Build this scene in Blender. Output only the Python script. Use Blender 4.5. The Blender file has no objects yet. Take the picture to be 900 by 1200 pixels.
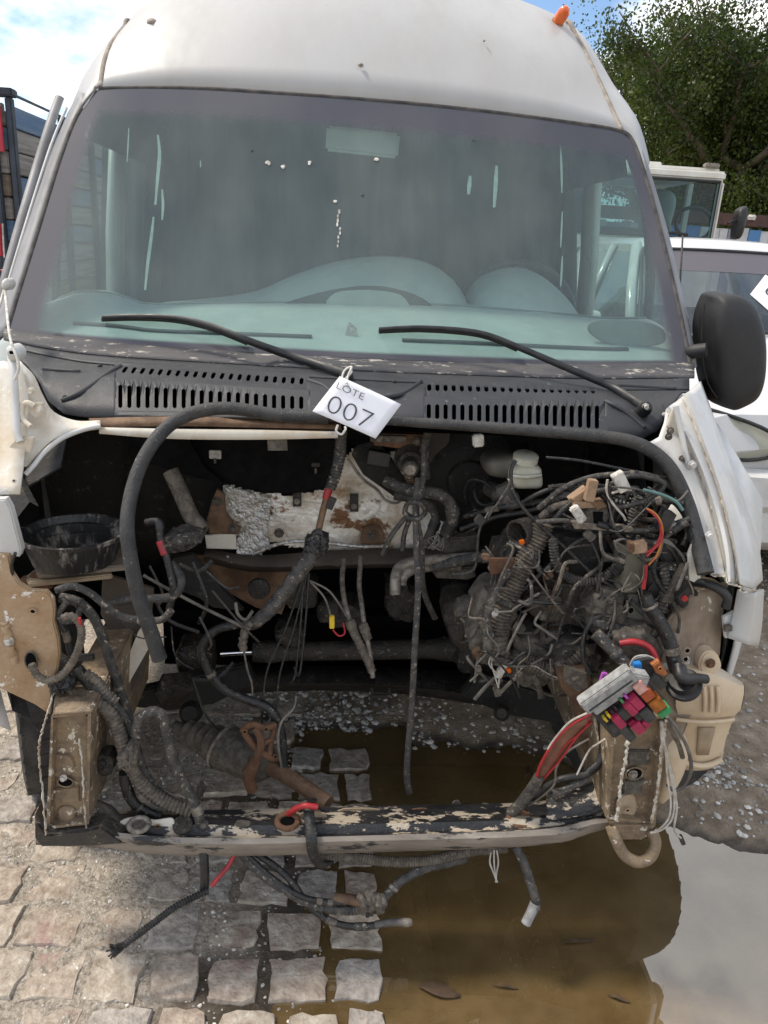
import bpy, bmesh, random, math
import numpy as np
from math import radians, sin, cos, pi, sqrt
from mathutils import Vector, Matrix
random.seed(7); np.random.seed(7)
S = bpy.context.scene
COL = S.collection

# ------------------------------------------------------------------ camera, sky, sun
CAM = np.array([-0.07, 0.0, 1.6]); FOC = 900.0
_y, _p, _r = radians(4.2), radians(19.0), radians(3.4)
fw = np.array([sin(_y)*cos(_p), cos(_y)*cos(_p), -sin(_p)])
r0 = np.array([cos(_y), -sin(_y), 0.0]); u0 = np.cross(r0, fw)
rt = r0*cos(_r) + u0*sin(_r); up = np.cross(rt, fw)
cd = bpy.data.cameras.new('camera'); cam = bpy.data.objects.new('camera', cd); COL.objects.link(cam)
cam.matrix_world = Matrix(((rt[0], up[0], -fw[0], CAM[0]), (rt[1], up[1], -fw[1], CAM[1]), (rt[2], up[2], -fw[2], CAM[2]), (0, 0, 0, 1)))
cd.sensor_fit = 'HORIZONTAL'; cd.sensor_width = 36; cd.lens = 36; cd.clip_start = 0.05; cd.clip_end = 3000
S.camera = cam

SUN_EL, SUN_AZ = radians(57), radians(-74)
sdir = Vector((sin(SUN_AZ)*cos(SUN_EL), cos(SUN_AZ)*cos(SUN_EL), sin(SUN_EL)))
W = bpy.data.worlds.new('World'); S.world = W; W.use_nodes = True
nt = W.node_tree; nt.nodes.clear()
def N(t, typ, **kw):
    n = t.nodes.new(typ)
    for k, v in kw.items(): setattr(n, k, v)
    return n
out = N(nt, 'ShaderNodeOutputWorld'); bg = N(nt, 'ShaderNodeBackground'); bg.inputs[1].default_value = 0.1
sky = N(nt, 'ShaderNodeTexSky'); sky.sky_type = 'NISHITA'; sky.sun_disc = False
sky.sun_elevation = SUN_EL; sky.sun_rotation = SUN_AZ; sky.air_density = 1.0; sky.dust_density = 0.2; sky.ozone_density = 3.0
tc = N(nt, 'ShaderNodeTexCoord'); sx = N(nt, 'ShaderNodeSeparateXYZ'); nt.links.new(tc.outputs['Generated'], sx.inputs[0])
def mth(t, op, a, b=None, clamp=False):
    m = N(t, 'ShaderNodeMath', operation=op); m.use_clamp = clamp
    for i, v in enumerate((a, b)):
        if v is None: continue
        if isinstance(v, (int, float)): m.inputs[i].default_value = v
        else: t.links.new(v, m.inputs[i])
    return m.outputs[0]
zz = mth(nt, 'ADD', mth(nt, 'MAXIMUM', sx.outputs[2], 0.0), 0.35)
cx = mth(nt, 'DIVIDE', sx.outputs[0], zz); cy = mth(nt, 'DIVIDE', sx.outputs[1], zz)
cb = N(nt, 'ShaderNodeCombineXYZ'); nt.links.new(cx, cb.inputs[0]); nt.links.new(cy, cb.inputs[1]); cb.inputs[2].default_value = 5.5
cn = N(nt, 'ShaderNodeTexNoise'); cn.inputs['Scale'].default_value = 2.1; cn.inputs['Detail'].default_value = 9; cn.inputs['Roughness'].default_value = 0.55
nt.links.new(cb.outputs[0], cn.inputs['Vector'])
cr = N(nt, 'ShaderNodeMapRange'); cr.interpolation_type = 'SMOOTHSTEP'
cr.inputs['From Min'].default_value = 0.43; cr.inputs['From Max'].default_value = 0.58
nt.links.new(cn.outputs[0], cr.inputs['Value'])
cn2 = N(nt, 'ShaderNodeTexNoise'); cn2.inputs['Scale'].default_value = 4.5; cn2.inputs['Detail'].default_value = 8
nt.links.new(cb.outputs[0], cn2.inputs['Vector'])
cc = N(nt, 'ShaderNodeValToRGB'); cc.color_ramp.elements[0].position = 0.3; cc.color_ramp.elements[0].color = (0.58, 0.60, 0.64, 1)
cc.color_ramp.elements[1].position = 0.65; cc.color_ramp.elements[1].color = (1, 0.985, 0.95, 1)
nt.links.new(cn2.outputs[0], cc.inputs[0])
csc = N(nt, 'ShaderNodeVectorMath', operation='SCALE'); csc.inputs['Scale'].default_value = 10.5; nt.links.new(cc.outputs[0], csc.inputs[0])
mx = N(nt, 'ShaderNodeMix'); mx.data_type = 'RGBA'
nt.links.new(cr.outputs[0], mx.inputs[0]); nt.links.new(sky.outputs[0], mx.inputs[6]); nt.links.new(csc.outputs[0], mx.inputs[7])
nt.links.new(mx.outputs[2], bg.inputs[0]); nt.links.new(bg.outputs[0], out.inputs[0])
sl = bpy.data.lights.new('sun', 'SUN'); sl.energy = 2.0; sl.angle = radians(10); sl.color = (1, 0.91, 0.78)
so = bpy.data.objects.new('sun', sl); COL.objects.link(so); so.rotation_euler = sdir.to_track_quat('Z', 'Y').to_euler()
vs = S.view_settings
S.display_settings.display_device = 'sRGB'; vs.view_transform = 'Standard'; vs.look = 'None'; vs.exposure = 0.85; vs.gamma = 1.0
S.cycles.max_bounces = 8; S.cycles.transparent_max_bounces = 12

# ------------------------------------------------------------------ geometry helpers
def ray(x, y): return fw + rt*(x-450)/FOC + up*(600-y)/FOC
def P(x, y, Y):                       # the point of the plane Y (metres ahead) seen at x, y of the photograph
    d = ray(x, y); return CAM + d*((Y-CAM[1])/d[1])
def G(x, y, z=0.0):
    d = ray(x, y); return CAM + d*((z-CAM[2])/d[2])
def dep(p): return float((np.asarray(p)-CAM) @ fw)
def mpp(p): return dep(p)/FOC         # metres per pixel there

def mesh_obj(name, verts, faces, mat=None, parent=None, smooth=False, mats=None, fmat=None):
    me = bpy.data.meshes.new(name)
    me.from_pydata([tuple(map(float, v)) for v in verts], [], [tuple(f) for f in faces])
    if mats:
        for m in mats: me.materials.append(m)
        if fmat is not None: me.polygons.foreach_set('material_index', np.array(fmat, dtype=np.int32))
    elif mat: me.materials.append(mat)
    if smooth:
        me.polygons.foreach_set('use_smooth', np.ones(len(me.polygons), dtype=bool))
        if smooth != 'full': me.set_sharp_from_angle(angle=radians(smooth if smooth is not True else 40))
    me.update()
    return link(name, me, parent)
def link(name, me, parent=None):
    o = bpy.data.objects.new(name, me); COL.objects.link(o)
    if parent is not None: attach(o, parent)
    return o
def wloc(o):
    return o.location + ((o.matrix_parent_inverse.translation + wloc(o.parent)) if o.parent else Vector((0, 0, 0)))
def attach(o, parent):
    o.parent = parent
    o.matrix_parent_inverse = Matrix.Translation(-wloc(parent))
def thing(name, label, cat, loc=(0, 0, 0), group=None):
    o = bpy.data.objects.new(name, None); COL.objects.link(o); o.location = [float(v) for v in loc]
    o.empty_display_size = 0.1
    return tag(o, label, cat, group)
def tag(o, label, cat, group=None):
    o['label'] = label; o['category'] = cat
    if group: o['group'] = group
    return o
def structure(o): o['kind'] = 'structure'; return o

class MB:                              # collects raw shapes into one mesh
    def __init__(s): s.v = []; s.f = []; s.m = []
    def add(s, v, f, mi=0):
        o = len(s.v); s.v += [tuple(map(float, p)) for p in v]; s.f += [tuple(i+o for i in q) for q in f]; s.m += [mi]*len(f); return s
    def obj(s, name, mat=None, parent=None, smooth=False, mats=None):
        return mesh_obj(name, s.v, s.f, mat, parent, smooth, mats, s.m if mats else None)

def catmull(p, n=6, closed=False):
    p = [np.asarray(q, float) for q in p]
    if len(p) < 3 and not closed:
        return [p[0]+(p[-1]-p[0])*t for t in np.linspace(0, 1, n+1)]
    L = len(p); res = []
    for i in range(L if closed else L-1):
        if closed: a, b, c, d = p[(i-1) % L], p[i], p[(i+1) % L], p[(i+2) % L]
        else: a, b, c, d = p[max(i-1, 0)], p[i], p[i+1], p[min(i+2, L-1)]
        for k in range(n):
            t = k/n
            res.append(0.5*((2*b)+(c-a)*t+(2*a-5*b+4*c-d)*t*t+(3*b-a-3*c+d)*t**3))
    if not closed: res.append(p[-1])
    return res
def resample(pts, n):
    pts = np.array(pts, float)
    d = np.r_[0, np.cumsum(np.linalg.norm(np.diff(pts, axis=0), axis=1))]
    t = np.linspace(0, d[-1], n)
    return np.stack([np.interp(t, d, pts[:, k]) for k in range(pts.shape[1])], 1)
def sweep(path, rad, sides=8, caps=True, squash=None):
    path = np.array(path, float); n = len(path)
    rad = np.broadcast_to(np.asarray(rad, float), (n,))
    tan = np.gradient(path, axis=0); tan /= np.linalg.norm(tan, axis=1)[:, None]+1e-12
    ref = np.array([0, -1., 0.]) if abs(tan[0][1]) < 0.9 else np.array([1., 0, 0])
    v = []; f = []
    nrm = ref - tan[0]*(ref @ tan[0]); nrm /= np.linalg.norm(nrm)
    for i in range(n):
        nrm = nrm - tan[i]*(nrm @ tan[i]); nrm /= np.linalg.norm(nrm)+1e-12
        bi = np.cross(tan[i], nrm)
        for k in range(sides):
            a = 2*pi*k/sides
            q = 1.0 if squash is None else squash
            v.append(path[i]+rad[i]*(nrm*cos(a)*q+bi*sin(a)))
    for i in range(n-1):
        for k in range(sides):
            f.append((i*sides+k, i*sides+(k+1) % sides, (i+1)*sides+(k+1) % sides, (i+1)*sides+k))
    if caps:
        f.append(tuple(range(sides))[::-1]); f.append(tuple((n-1)*sides+k for k in range(sides)))
    return v, f
def px3(pts, Y=None):
    o = []
    for q in pts:
        o.append(P(q[0], q[1], q[2] if len(q) > 2 else Y))
    return o
def tube(name, pts, w, mat, parent, Y=None, ribs=0, sides=8, wob=0.0, squash=None, n=6, straight=False, hollow=False, w2=None, rn=0.0):
    """pts: photo x, y and distance; w: width in photo pixels"""
    p = px3(pts, Y)
    path = [np.asarray(q) for q in p] if straight else catmull(p, n)
    path = np.array(path)
    if ribs:
        L = np.linalg.norm(np.diff(path, axis=0), axis=1).sum()
        path = resample(path, max(int(L/ribs)*2, 4))
    if wob: path = path+np.random.normal(0, wob, path.shape)
    ww = np.linspace(w, w2 if w2 else w, len(path))
    r = np.array([0.5*ww[i]*mpp(q) for i, q in enumerate(path)])
    if rn: r = r*np.random.uniform(1-rn, 1+rn, len(r))
    if ribs: r = r*(1+0.13*np.where(np.arange(len(path)) % 2, 1, -1))
    if hollow:
        e = path[-1]; b = path[-1]-(path[-1]-path[-2])/np.linalg.norm(path[-1]-path[-2])*r[-1]*2.5
        path = np.vstack([path, e+(e-b)*1e-3, b]); r = np.r_[r, r[-1]*.72, r[-1]*.70]
        # inner wall turns back inside the end of the pipe
        v, f = sweep(path[:-2], r[:-2], sides, caps=False)
        t = path[-3]-path[-4]; t /= np.linalg.norm(t); k0 = (len(path)-3)*sides
        c = path[-3]; ring = [np.array(q) for q in v[k0:k0+sides]]
        i0 = len(v); v += [c+(q-c)*.7 for q in ring]; i1 = len(v); v += [c+(q-c)*.7-t*r[-1]*3 for q in ring]
        for a in range(sides):
            b2 = (a+1) % sides
            f.append((k0+a, k0+b2, i0+b2, i0+a)); f.append((i0+a, i0+b2, i1+b2, i1+a))
        f.append(tuple(i1+a for a in range(sides))); f.append(tuple(range(sides))[::-1])
        return mesh_obj(name, v, f, mat, parent, True)
    v, f = sweep(path, r, sides, squash=squash)
    o = mesh_obj(name, v, f, mat, parent, smooth=50)
    if name in ('hose', 'heater_hose', 'cable', 'corrugated_hose', 'battery_cable') and w > 6 and len(path) > 16:
        for k_ in range(2):                # tape and clips round it
            if random.random() < .75:
                i = random.randint(4, len(path)-6); m_ = path[i:i+2] if random.random() < .5 else path[i:i+4]
                v, f = sweep(m_, r[i]*1.16, sides); mesh_obj('tape_band', v, f, random.choice([m_blackpl, m_hose, m_pipe, m_conduit]), o, 50)
    return o
def loft_pts(curves, closed=False):
    n = len(curves[0]); v = [q for c in curves for q in c]; f = []
    for i in range(len(curves)-1):
        for k in range(n if closed else n-1):
            k2 = (k+1) % n
            f.append((i*n+k, i*n+k2, (i+1)*n+k2, (i+1)*n+k))
    return v, f
def loft(name, curves, mat, parent, n=24, thick=0.0, smooth=40, curve=True):
    cs = []
    for c in curves:
        p = px3(c)
        p = catmull(p, 6) if curve else p
        cs.append(resample(p, n))
    v, f = loft_pts(cs)
    o = mesh_obj(name, v, f, mat, parent, smooth)
    if thick: solid(o, thick)
    return o
def solid(o, t):
    bm = bmesh.new(); bm.from_mesh(o.data)
    bmesh.ops.recalc_face_normals(bm, faces=bm.faces)
    bmesh.ops.solidify(bm, geom=bm.faces[:], thickness=t)
    bm.to_mesh(o.data); bm.free(); o.data.update()
def plate(name, poly, mat, parent, Y=None, thick=0.02, bevel=0.0, rnd=False, holes=None, jit=0.0):
    """outline in photo pixels (own distance each) given real thickness away from the camera"""
    p = px3(poly, Y)
    if rnd: p = catmull(p, 4, closed=True)
    p = [np.asarray(q)+np.random.normal(0, jit, 3)*np.array([1, .3, 1]) if jit else np.asarray(q) for q in p]
    bm = bmesh.new(); vs_ = [bm.verts.new(q) for q in p]; fc = bm.faces.new(vs_)
    bm.normal_update()
    if fc.normal.y > 0: fc.normal_flip()
    if thick:
        r = bmesh.ops.extrude_face_region(bm, geom=[fc])
        nv = [e for e in r['geom'] if isinstance(e, bmesh.types.BMVert)]
        # r holds the new cap; push the old outline back
        bmesh.ops.translate(bm, verts=vs_, vec=(0, thick, 0))
        if bevel:
            ed = [e for e in bm.edges if all(v in nv for v in e.verts)]
            bmesh.ops.bevel(bm, geom=ed, offset=bevel, segments=2, affect='EDGES', clamp_overlap=True)
    bmesh.ops.triangulate(bm, faces=[f for f in bm.faces if len(f.verts) > 4])
    bmesh.ops.recalc_face_normals(bm, faces=bm.faces)
    me = bpy.data.meshes.new(name); bm.to_mesh(me); bm.free(); me.materials.append(mat)
    me.polygons.foreach_set('use_smooth', np.ones(len(me.polygons), dtype=bool)); me.set_sharp_from_angle(angle=radians(35))
    return link(name, me, parent)
def dome(name, poly, Y, depth, mat, parent, back=0.03, rnd=True, rings=6, power=2.0, n=4, jit=0.0):
    """outline at distance Y swelling towards the viewer by depth"""
    p = np.array(px3(poly, Y))
    if rnd: p = np.array(catmull(p, n, closed=True))
    c = p.mean(0); cs = [p+np.array([0, back, 0])]
    for i in range(rings):
        t = i/rings*pi/2
        s = cos(t)**(2/power); d = sin(t)**(2/power)
        cs.append(c+(p-c)*s-np.array([0, depth*d, 0]))
    v, f = loft_pts(cs, closed=True); m = len(p)
    if jit: v = [q+np.random.normal(0, jit, 3) for q in v]
    v.append(c-np.array([0, depth, 0])); k = len(v)-1; b = rings*m
    for i in range(m): f.append((b+i, b+(i+1) % m, k))
    f.append(tuple(range(m))[::-1])
    return mesh_obj(name, v, f, mat, parent, smooth=45)
def box_vf(c, ax, ay, az):
    c, ax, ay, az = map(np.asarray, (c, ax, ay, az))
    v = [c+sx_*ax+sy_*ay+sz_*az for sx_ in (-1, 1) for sy_ in (-1, 1) for sz_ in (-1, 1)]
    return v, [(0, 1, 3, 2), (4, 6, 7, 5), (0, 4, 5, 1), (2, 3, 7, 6), (0, 2, 6, 4), (1, 5, 7, 3)]
def bevel_mesh(me, w, seg=2):
    bm = bmesh.new(); bm.from_mesh(me)
    bmesh.ops.recalc_face_normals(bm, faces=bm.faces)
    bmesh.ops.bevel(bm, geom=[e for e in bm.edges if len(e.link_faces) == 2 and e.calc_face_angle(0) > 0.5], offset=w, segments=seg, affect='EDGES', clamp_overlap=True)
    bm.to_mesh(me); bm.free()
    me.polygons.foreach_set('use_smooth', np.ones(len(me.polygons), dtype=bool)); me.set_sharp_from_angle(angle=radians(35)); me.update()
def blk(name, c, wh, ang, Y, depth, mat, parent, bev=0.0015, tilt=0.0):
    """a small block seen at photo point c, wh pixels wide and high, turned by ang degrees, depth metres deep"""
    p = P(c[0], c[1], Y); s = mpp(p); a = radians(ang)
    ux = np.array([cos(a), 0, sin(a)]); uz = np.array([-sin(a), 0, cos(a)]); uy = np.array([0, 1., 0])
    if tilt:
        t = radians(tilt); uz, uy = uz*cos(t)+uy*sin(t), uy*cos(t)-uz*sin(t)
    v, f = box_vf(p+uy*depth/2, ux*wh[0]*s/2, uy*depth/2, uz*wh[1]*s/2)
    o = mesh_obj(name, v, f, mat, parent)
    if bev: bevel_mesh(o.data, min(bev, 0.3*min(wh)*s))
    return o
def boxw(name, lo, hi, mat, parent=None, bev=0.0):
    lo, hi = np.array(lo, float), np.array(hi, float); h = (hi-lo)/2
    v, f = box_vf((lo+hi)/2, (h[0], 0, 0), (0, h[1], 0), (0, 0, h[2]))
    o = mesh_obj(name, v, f, mat, parent)
    if bev: bevel_mesh(o.data, bev)
    return o
def lathe(name, p0, p1, prof, mat, parent, sides=20, smooth=40, caps=True):
    """profile: (t along p0-p1, radius in m)"""
    p0, p1 = np.asarray(p0, float), np.asarray(p1, float)
    ax = p1-p0; L = np.linalg.norm(ax); ax /= L
    ref = np.array([0, 0, 1.]) if abs(ax[2]) < .9 else np.array([1., 0, 0])
    a = np.cross(ax, ref); a /= np.linalg.norm(a); b = np.cross(ax, a)
    v = []; f = []
    for t, r in prof:
        for k in range(sides):
            q = 2*pi*k/sides; v.append(p0+ax*L*t+r*(a*cos(q)+b*sin(q)))
    for i in range(len(prof)-1):
        for k in range(sides):
            k2 = (k+1) % sides; f.append((i*sides+k, i*sides+k2, (i+1)*sides+k2, (i+1)*sides+k))
    if caps: f.append(tuple(range(sides))[::-1]); f.append(tuple((len(prof)-1)*sides+k for k in range(sides)))
    return mesh_obj(name, v, f, mat, parent, smooth)
def bolt(parent, x, y, Y, w, mat, name='bolt'):
    p = P(x, y, Y); s = mpp(p)*w/2
    return lathe(name, p+np.array([0, .004, 0]), p-np.array([0, .006, 0]), [(0, s*1.5), (.35, s*1.5), (.36, s), (1, s*.9)], mat, parent, 8)
def hole(parent, x, y, Y, w, h, mat_rim, mat_dark, name='hole'):
    p = P(x, y, Y); s = mpp(p)
    rim = []; path = [p+np.array([cos(a)*w/2*s, -.002, sin(a)*h/2*s]) for a in np.linspace(0, 2*pi, 15)]
    v, f = sweep(path, s*0.9, 5)
    o = mesh_obj(name, v, f, mat_rim, parent, True)
    c = [p+np.array([cos(a)*w/2*s, -.0025, sin(a)*h/2*s]) for a in np.linspace(0, 2*pi, 15)[:-1]]
    mesh_obj('painted_hole', c, [tuple(range(14))], mat_dark, o)  # flat disc, mostly black, painting the shade inside a hole
    return o

# ------------------------------------------------------------------ materials
def mat(name, c1, c2=None, c3=None, sc=6, lo=.4, hi=.6, rough=.6, rough2=None, metal=0.0, bump=0.0, bsc=60, stretch=(1, 1, 1), spot=None, island=0.0, spec=.5, coat=0.0, det=8, trans=0):
    m = bpy.data.materials.new(name); m.use_nodes = True; t = m.node_tree
    b = t.nodes['Principled BSDF']; b.inputs['Roughness'].default_value = rough; b.inputs['Metallic'].default_value = metal
    b.inputs['Specular IOR Level'].default_value = spec; b.inputs['Coat Weight'].default_value = coat
    if trans: b.inputs['Transmission Weight'].default_value = trans
    g = N(t, 'ShaderNodeNewGeometry'); mp = N(t, 'ShaderNodeMapping'); mp.inputs['Scale'].default_value = stretch
    t.links.new(g.outputs['Position'], mp.inputs['Vector']); vec = mp.outputs[0]
    col = None
    if c2 is not None:
        n = N(t, 'ShaderNodeTexNoise'); n.inputs['Scale'].default_value = sc; n.inputs['Detail'].default_value = det; n.inputs['Roughness'].default_value = .65
        t.links.new(vec, n.inputs['Vector'])
        r = N(t, 'ShaderNodeValToRGB'); e = r.color_ramp.elements
        e[0].position = lo; e[0].color = (*c1, 1); e[1].position = hi; e[1].color = (*c2, 1)
        if c3 is not None:
            q = r.color_ramp.elements.new(min(hi+.12, .99)); q.color = (*c3, 1)
        t.links.new(n.outputs[0], r.inputs[0]); col = r.outputs[0]
        if rough2 is not None:
            mr = N(t, 'ShaderNodeMapRange'); mr.inputs['From Min'].default_value = lo; mr.inputs['From Max'].default_value = hi
            mr.inputs['To Min'].default_value = rough; mr.inputs['To Max'].default_value = rough2
            t.links.new(n.outputs[0], mr.inputs['Value']); t.links.new(mr.outputs[0], b.inputs['Roughness'])
    if spot is not None:               # (colour, scale, threshold, softness)
        n2 = N(t, 'ShaderNodeTexNoise'); n2.inputs['Scale'].default_value = spot[1]; n2.inputs['Detail'].default_value = 10; n2.inputs['Roughness'].default_value = .7
        t.links.new(vec, n2.inputs['Vector'])
        m2 = N(t, 'ShaderNodeMapRange'); m2.inputs['From Min'].default_value = spot[2]; m2.inputs['From Max'].default_value = spot[2]+spot[3]
        t.links.new(n2.outputs[0], m2.inputs['Value'])
        x = N(t, 'ShaderNodeMix'); x.data_type = 'RGBA'; t.links.new(m2.outputs[0], x.inputs[0])
        if col is not None: t.links.new(col, x.inputs[6])
        else: x.inputs[6].default_value = (*c1, 1)
        x.inputs[7].default_value = (*spot[0], 1); col = x.outputs[2]
    if island:
        h = N(t, 'ShaderNodeHueSaturation'); ri = g.outputs['Random Per Island']
        t.links.new(mth(t, 'ADD', mth(t, 'MULTIPLY', ri, island*2), 1-island), h.inputs['Value'])
        if col is not None: t.links.new(col, h.inputs['Color'])
        else: h.inputs['Color'].default_value = (*c1, 1)
        col = h.outputs[0]
    if col is not None: t.links.new(col, b.inputs['Base Color'])
    else: b.inputs['Base Color'].default_value = (*c1, 1)
    if bump:
        n3 = N(t, 'ShaderNodeTexNoise'); n3.inputs['Scale'].default_value = bsc; n3.inputs['Detail'].default_value = 6
        t.links.new(vec, n3.inputs['Vector'])
        bp = N(t, 'ShaderNodeBump'); bp.inputs['Strength'].default_value = bump; bp.inputs['Distance'].default_value = .01
        t.links.new(n3.outputs[0], bp.inputs['Height']); t.links.new(bp.outputs[0], b.inputs['Normal'])
    return m
WHITE = (.78, .78, .76)
m_white = mat('van_white_paint', (.60, .595, .575), (.49, .47, .435), sc=7, lo=.4, hi=.72, rough=.32, rough2=.55, spot=((.30, .24, .18), 24, .67, .05), bump=.03, bsc=40)
m_wing = mat('scuffed_wing_paint', (.57, .56, .54), (.49, .47, .435), (.32, .28, .225), sc=9, lo=.45, hi=.66, rough=.32, rough2=.6, stretch=(1.6, 1, .6), spot=((.26, .19, .13), 34, .645, .04), bump=.08, bsc=50)
m_roof = mat('roof_white_paint', (.445, .437, .43), (.40, .388, .37), sc=4, lo=.38, hi=.72, rough=.4, rough2=.62, stretch=(1.6, 1, .7), spot=((.34, .29, .24), 26, .665, .07), bump=.04, bsc=25)
m_rustwhite = mat('stained_white_paint', (.70, .66, .58), (.50, .38, .24), (.28, .16, .08), sc=7, lo=.42, hi=.68, rough=.5, spot=((.75, .74, .70), 20, .58, .05), bump=.15, bsc=50)
m_panel = mat('mud_stained_panel', (.42, .30, .19), (.34, .215, .115), (.22, .12, .06), sc=14, lo=.35, hi=.6, rough=.6, spot=((.74, .70, .64), 20, .60, .03), bump=.4, bsc=90)
m_rail = mat('dirty_rail_steel', (.165, .122, .085), (.30, .22, .135), (.09, .066, .045), sc=24, lo=.38, hi=.62, rough=.45, rough2=.75, metal=.2, spot=((.66, .60, .50), 38, .585, .03), bump=.5, bsc=90)
m_weld = mat('chipped_white_edge', (.60, .56, .48), (.26, .18, .11), sc=45, lo=.45, hi=.62, rough=.7, bump=.5, bsc=160)
m_rustpanel = mat('rusty_beige_panel', (.36, .29, .22), (.24, .17, .115), (.15, .10, .065), sc=16, lo=.38, hi=.62, rough=.6, spot=((.76, .73, .69), 22, .58, .03), bump=.2, bsc=70, stretch=(1.2, 1, .7))
m_cowl = mat('grey_cowl_plastic', (.024, .025, .029), (.038, .0385, .042), sc=12, lo=.35, hi=.65, rough=.5, rough2=.65, spot=((.26, .245, .235), 46, .63, .09), bump=.12, bsc=220)
m_cowl_dust = mat('dusty_ledge', (.042, .042, .048), (.085, .08, .08), sc=14, lo=.4, hi=.62, rough=.7, spot=((.42, .38, .32), 60, .57, .06), bump=.2, bsc=200, stretch=(.35, 1, 1))
m_blackpl = mat('black_plastic', (.012, .012, .013), (.03, .029, .029), sc=27, rough=.42, rough2=.6, bump=.05, bsc=200)
m_mirror = mat('grained_black_plastic', (.014, .014, .015), (.024, .023, .024), sc=12, rough=.5, rough2=.62, spot=((.2, .19, .18), 50, .74, .04), bump=.12, bsc=420)
m_rubber = mat('worn_rubber', (.022, .022, .023), (.05, .048, .046), sc=30, rough=.55, rough2=.75, spot=((.26, .23, .19), 90, .62, .08), bump=.3, bsc=240)
m_hose = mat('dusty_hose', (.03, .029, .028), (.085, .075, .065), sc=48, lo=.4, hi=.62, rough=.65, spot=((.34, .285, .22), 90, .57, .07), bump=.4, bsc=220)
m_cable = mat('black_cable', (.010, .010, .010), (.03, .028, .026), sc=60, rough=.3, rough2=.6, spot=((.30, .25, .19), 110, .60, .07), bump=.3, bsc=260)
m_conduit = mat('muddy_conduit', (.18, .15, .118), (.08, .066, .053), (.28, .235, .185), sc=54, lo=.4, hi=.58, rough=.85, bump=.3, bsc=180)
m_pipe = mat('dull_metal_pipe', (.30, .27, .23), (.15, .125, .10), sc=60, lo=.4, hi=.6, rough=.5, rough2=.7, metal=.35, bump=.2, bsc=120)
m_dust = mat('dusty_cast_metal', (.15, .13, .105), (.06, .051, .042), (.27, .235, .19), sc=42, lo=.38, hi=.6, rough=.75, metal=.1, bump=.35, bsc=90)
m_black = mat('sooty_black', (.008, .008, .008), (.022, .020, .018), sc=16, rough=.65, rough2=.9, spot=((.085, .07, .055), 34, .58, .1), bump=.4, bsc=90)
m_grime = mat('oily_steel', (.024, .021, .018), (.055, .046, .037), sc=24, lo=.4, hi=.62, rough=.5, rough2=.8, spot=((.22, .175, .125), 60, .58, .08), bump=.6, bsc=120)
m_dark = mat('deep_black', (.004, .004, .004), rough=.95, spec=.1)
m_pad = mat('black_felt_pad', (.006, .006, .006), (.012, .011, .011), sc=20, rough=.95, spec=.1, bump=.15, bsc=90)
m_foil = mat('crumpled_foil', (.86, .83, .77), (.70, .62, .51), (.34, .21, .115), sc=7, lo=.42, hi=.56, rough=.38, rough2=.75, metal=.35, spot=((.20, .10, .045), 6, .55, .05), bump=.6, bsc=60, stretch=(1, 1, 1.4))
m_foil2 = mat('bright_foil', (.66, .655, .64), (.50, .47, .42), sc=20, lo=.4, hi=.65, rough=.28, rough2=.5, metal=.85, bump=1.0, bsc=80, spot=((.30, .20, .12), 9, .62, .06))
m_rust = mat('rusty_iron', (.17, .082, .042), (.10, .05, .028), (.27, .16, .09), sc=22, lo=.38, hi=.6, rough=.85, bump=.5, bsc=110)
m_rustbrown = mat('brown_stain', (.10, .055, .03), (.20, .12, .07), sc=16, rough=.75, bump=.3, bsc=90)
m_beam = mat('peeling_black_paint', (.018, .018, .019), (.03, .029, .03), sc=10, rough=.35, rough2=.6, spot=((.50, .42, .32), 22, .535, .02), bump=.5, bsc=110, stretch=(.55, 1, 1))
m_beam_low = mat('muddy_beam_edge', (.17, .145, .12), (.26, .225, .185), (.36, .31, .26), sc=20, lo=.35, hi=.62, rough=.55, spot=((.03, .028, .027), 22, .56, .05), bump=.25, bsc=80, stretch=(.3, 1, 1))
m_bay = mat('dirty_inner_panel', (.10, .078, .06), (.055, .044, .036), sc=5, rough=.7, spot=((.62, .60, .57), 16, .635, .03), bump=.2, bsc=50)
m_tank = mat('yellowed_plastic', (.66, .53, .375), (.56, .43, .285), (.42, .29, .17), sc=12, lo=.4, hi=.65, rough=.42, spot=((.30, .20, .11), 12, .66, .08), bump=.05, bsc=60)
m_res = mat('reservoir_plastic', (.66, .64, .52), (.56, .53, .40), sc=16, rough=.38)
m_rescap = mat('reservoir_cap', (.72, .70, .60), (.6, .57, .45), sc=20, rough=.4)
m_resold = mat('clouded_reservoir', (.13, .12, .10), (.08, .073, .06), sc=12, rough=.5)
m_can = mat('grey_green_canister', (.17, .165, .125), (.11, .10, .075), (.22, .21, .16), sc=14, lo=.4, hi=.62, rough=.6, bump=.1)
m_wirew = mat('dirty_white_wire', (.55, .53, .48), (.33, .29, .24), sc=30, rough=.6)
m_wiregrey = mat('grey_wire', (.16, .145, .125), (.08, .07, .06), sc=30, rough=.6)
m_wirered = mat('red_wire', (.42, .025, .03), (.26, .02, .025), sc=24, rough=.45)
m_wireyel = mat('orange_wire', (.55, .26, .03), (.42, .12, .03), sc=24, rough=.5)
m_wireteal = mat('teal_wire', (.10, .20, .19), (.07, .12, .11), sc=24, rough=.5)
m_ribbon = mat('red_brown_ribbon', (.22, .10, .06), (.14, .06, .04), sc=20, rough=.6)
m_relay_b = mat('relay_black', (.03, .032, .032), (.055, .056, .054), sc=40, rough=.5)
m_relay_p = mat('relay_magenta', (.40, .025, .085), (.28, .022, .06), sc=60, rough=.35)
m_relay_o = mat('fuse_amber', (.40, .14, .02), (.25, .07, .015), sc=60, rough=.25)
m_relay_r = mat('fuse_rust_red', (.36, .075, .025), (.24, .05, .02), sc=60, rough=.3)
m_relay_k = mat('relay_pink', (.62, .36, .31), (.48, .26, .22), sc=60, rough=.4)
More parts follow.
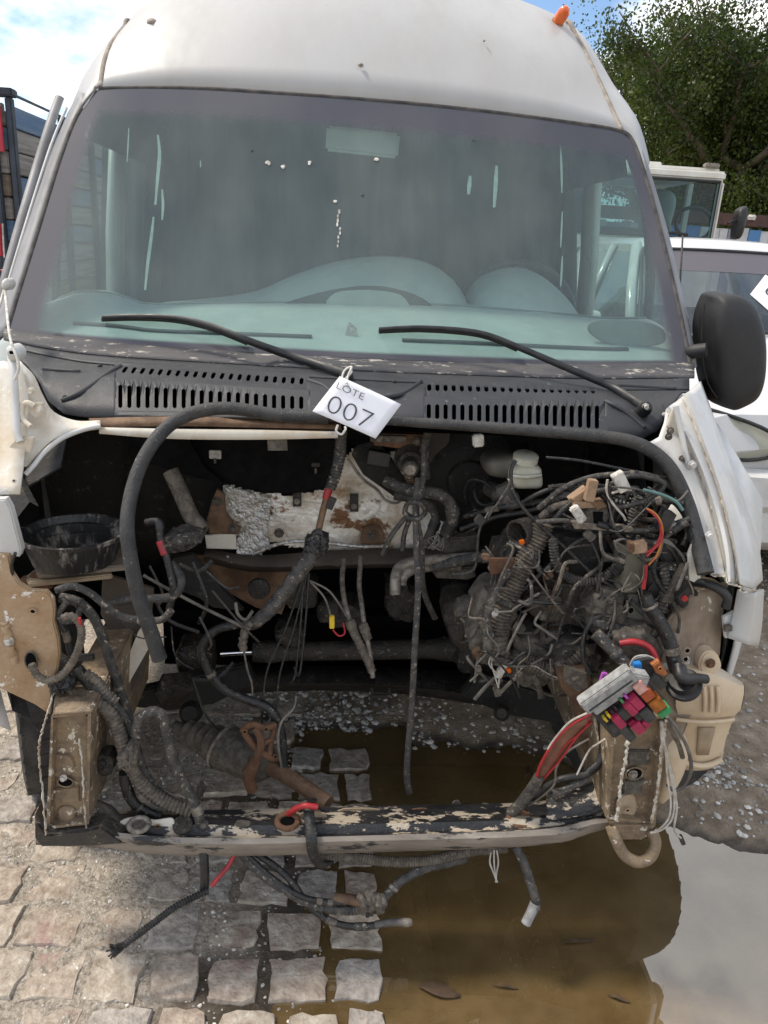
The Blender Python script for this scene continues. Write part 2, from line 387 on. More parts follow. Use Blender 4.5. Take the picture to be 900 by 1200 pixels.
m_relay_g = mat('fuse_green', (.05, .27, .10), (.04, .20, .075), sc=60, rough=.4)
m_yellow = mat('yellow_plastic', (.70, .50, .03), (.55, .38, .03), sc=60, rough=.4)
m_blue = mat('blue_plastic', (.02, .20, .55), (.02, .14, .42), sc=60, rough=.4)
m_orange = mat('orange_plastic', (.42, .15, .05), (.32, .10, .03), sc=60, rough=.5)
m_violet = mat('violet_plastic', (.42, .10, .42), rough=.4)
m_fbox = mat('fusebox_grey', (.34, .34, .33), (.20, .195, .185), (.42, .42, .41), sc=70, lo=.42, hi=.62, rough=.55, bump=.1, bsc=200)
m_connw = mat('white_connector', (.58, .56, .52), (.35, .31, .26), sc=50, lo=.45, hi=.6, rough=.6)
m_connb = mat('tan_connector', (.36, .24, .15), (.25, .16, .10), (.45, .33, .22), sc=40, lo=.4, hi=.62, rough=.75, bump=.2)
m_amber = mat('amber_lens', (.80, .17, .01), (.65, .10, .01), sc=30, rough=.2, coat=.5)
m_paper = mat('white_paper', (.80, .80, .84), (.76, .76, .80), sc=5, rough=.8)
m_ink = mat('grey_ink', (.065, .065, .075), rough=.8)
m_string = mat('white_string', (.66, .64, .60), (.45, .42, .37), sc=40, rough=.85)
m_bowl = mat('dirty_black_bowl', (.013, .013, .014), (.03, .029, .028), sc=10, rough=.42, spot=((.26, .235, .205), 30, .52, .10), bump=.3, bsc=120, stretch=(1, 1, .3))
m_board = mat('grimy_board', (.26, .215, .17), (.17, .135, .10), (.33, .27, .21), sc=10, lo=.4, hi=.6, rough=.8, bump=.2, bsc=90)
m_boardedge = mat('worn_board_edge', (.40, .31, .21), (.30, .22, .14), sc=16, rough=.8)
m_tyre = mat('tyre_rubber', (.022, .021, .02), (.055, .05, .045), sc=14, rough=.8, spot=((.12, .105, .09), 40, .6, .08), bump=.2, bsc=120)
m_rim = mat('steel_rim', (.35, .34, .33), (.2, .18, .16), sc=9, rough=.5, metal=.5)
m_seam = mat('seam_sealant', (.24, .20, .16), (.36, .32, .27), sc=30, rough=.8, bump=.3, bsc=120)
m_alpil = mat('weathered_grey_trim', (.28, .275, .28), (.20, .195, .2), sc=8, rough=.45, rough2=.6, stretch=(1, 1, .3))
m_wseal = mat('windscreen_rubber', (.035, .034, .033), (.09, .08, .07), sc=25, rough=.75)
m_dash = mat('dash_plastic', (.40, .445, .43), (.33, .37, .36), sc=4, rough=.7, bump=.06, bsc=300)
m_daylight = mat('pale_daylight_slit', (.30, .37, .34), (.22, .28, .26), sc=40, rough=.8)  # pale tone painted for daylight through the curtain slits
m_dashm = mat('dash_speaker', (.24, .265, .26), (.20, .225, .22), sc=6, rough=.7)
m_dashd = mat('dash_dark', (.05, .055, .056), (.075, .08, .08), sc=5, rough=.6)
m_curtain = mat('grey_curtain', (.10, .105, .105), (.065, .07, .07), sc=2, rough=.9, det=2)
m_liner = mat('headliner', (.13, .135, .135), (.09, .095, .095), sc=4, rough=.9)
m_carp = mat('pickup_white_paint', (.60, .60, .61), (.55, .55, .55), sc=3, rough=.22, coat=.3)
m_carbump = mat('dusty_white_bumper', (.68, .67, .65), (.52, .49, .44), sc=5, lo=.4, hi=.7, rough=.45, spot=((.33, .27, .2), 18, .64, .08))
m_chrome = mat('reflector_chrome', (.75, .75, .74), rough=.12, metal=1.0)
m_headbowl = mat('headlight_housing', (.16, .155, .13), (.26, .25, .21), sc=10, rough=.3, metal=.6)
m_dkglass = mat('dark_tinted_glass', (.05, .055, .058), (.065, .07, .072), sc=2, rough=.08, spec=.6)
m_tpaint = mat('truck_cab_paint', (.74, .72, .66), (.64, .60, .52), sc=5, rough=.4, spot=((.35, .25, .16), 16, .68, .06))
m_bark = mat('grey_bark', (.16, .125, .095), (.09, .07, .05), sc=9, rough=.9, bump=.4, bsc=30, stretch=(1, 1, .3))
m_wood_g = mat('weathered_grey_slat', (.30, .285, .265), (.17, .155, .14), sc=9, rough=.85, stretch=(1, .25, 5), bump=.2, bsc=60)
m_wood_b = mat('faded_blue_slat', (.08, .15, .26), (.15, .20, .27), (.25, .25, .25), sc=9, lo=.4, hi=.62, rough=.8, stretch=(1, .25, 4), bump=.2, bsc=60)
m_wood_n = mat('brown_slat', (.23, .18, .13), (.14, .11, .085), sc=9, rough=.85, stretch=(1, .25, 5), bump=.2, bsc=60)
m_postd = mat('dark_steel_post', (.045, .06, .085), (.03, .035, .045), sc=8, rough=.6, metal=.2)
m_redp = mat('red_plastic', (.42, .015, .035), (.34, .012, .03), sc=20, rough=.35)
m_fencered = mat('rusty_red_rail', (.10, .05, .042), (.06, .034, .03), sc=5, rough=.8)
m_fencew = mat('white_corrugated', (.55, .56, .58), (.42, .42, .43), sc=5, rough=.6)
m_fenceb = mat('blue_corrugated', (.07, .20, .42), rough=.6)
m_fencep = mat('grey_violet_sheet', (.22, .22, .28), rough=.6)
def leaf_mat(name, a, b_, c):
    m = bpy.data.materials.new(name); m.use_nodes = True; t = m.node_tree; t.nodes.clear()
    o = N(t, 'ShaderNodeOutputMaterial'); g = N(t, 'ShaderNodeNewGeometry'); n = N(t, 'ShaderNodeTexNoise'); n.inputs['Scale'].default_value = .9; n.inputs['Detail'].default_value = 4
    t.links.new(g.outputs['Position'], n.inputs['Vector'])
    r = N(t, 'ShaderNodeValToRGB'); e = r.color_ramp.elements; e[0].position = .36; e[0].color = (*a, 1); e[1].position = .66; e[1].color = (*c, 1); q = e.new(.5); q.color = (*b_, 1)
    t.links.new(n.outputs[0], r.inputs[0])
    h = N(t, 'ShaderNodeHueSaturation'); t.links.new(r.outputs[0], h.inputs['Color'])
    t.links.new(mth(t, 'ADD', mth(t, 'MULTIPLY', g.outputs['Random Per Island'], 1.0), .5), h.inputs['Value'])
    d = N(t, 'ShaderNodeBsdfDiffuse'); tr = N(t, 'ShaderNodeBsdfTranslucent'); gl = N(t, 'ShaderNodeBsdfGlossy'); gl.inputs['Roughness'].default_value = .45; gl.inputs[0].default_value = (.5, .5, .5, 1)
    t.links.new(h.outputs[0], d.inputs[0]); t.links.new(h.outputs[0], tr.inputs[0])
    m1 = N(t, 'ShaderNodeMixShader'); m1.inputs[0].default_value = .42; t.links.new(d.outputs[0], m1.inputs[1]); t.links.new(tr.outputs[0], m1.inputs[2])
    m2 = N(t, 'ShaderNodeMixShader'); m2.inputs[0].default_value = .05; t.links.new(m1.outputs[0], m2.inputs[1]); t.links.new(gl.outputs[0], m2.inputs[2])
    t.links.new(m2.outputs[0], o.inputs[0]); return m
m_leaf = leaf_mat('tree_leaf', (.030, .052, .008), (.055, .085, .013), (.085, .115, .018))
m_leaf2 = leaf_mat('lime_tree_leaf', (.065, .095, .014), (.10, .135, .020), (.125, .155, .026))
m_cob = mat('granite_sett', (.30, .245, .19), (.46, .40, .325), (.60, .54, .455), sc=30, lo=.38, hi=.58, rough=.85, spot=((.27, .20, .16), 7, .54, .10), bump=.9, bsc=55)
m_cob2 = mat('pink_granite_sett', (.29, .225, .175), (.46, .39, .315), (.58, .515, .43), sc=32, lo=.38, hi=.6, rough=.85, spot=((.33, .22, .19), 6, .56, .10), bump=.9, bsc=55)
m_cob3 = mat('grey_granite_sett', (.26, .23, .20), (.43, .385, .335), (.56, .51, .445), sc=34, lo=.38, hi=.6, rough=.85, spot=((.22, .175, .15), 8, .55, .10), bump=.9, bsc=55)
m_stone = mat('pale_gravel', (.55, .515, .465), (.38, .355, .32), sc=30, rough=.8, island=.5)
m_twig = mat('brown_litter', (.10, .06, .03), (.06, .035, .02), sc=30, rough=.8)

def glass(name, tint, refl, dust, dustcol=(.42, .45, .45), streak=True, rough=.03):
    m = bpy.data.materials.new(name); m.use_nodes = True; t = m.node_tree; t.nodes.clear()
    o = N(t, 'ShaderNodeOutputMaterial'); tr = N(t, 'ShaderNodeBsdfTransparent'); tr.inputs[0].default_value = (*tint, 1)
    gl = N(t, 'ShaderNodeBsdfGlossy'); gl.inputs['Roughness'].default_value = rough; gl.inputs[0].default_value = (.93, .97, 1, 1)
    df = N(t, 'ShaderNodeBsdfDiffuse'); df.inputs[0].default_value = (*dustcol, 1)
    fr = N(t, 'ShaderNodeFresnel'); bf = N(t, 'ShaderNodeNewGeometry')      # same reflectance from either side of the thin pane
    t.links.new(mth(t, 'ADD', mth(t, 'MULTIPLY', bf.outputs['Backfacing'], 1/refl-refl), refl), fr.inputs[0])
    s1 = N(t, 'ShaderNodeMixShader'); t.links.new(fr.outputs[0], s1.inputs[0]); t.links.new(tr.outputs[0], s1.inputs[1]); t.links.new(gl.outputs[0], s1.inputs[2])
    s2 = N(t, 'ShaderNodeMixShader'); t.links.new(s1.outputs[0], s2.inputs[1]); t.links.new(df.outputs[0], s2.inputs[2])
    if streak:
        g = N(t, 'ShaderNodeNewGeometry'); mp = N(t, 'ShaderNodeMapping'); mp.inputs['Scale'].default_value = (3.5, 1.3, 1.3)
        t.links.new(g.outputs['Position'], mp.inputs[0])
        n = N(t, 'ShaderNodeTexNoise'); n.inputs['Scale'].default_value = 1.4; n.inputs['Detail'].default_value = 9; n.inputs['Roughness'].default_value = .7
        t.links.new(mp.outputs[0], n.inputs['Vector'])
        n2 = N(t, 'ShaderNodeTexNoise'); n2.inputs['Scale'].default_value = 3; n2.inputs['Detail'].default_value = 6
        t.links.new(g.outputs['Position'], n2.inputs['Vector'])
        mr = N(t, 'ShaderNodeMapRange'); mr.inputs['From Min'].default_value = .35; mr.inputs['From Max'].default_value = .75
        mr.inputs['To Min'].default_value = dust*.7; mr.inputs['To Max'].default_value = dust*1.5
        t.links.new(mth(t, 'ADD', mth(t, 'MULTIPLY', n.outputs[0], .6), mth(t, 'MULTIPLY', n2.outputs[0], .4)), mr.inputs['Value'])
        t.links.new(mr.outputs[0], s2.inputs[0])
    else: s2.inputs[0].default_value = dust
    t.links.new(s2.outputs[0], o.inputs[0])
    return m, t, s2, o
m_sideglass = glass('side_glass', (.62, .78, .75), 1.45, .06)[0]
m_truckglass = glass('truck_glass', (.30, .46, .50), 1.4, .03)[0]
m_lampglass = glass('headlight_glass', (.86, .86, .78), 1.35, .04, (.5, .47, .36))[0]
m_pkglass = glass('pickup_glass', (.30, .36, .37), 1.7, .12, (.33, .35, .36))[0]
m_wglass, _t, _s2, _o = glass('windscreen_glass', (.76, .89, .85), 1.5, .17, (.40, .475, .46))
# painted border and shade band of the windscreen, by its own UV
uv = N(_t, 'ShaderNodeUVMap'); us = N(_t, 'ShaderNodeSeparateXYZ'); _t.links.new(uv.outputs[0], us.inputs[0])
def sstep(v, a, b):
    q = N(_t, 'ShaderNodeMapRange'); q.interpolation_type = 'SMOOTHSTEP'; q.inputs['From Min'].default_value = a; q.inputs['From Max'].default_value = b
    _t.links.new(v, q.inputs['Value']); return q.outputs[0]
U, V = us.outputs[0], us.outputs[1]
side = mth(_t, 'MAXIMUM', mth(_t, 'SUBTRACT', 1.0, sstep(U, .030, .055)), sstep(U, .962, .984))
top = sstep(V, .86, .915)
bot = mth(_t, 'SUBTRACT', 1.0, sstep(V, .015, .03))
mask = mth(_t, 'MAXIMUM', mth(_t, 'MAXIMUM', side, bot), mth(_t, 'MULTIPLY', top, .8))
frit = N(_t, 'ShaderNodeBsdfPrincipled'); frit.inputs['Base Color'].default_value = (.088, .083, .093, 1); frit.inputs['Roughness'].default_value = .10
fm = N(_t, 'ShaderNodeMixShader'); _t.links.new(mask, fm.inputs[0]); _t.links.new(_s2.outputs[0], fm.inputs[1]); _t.links.new(frit.outputs[0], fm.inputs[2])
_t.links.new(fm.outputs[0], _o.inputs[0])

# ------------------------------------------------------------------ ground, puddle, cobbles
def sstepf(x, a, b):
    t = np.clip((x-a)/(b-a), 0, 1); return t*t*(3-2*t)
_rng = np.random.RandomState(3); _grid = _rng.rand(64, 64)
def vnoise(x, y, s):
    x = np.asarray(x)*s; y = np.asarray(y)*s; xi = np.floor(x).astype(int); yi = np.floor(y).astype(int); fx = x-xi; fy = y-yi
    fx = fx*fx*(3-2*fx); fy = fy*fy*(3-2*fy); g = lambda a, b: _grid[a % 64, b % 64]
    return (g(xi, yi)*(1-fx)+g(xi+1, yi)*fx)*(1-fy)+(g(xi, yi+1)*(1-fx)+g(xi+1, yi+1)*fx)*fy
EDGE = 0.10
def shore(x): return np.interp(x, [-.3, .1, .5, .75, .95, 1.2, 1.6, 2.2, 5], [2.35, 2.22, 2.22, 2.1, 1.80, 1.70, 1.60, 1.45, 1.1])
def top_h(x, y):                       # level of the sett tops
    return np.interp(x, [-3, -.8, -.2, EDGE, .3], [.03, .024, .012, .004, -.012])
def gh(x, y):
    n = (vnoise(x, y, 3)-.5)*.018+(vnoise(x, y, 9)-.5)*.012+(vnoise(x, y, 30)-.5)*.007
    left = np.interp(x, [-3, -1.0, -.65, -.25, .0, EDGE, .2], [.026, .0205, .0165, .004, -.0065, -.011, -.05])+n*.30+(vnoise(x+3, y+1, 4.5)-.45)*np.interp(x, [-.5, -.15], [.012, .005])
    left = left+sstepf(y, 2.1, 2.6)*np.interp(x, [-.9, -.4], [0, .012])
    right = np.clip((y-shore(x))*.16, -.055, .045)+n*1.3
    k = sstepf(x, EDGE+.02, EDGE+.16)
    k2 = sstepf(y, 2.15, 2.4)*sstepf(x, -.5, -.1)
    k = np.maximum(k, k2)
    return left*(1-k)+right*k
def axis(a, b, st, far):
    core = np.arange(a, b, st); o = [b]; s = st
    while o[-1] < far: s *= 1.35; o.append(o[-1]+s)
    i = [a-st]; s = st
    while i[-1] > -far: s *= 1.35; i.append(i[-1]-s)
    return np.r_[i[::-1], core, o]
gx = axis(-2.2, 3.2, .022, 400); gy = axis(.4, 4.6, .022, 400)
XX, YY = np.meshgrid(gx, gy, indexing='ij'); ZZ = gh(XX, YY)
far_ = np.maximum(np.maximum(-2.2-XX, XX-3.2), np.maximum(.4-YY, YY-4.6)); ZZ = np.where(far_ > .5, .035, ZZ)
nx, ny = XX.shape
gv = np.stack([XX, YY, ZZ], -1).reshape(-1, 3)
ii, jj = np.meshgrid(np.arange(nx-1), np.arange(ny-1), indexing='ij'); a_ = (ii*ny+jj).ravel()
gf = np.stack([a_, a_+ny, a_+ny+1, a_+1], 1)
def ground_mat():
    m = bpy.data.materials.new('wet_sandy_ground'); m.use_nodes = True; t = m.node_tree; b = t.nodes['Principled BSDF']
    g = N(t, 'ShaderNodeNewGeometry'); s = N(t, 'ShaderNodeSeparateXYZ'); t.links.new(g.outputs['Position'], s.inputs[0])
    def noise(sc, d=8, r=.65):
        n = N(t, 'ShaderNodeTexNoise'); n.inputs['Scale'].default_value = sc; n.inputs['Detail'].default_value = d; n.inputs['Roughness'].default_value = r
        t.links.new(g.outputs['Position'], n.inputs['Vector']); return n.outputs[0]
    def ramp(v, cs):
        r = N(t, 'ShaderNodeValToRGB'); e = r.color_ramp.elements
        e[0].position, e[0].color = cs[0][0], (*cs[0][1], 1); e[1].position, e[1].color = cs[-1][0], (*cs[-1][1], 1)
        for p, c in cs[1:-1]:
            q = e.new(p); q.color = (*c, 1)
        t.links.new(v, r.inputs[0]); return r.outputs[0]
    def mixc(f, a, bb):
        x = N(t, 'ShaderNodeMix'); x.data_type = 'RGBA'; t.links.new(f, x.inputs[0]); t.links.new(a, x.inputs[6]); t.links.new(bb, x.inputs[7]); return x.outputs[2]
    def rng(v, lo, hi, a=0., c=1.):
        q = N(t, 'ShaderNodeMapRange'); q.inputs['From Min'].default_value = lo; q.inputs['From Max'].default_value = hi
        q.inputs['To Min'].default_value = a; q.inputs['To Max'].default_value = c; t.links.new(v, q.inputs['Value']); return q.outputs[0]
    sand = ramp(noise(75, 10, .75), [(.36, (.20, .16, .12)), (.5, (.40, .345, .28)), (.62, (.60, .53, .44))])
    mud = ramp(noise(16), [(.36, (.22, .165, .11)), (.52, (.345, .27, .19)), (.66, (.45, .37, .28))])
    wet = ramp(noise(22), [(.36, (.05, .038, .024)), (.55, (.088, .066, .044)), (.68, (.14, .108, .075))])
    kx = rng(mth(t, 'ADD', s.outputs[0], mth(t, 'MULTIPLY', noise(5), .5)), -.15, .25)
    c = mixc(kx, sand, mud)
    kw = rng(mth(t, 'ADD', s.outputs[2], mth(t, 'MULTIPLY', noise(12), .012)), .008, .016, 1., 0.)
    kw2 = mth(t, 'MULTIPLY', rng(noise(3.2), .50, .62), mth(t, 'MULTIPLY', kx, .35))
    c = mixc(mth(t, 'MAXIMUM', kw, kw2), c, wet)
    t.links.new(c, b.inputs['Base Color'])
    t.links.new(rng(kw, 0, 1, .9, .45), b.inputs['Roughness'])
    bp = N(t, 'ShaderNodeBump'); bp.inputs['Strength'].default_value = .9; bp.inputs['Distance'].default_value = .012
    t.links.new(noise(140, 8), bp.inputs['Height']); t.links.new(bp.outputs[0], b.inputs['Normal'])
    return m
m_ground = ground_mat()
go = mesh_obj('ground', gv, gf.tolist(), m_ground, None, 'full'); structure(go)

def water_mat():
    m = bpy.data.materials.new('muddy_water'); m.use_nodes = True; t = m.node_tree; t.nodes.clear()
    o = N(t, 'ShaderNodeOutputMaterial'); g = N(t, 'ShaderNodeNewGeometry')
    n = N(t, 'ShaderNodeTexNoise'); n.inputs['Scale'].default_value = 7; n.inputs['Detail'].default_value = 8; n.inputs['Roughness'].default_value = .62
    t.links.new(g.outputs['Position'], n.inputs['Vector'])
    r = N(t, 'ShaderNodeValToRGB'); e = r.color_ramp.elements
    e[0].position = .36; e[0].color = (.175, .112, .044, 1); e[1].position = .62; e[1].color = (.27, .18, .078, 1)
    t.links.new(n.outputs[0], r.inputs[0])
    d = N(t, 'ShaderNodeBsdfDiffuse'); t.links.new(r.outputs[0], d.inputs[0])
    tr = N(t, 'ShaderNodeBsdfTransparent'); tr.inputs[0].default_value = (.50, .40, .24, 1)
    m1 = N(t, 'ShaderNodeMixShader'); m1.inputs[0].default_value = .62; t.links.new(tr.outputs[0], m1.inputs[1]); t.links.new(d.outputs[0], m1.inputs[2])
    gl = N(t, 'ShaderNodeBsdfGlossy'); gl.inputs['Roughness'].default_value = .004
    fr = N(t, 'ShaderNodeFresnel'); fr.inputs[0].default_value = 2.7
    m2 = N(t, 'ShaderNodeMixShader'); t.links.new(fr.outputs[0], m2.inputs[0]); t.links.new(m1.outputs[0], m2.inputs[1]); t.links.new(gl.outputs[0], m2.inputs[2])
    t.links.new(m2.outputs[0], o.inputs[0]); return m
m_water = water_mat()
pud = mesh_obj('puddle', [(-.42, -1.2, .0), (3.6, -1.2, .0), (3.6, 2.0, .0), (2.0, 2.7, .0), (-.42, 2.7, .0)], [(0, 1, 2, 3, 4)], m_water); structure(pud)

pav = bpy.data.objects.new('cobble_paving', None); COL.objects.link(pav); structure(pav)
def cobble(x, y, w, d, h, m):
    k = 16; pts = []
    for i in range(k):
        a = 2*pi*i/k; c_, s_ = cos(a), sin(a); q = max(abs(c_), abs(s_))
        rr = (1/q)*(.86+.14*q)*random.uniform(.84, 1.04)
        pts.append((c_*rr*w/2, s_*rr*d/2))
    v = []; tilt = (random.uniform(-.03, .03), random.uniform(-.03, .03)); yw = random.uniform(-.07, .07)
    def zt(px_, py_): return h+px_*tilt[0]+py_*tilt[1]
    for q, dz, s_ in ((pts, -.06, 1.0), (pts, -.005, 1.0), (pts, -.0005, .96), (pts, .0, .6)):
        for px_, py_ in q: v.append((x+(px_-py_*yw)*s_, y+(py_+px_*yw)*s_, zt(px_, py_)+dz+(random.uniform(-.004, .004) if dz > -.02 else 0)))
    v.append((x, y, h+random.uniform(-.003, .002)))
    f = []
    for r_ in range(3):
        for i in range(k): f.append((r_*k+i, r_*k+(i+1) % k, (r_+1)*k+(i+1) % k, (r_+1)*k+i))
    for i in range(k): f.append((3*k+i, 3*k+(i+1) % k, 4*k))
    return mesh_obj('cobble', v, f, m, pav, 30)
row = 0; y = .98; ncob = 0
while y < 2.75:
    pitch = random.uniform(.128, .145); x = EDGE-random.uniform(0, .008)
    while x > -1.9:
        w = random.uniform(.118, .155)
        if row % 3 == 1 and x > EDGE-.02: w *= .72
        xc = x-w/2; yc = y+pitch/2
        if not (xc > -.2 and yc > 2.25) and ncob < 290:
            hh = float(top_h(xc, yc))+random.uniform(-.0035, .0035)
            if xc < -.35 and random.random() < .25: hh -= .005
            cobble(xc, yc+random.uniform(-.006, .006), w-random.uniform(.004, .012)-(.008 if xc > -.4 else 0), pitch-random.uniform(.004, .012)-(.008 if xc > -.4 else 0), hh, random.choice([m_cob, m_cob, m_cob2, m_cob3])); ncob += 1
        x -= w
    y += pitch; row += 1

for k_ in range(6):                        # edge stones already under the water
    cobble(EDGE+.062, 1.0+k_*.145, .115, .135, -.010+random.uniform(-.003, .002), m_cob3)
def stones(name, n, region, size, seed):
    rs = np.random.RandomState(seed); v = []; f = []; base = 0
    T = (1+5**.5)/2
    ico = np.array([(-1, T, 0), (1, T, 0), (-1, -T, 0), (1, -T, 0), (0, -1, T), (0, 1, T), (0, -1, -T), (0, 1, -T), (T, 0, -1), (T, 0, 1), (-T, 0, -1), (-T, 0, 1)])/1.9
    icf = [(0, 11, 5), (0, 5, 1), (0, 1, 7), (0, 7, 10), (0, 10, 11), (1, 5, 9), (5, 11, 4), (11, 10, 2), (10, 7, 6), (7, 1, 8), (3, 9, 4), (3, 4, 2), (3, 2, 6), (3, 6, 8), (3, 8, 9), (4, 9, 5), (2, 4, 11), (6, 2, 10), (8, 6, 7), (9, 8, 1)]
    cnt = 0; tries = 0
    while cnt < n and tries < n*8:
        tries += 1
        x_ = rs.uniform(region[0], region[1]); y_ = rs.uniform(region[2], region[3]); z_ = float(gh(x_, y_))
        ok = region[4](x_, y_, z_, rs.rand())
        if not ok: continue
        s = size*min(rs.lognormal(0, .5), 2.0); sc_ = s*np.array([rs.uniform(.7, 1.3), rs.uniform(.7, 1.2), rs.uniform(.35, .7)])
        a = rs.rand()*6.28; R = np.array([[cos(a), -sin(a), 0], [sin(a), cos(a), 0], [0, 0, 1]])
        q = (ico*(1+rs.uniform(-.22, .22, (12, 1)))*sc_) @ R.T+np.array([x_, y_, z_+sc_[2]*.3])
        v.append(q); f += [(i+base, j+base, k+base) for i, j, k in icf]; base += 12; cnt += 1
    o = mesh_obj(name, np.vstack(v), f, m_stone); o['kind'] = 'stuff'; return o
clump = lambda x, y: float(vnoise(x+5, y+9, 2.2))*.6+float(vnoise(x+2, y, 6))*.4
stones('gravel', 9000, (.75, 4.2, 1.6, 5.2, lambda x, y, z, r: z > .006 and y > shore(x)+.02 and r < (clump(x, y)-.28)*2.2+(.25 if y > shore(x)+.5 else 0)), .0062, 1)
stones('gravel', 5200, (-.35, 1.3, 1.95, 3.3, lambda x, y, z, r: z > -.004 and r < (clump(x, y)-.15)*1.6), .0062, 2)
stones('grit', 5000, (-1.6, .1, .95, 2.4, lambda x, y, z, r: z > -.006 and r < .9), .0026, 4)

def litter(name, px_, py_, L, wd, ang, label, cat, grp=None):
    c = G(px_, py_, .0); a = radians(ang); d = np.array([cos(a), sin(a), 0]); e = np.array([-sin(a), cos(a), 0]); v = []; n = 7
    for i in range(n):
        t = i/(n-1); ww = wd*sin(pi*min(max(t, .04), .96))**.8
        for s in (-1, 0, 1): v.append(c+d*L*(t-.5)+e*ww*s*.5+np.array([0, 0, .003+.004*abs(s)+.003*sin(5*t)]))
    f = []
    for i in range(n-1):
        for s in (0, 1): f.append((i*3+s, i*3+s+1, (i+1)*3+s+1, (i+1)*3+s))
    o = mesh_obj(name, v, f, m_twig, None, 'full'); solid(o, .0015); return tag(o, label, cat, grp)
litter('dead_leaf', 515, 1163, .095, .035, -15, 'brown dead leaf lying in the shallow muddy puddle beside the paving edge', 'leaf')
litter('twig', 592, 1158, .06, .008, -8, 'small dark twig floating in the puddle right of the dead leaf', 'twig')
litter('twig', 678, 1105, .09, .012, 6, 'dark twig in the brown water below the tow loop', 'twig')
litter('twig', 725, 1172, .05, .01, -20, 'dark twig at the edge of the bright sky reflection in the puddle', 'twig')
litter('dead_leaf', 618, 905, .06, .02, 70, 'narrow dead leaf lying in the dark mud under the engine bay', 'leaf')

# ------------------------------------------------------------------ the van: body shell
van = thing('van', 'white high roofed van with no bonnet or bumper, engine bay stripped to loose cables', 'van', (0, 3.6, 0))
def ws_Y(X, z): return 1.985+.74*(z-1.34)+.10*(X/.87)**2
def WS(x, y, off=0.0):                 # photo point on the curved windscreen surface
    d = ray(x, y); lo, hi = .5, 5.0
    for _ in range(40):
        t = (lo+hi)/2; p = CAM+d*t
        if p[1] > ws_Y(p[0], p[2])+off: hi = t
        else: lo = t
    return CAM+d*((lo+hi)/2)
top_e = [(112, 108), (122, 104), (230, 104), (330, 110), (450, 119), (560, 130), (660, 143), (722, 153), (741, 166)]
bot_e = [(9, 388), (60, 396), (150, 404), (300, 413), (430, 420), (560, 425), (690, 429), (808, 428)]
lef_e = [(9, 388), (22, 345), (46, 268), (70, 190), (90, 138), (112, 108)]
rig_e = [(808, 428), (803, 400), (790, 340), (773, 270), (757, 212), (741, 166)]
def cr2(p, n): return resample(catmull([np.array([a, b, 0.]) for a, b in p], 6), n)
NU, NV = 48, 34
T_, B_, L_, R_ = cr2(top_e, NU), cr2(bot_e, NU), cr2(lef_e, NV), cr2(rig_e, NV)
wv = []; uvs = []
for j in range(NV):
    v_ = j/(NV-1)
    for i in range(NU):
        u_ = i/(NU-1)
        q = (1-v_)*B_[i]+v_*T_[i]+(1-u_)*L_[j]+u_*R_[j]-((1-u_)*(1-v_)*B_[0]+u_*(1-v_)*B_[-1]+(1-u_)*v_*T_[0]+u_*v_*T_[-1])
        wv.append(WS(q[0], q[1])); uvs.append((u_, v_))
wf = [(j*NU+i, j*NU+i+1, (j+1)*NU+i+1, (j+1)*NU+i) for j in range(NV-1) for i in range(NU-1)]
wsh = mesh_obj('windscreen', wv, wf, m_wglass, van, 'full')
ul = wsh.data.uv_layers.new(name='UVMap'); li = np.zeros(len(wsh.data.loops), dtype=np.int32); wsh.data.loops.foreach_get('vertex_index', li)
ul.data.foreach_set('uv', np.array(uvs, dtype=np.float32)[li].ravel())
ring = lef_e[:-1]+top_e+rig_e[::-1][1:]
# rubber round the glass
v, f = sweep(catmull([WS(a, b, .004) for a, b in ring], 5), .0075, 8)
mesh_obj('windscreen_rubber', v, f, m_wseal, van, 'full')
for cxy, s in (((295, 176), 4), ((314, 191), 6), ((332, 196), 7), ((363, 190), 7), ((393, 236), 5), ((425, 228), 4), ((441, 187), 6), ((555, 130+34), 3)):
    c = WS(*cxy, -.003); k = mpp(c)*s/2; vv = [c+np.array([0, -.0015, 0])]; n = 9
    for i in range(n):
        a = 2*pi*i/n; r_ = k*random.uniform(.5, 1.25); vv.append(c+np.array([cos(a)*r_, .59*sin(a)*r_, .81*sin(a)*r_]))
    mesh_obj('glass_chip', vv, [(0, 1+i, 1+(i+1) % n) for i in range(n)], m_connw if s > 4 else m_blackpl, wsh)
for y_ in range(248, 292, 5):
    c = WS(397+random.uniform(-2, 2), y_, -.003); k = mpp(c)*random.uniform(1.2, 2.2)
    mesh_obj('dried_drip', [c+np.array([cos(a)*k*.7, .59*sin(a)*k*1.6, .81*sin(a)*k*1.6]) for a in np.linspace(0, 2*pi, 8)[:-1]], [tuple(range(7))], m_wirew, wsh)

# section of the body behind the cab front
sec = [(0, 2.475), (.25, 2.455), (.45, 2.415), (.62, 2.37), (.715, 2.325), (.79, 2.25), (.86, 2.165), (.925, 2.06), (.965, 1.95)]
secm = [(-a, b) for a, b in sec[::-1]]+sec[1:]
sec3 = resample(catmull([np.array([a, 2.95, b]) for a, b in secm], 4), 61)
rtop = [(78, 168), (90, 138), (112, 106), (122, 101), (230, 101), (330, 107), (450, 116), (560, 127), (660, 140), (722, 150), (743, 164), (756, 200)]
r0c = resample(catmull([WS(a, b, -.004) for a, b in rtop], 5), 61)
r0c[0:4, 1] += .02; 
rows = []
for t in np.linspace(0, 1, 9):
    c = r0c*(1-t)+sec3*t; bul = sin(pi*t)*.055*(1-.3*t)
    s_ = np.linspace(-1, 1, 61); nrm_ = np.stack([s_*.45*np.abs(s_), -np.full(61, .45), np.full(61, .75)-.5*np.abs(s_)**3], 1)
    rows.append(c+nrm_*bul)
back = [sec3+np.array([0, d, 0]) for d in (.5, 1.2, 2.2, 3.2, 4.2)]
v, f = loft_pts(rows+back)
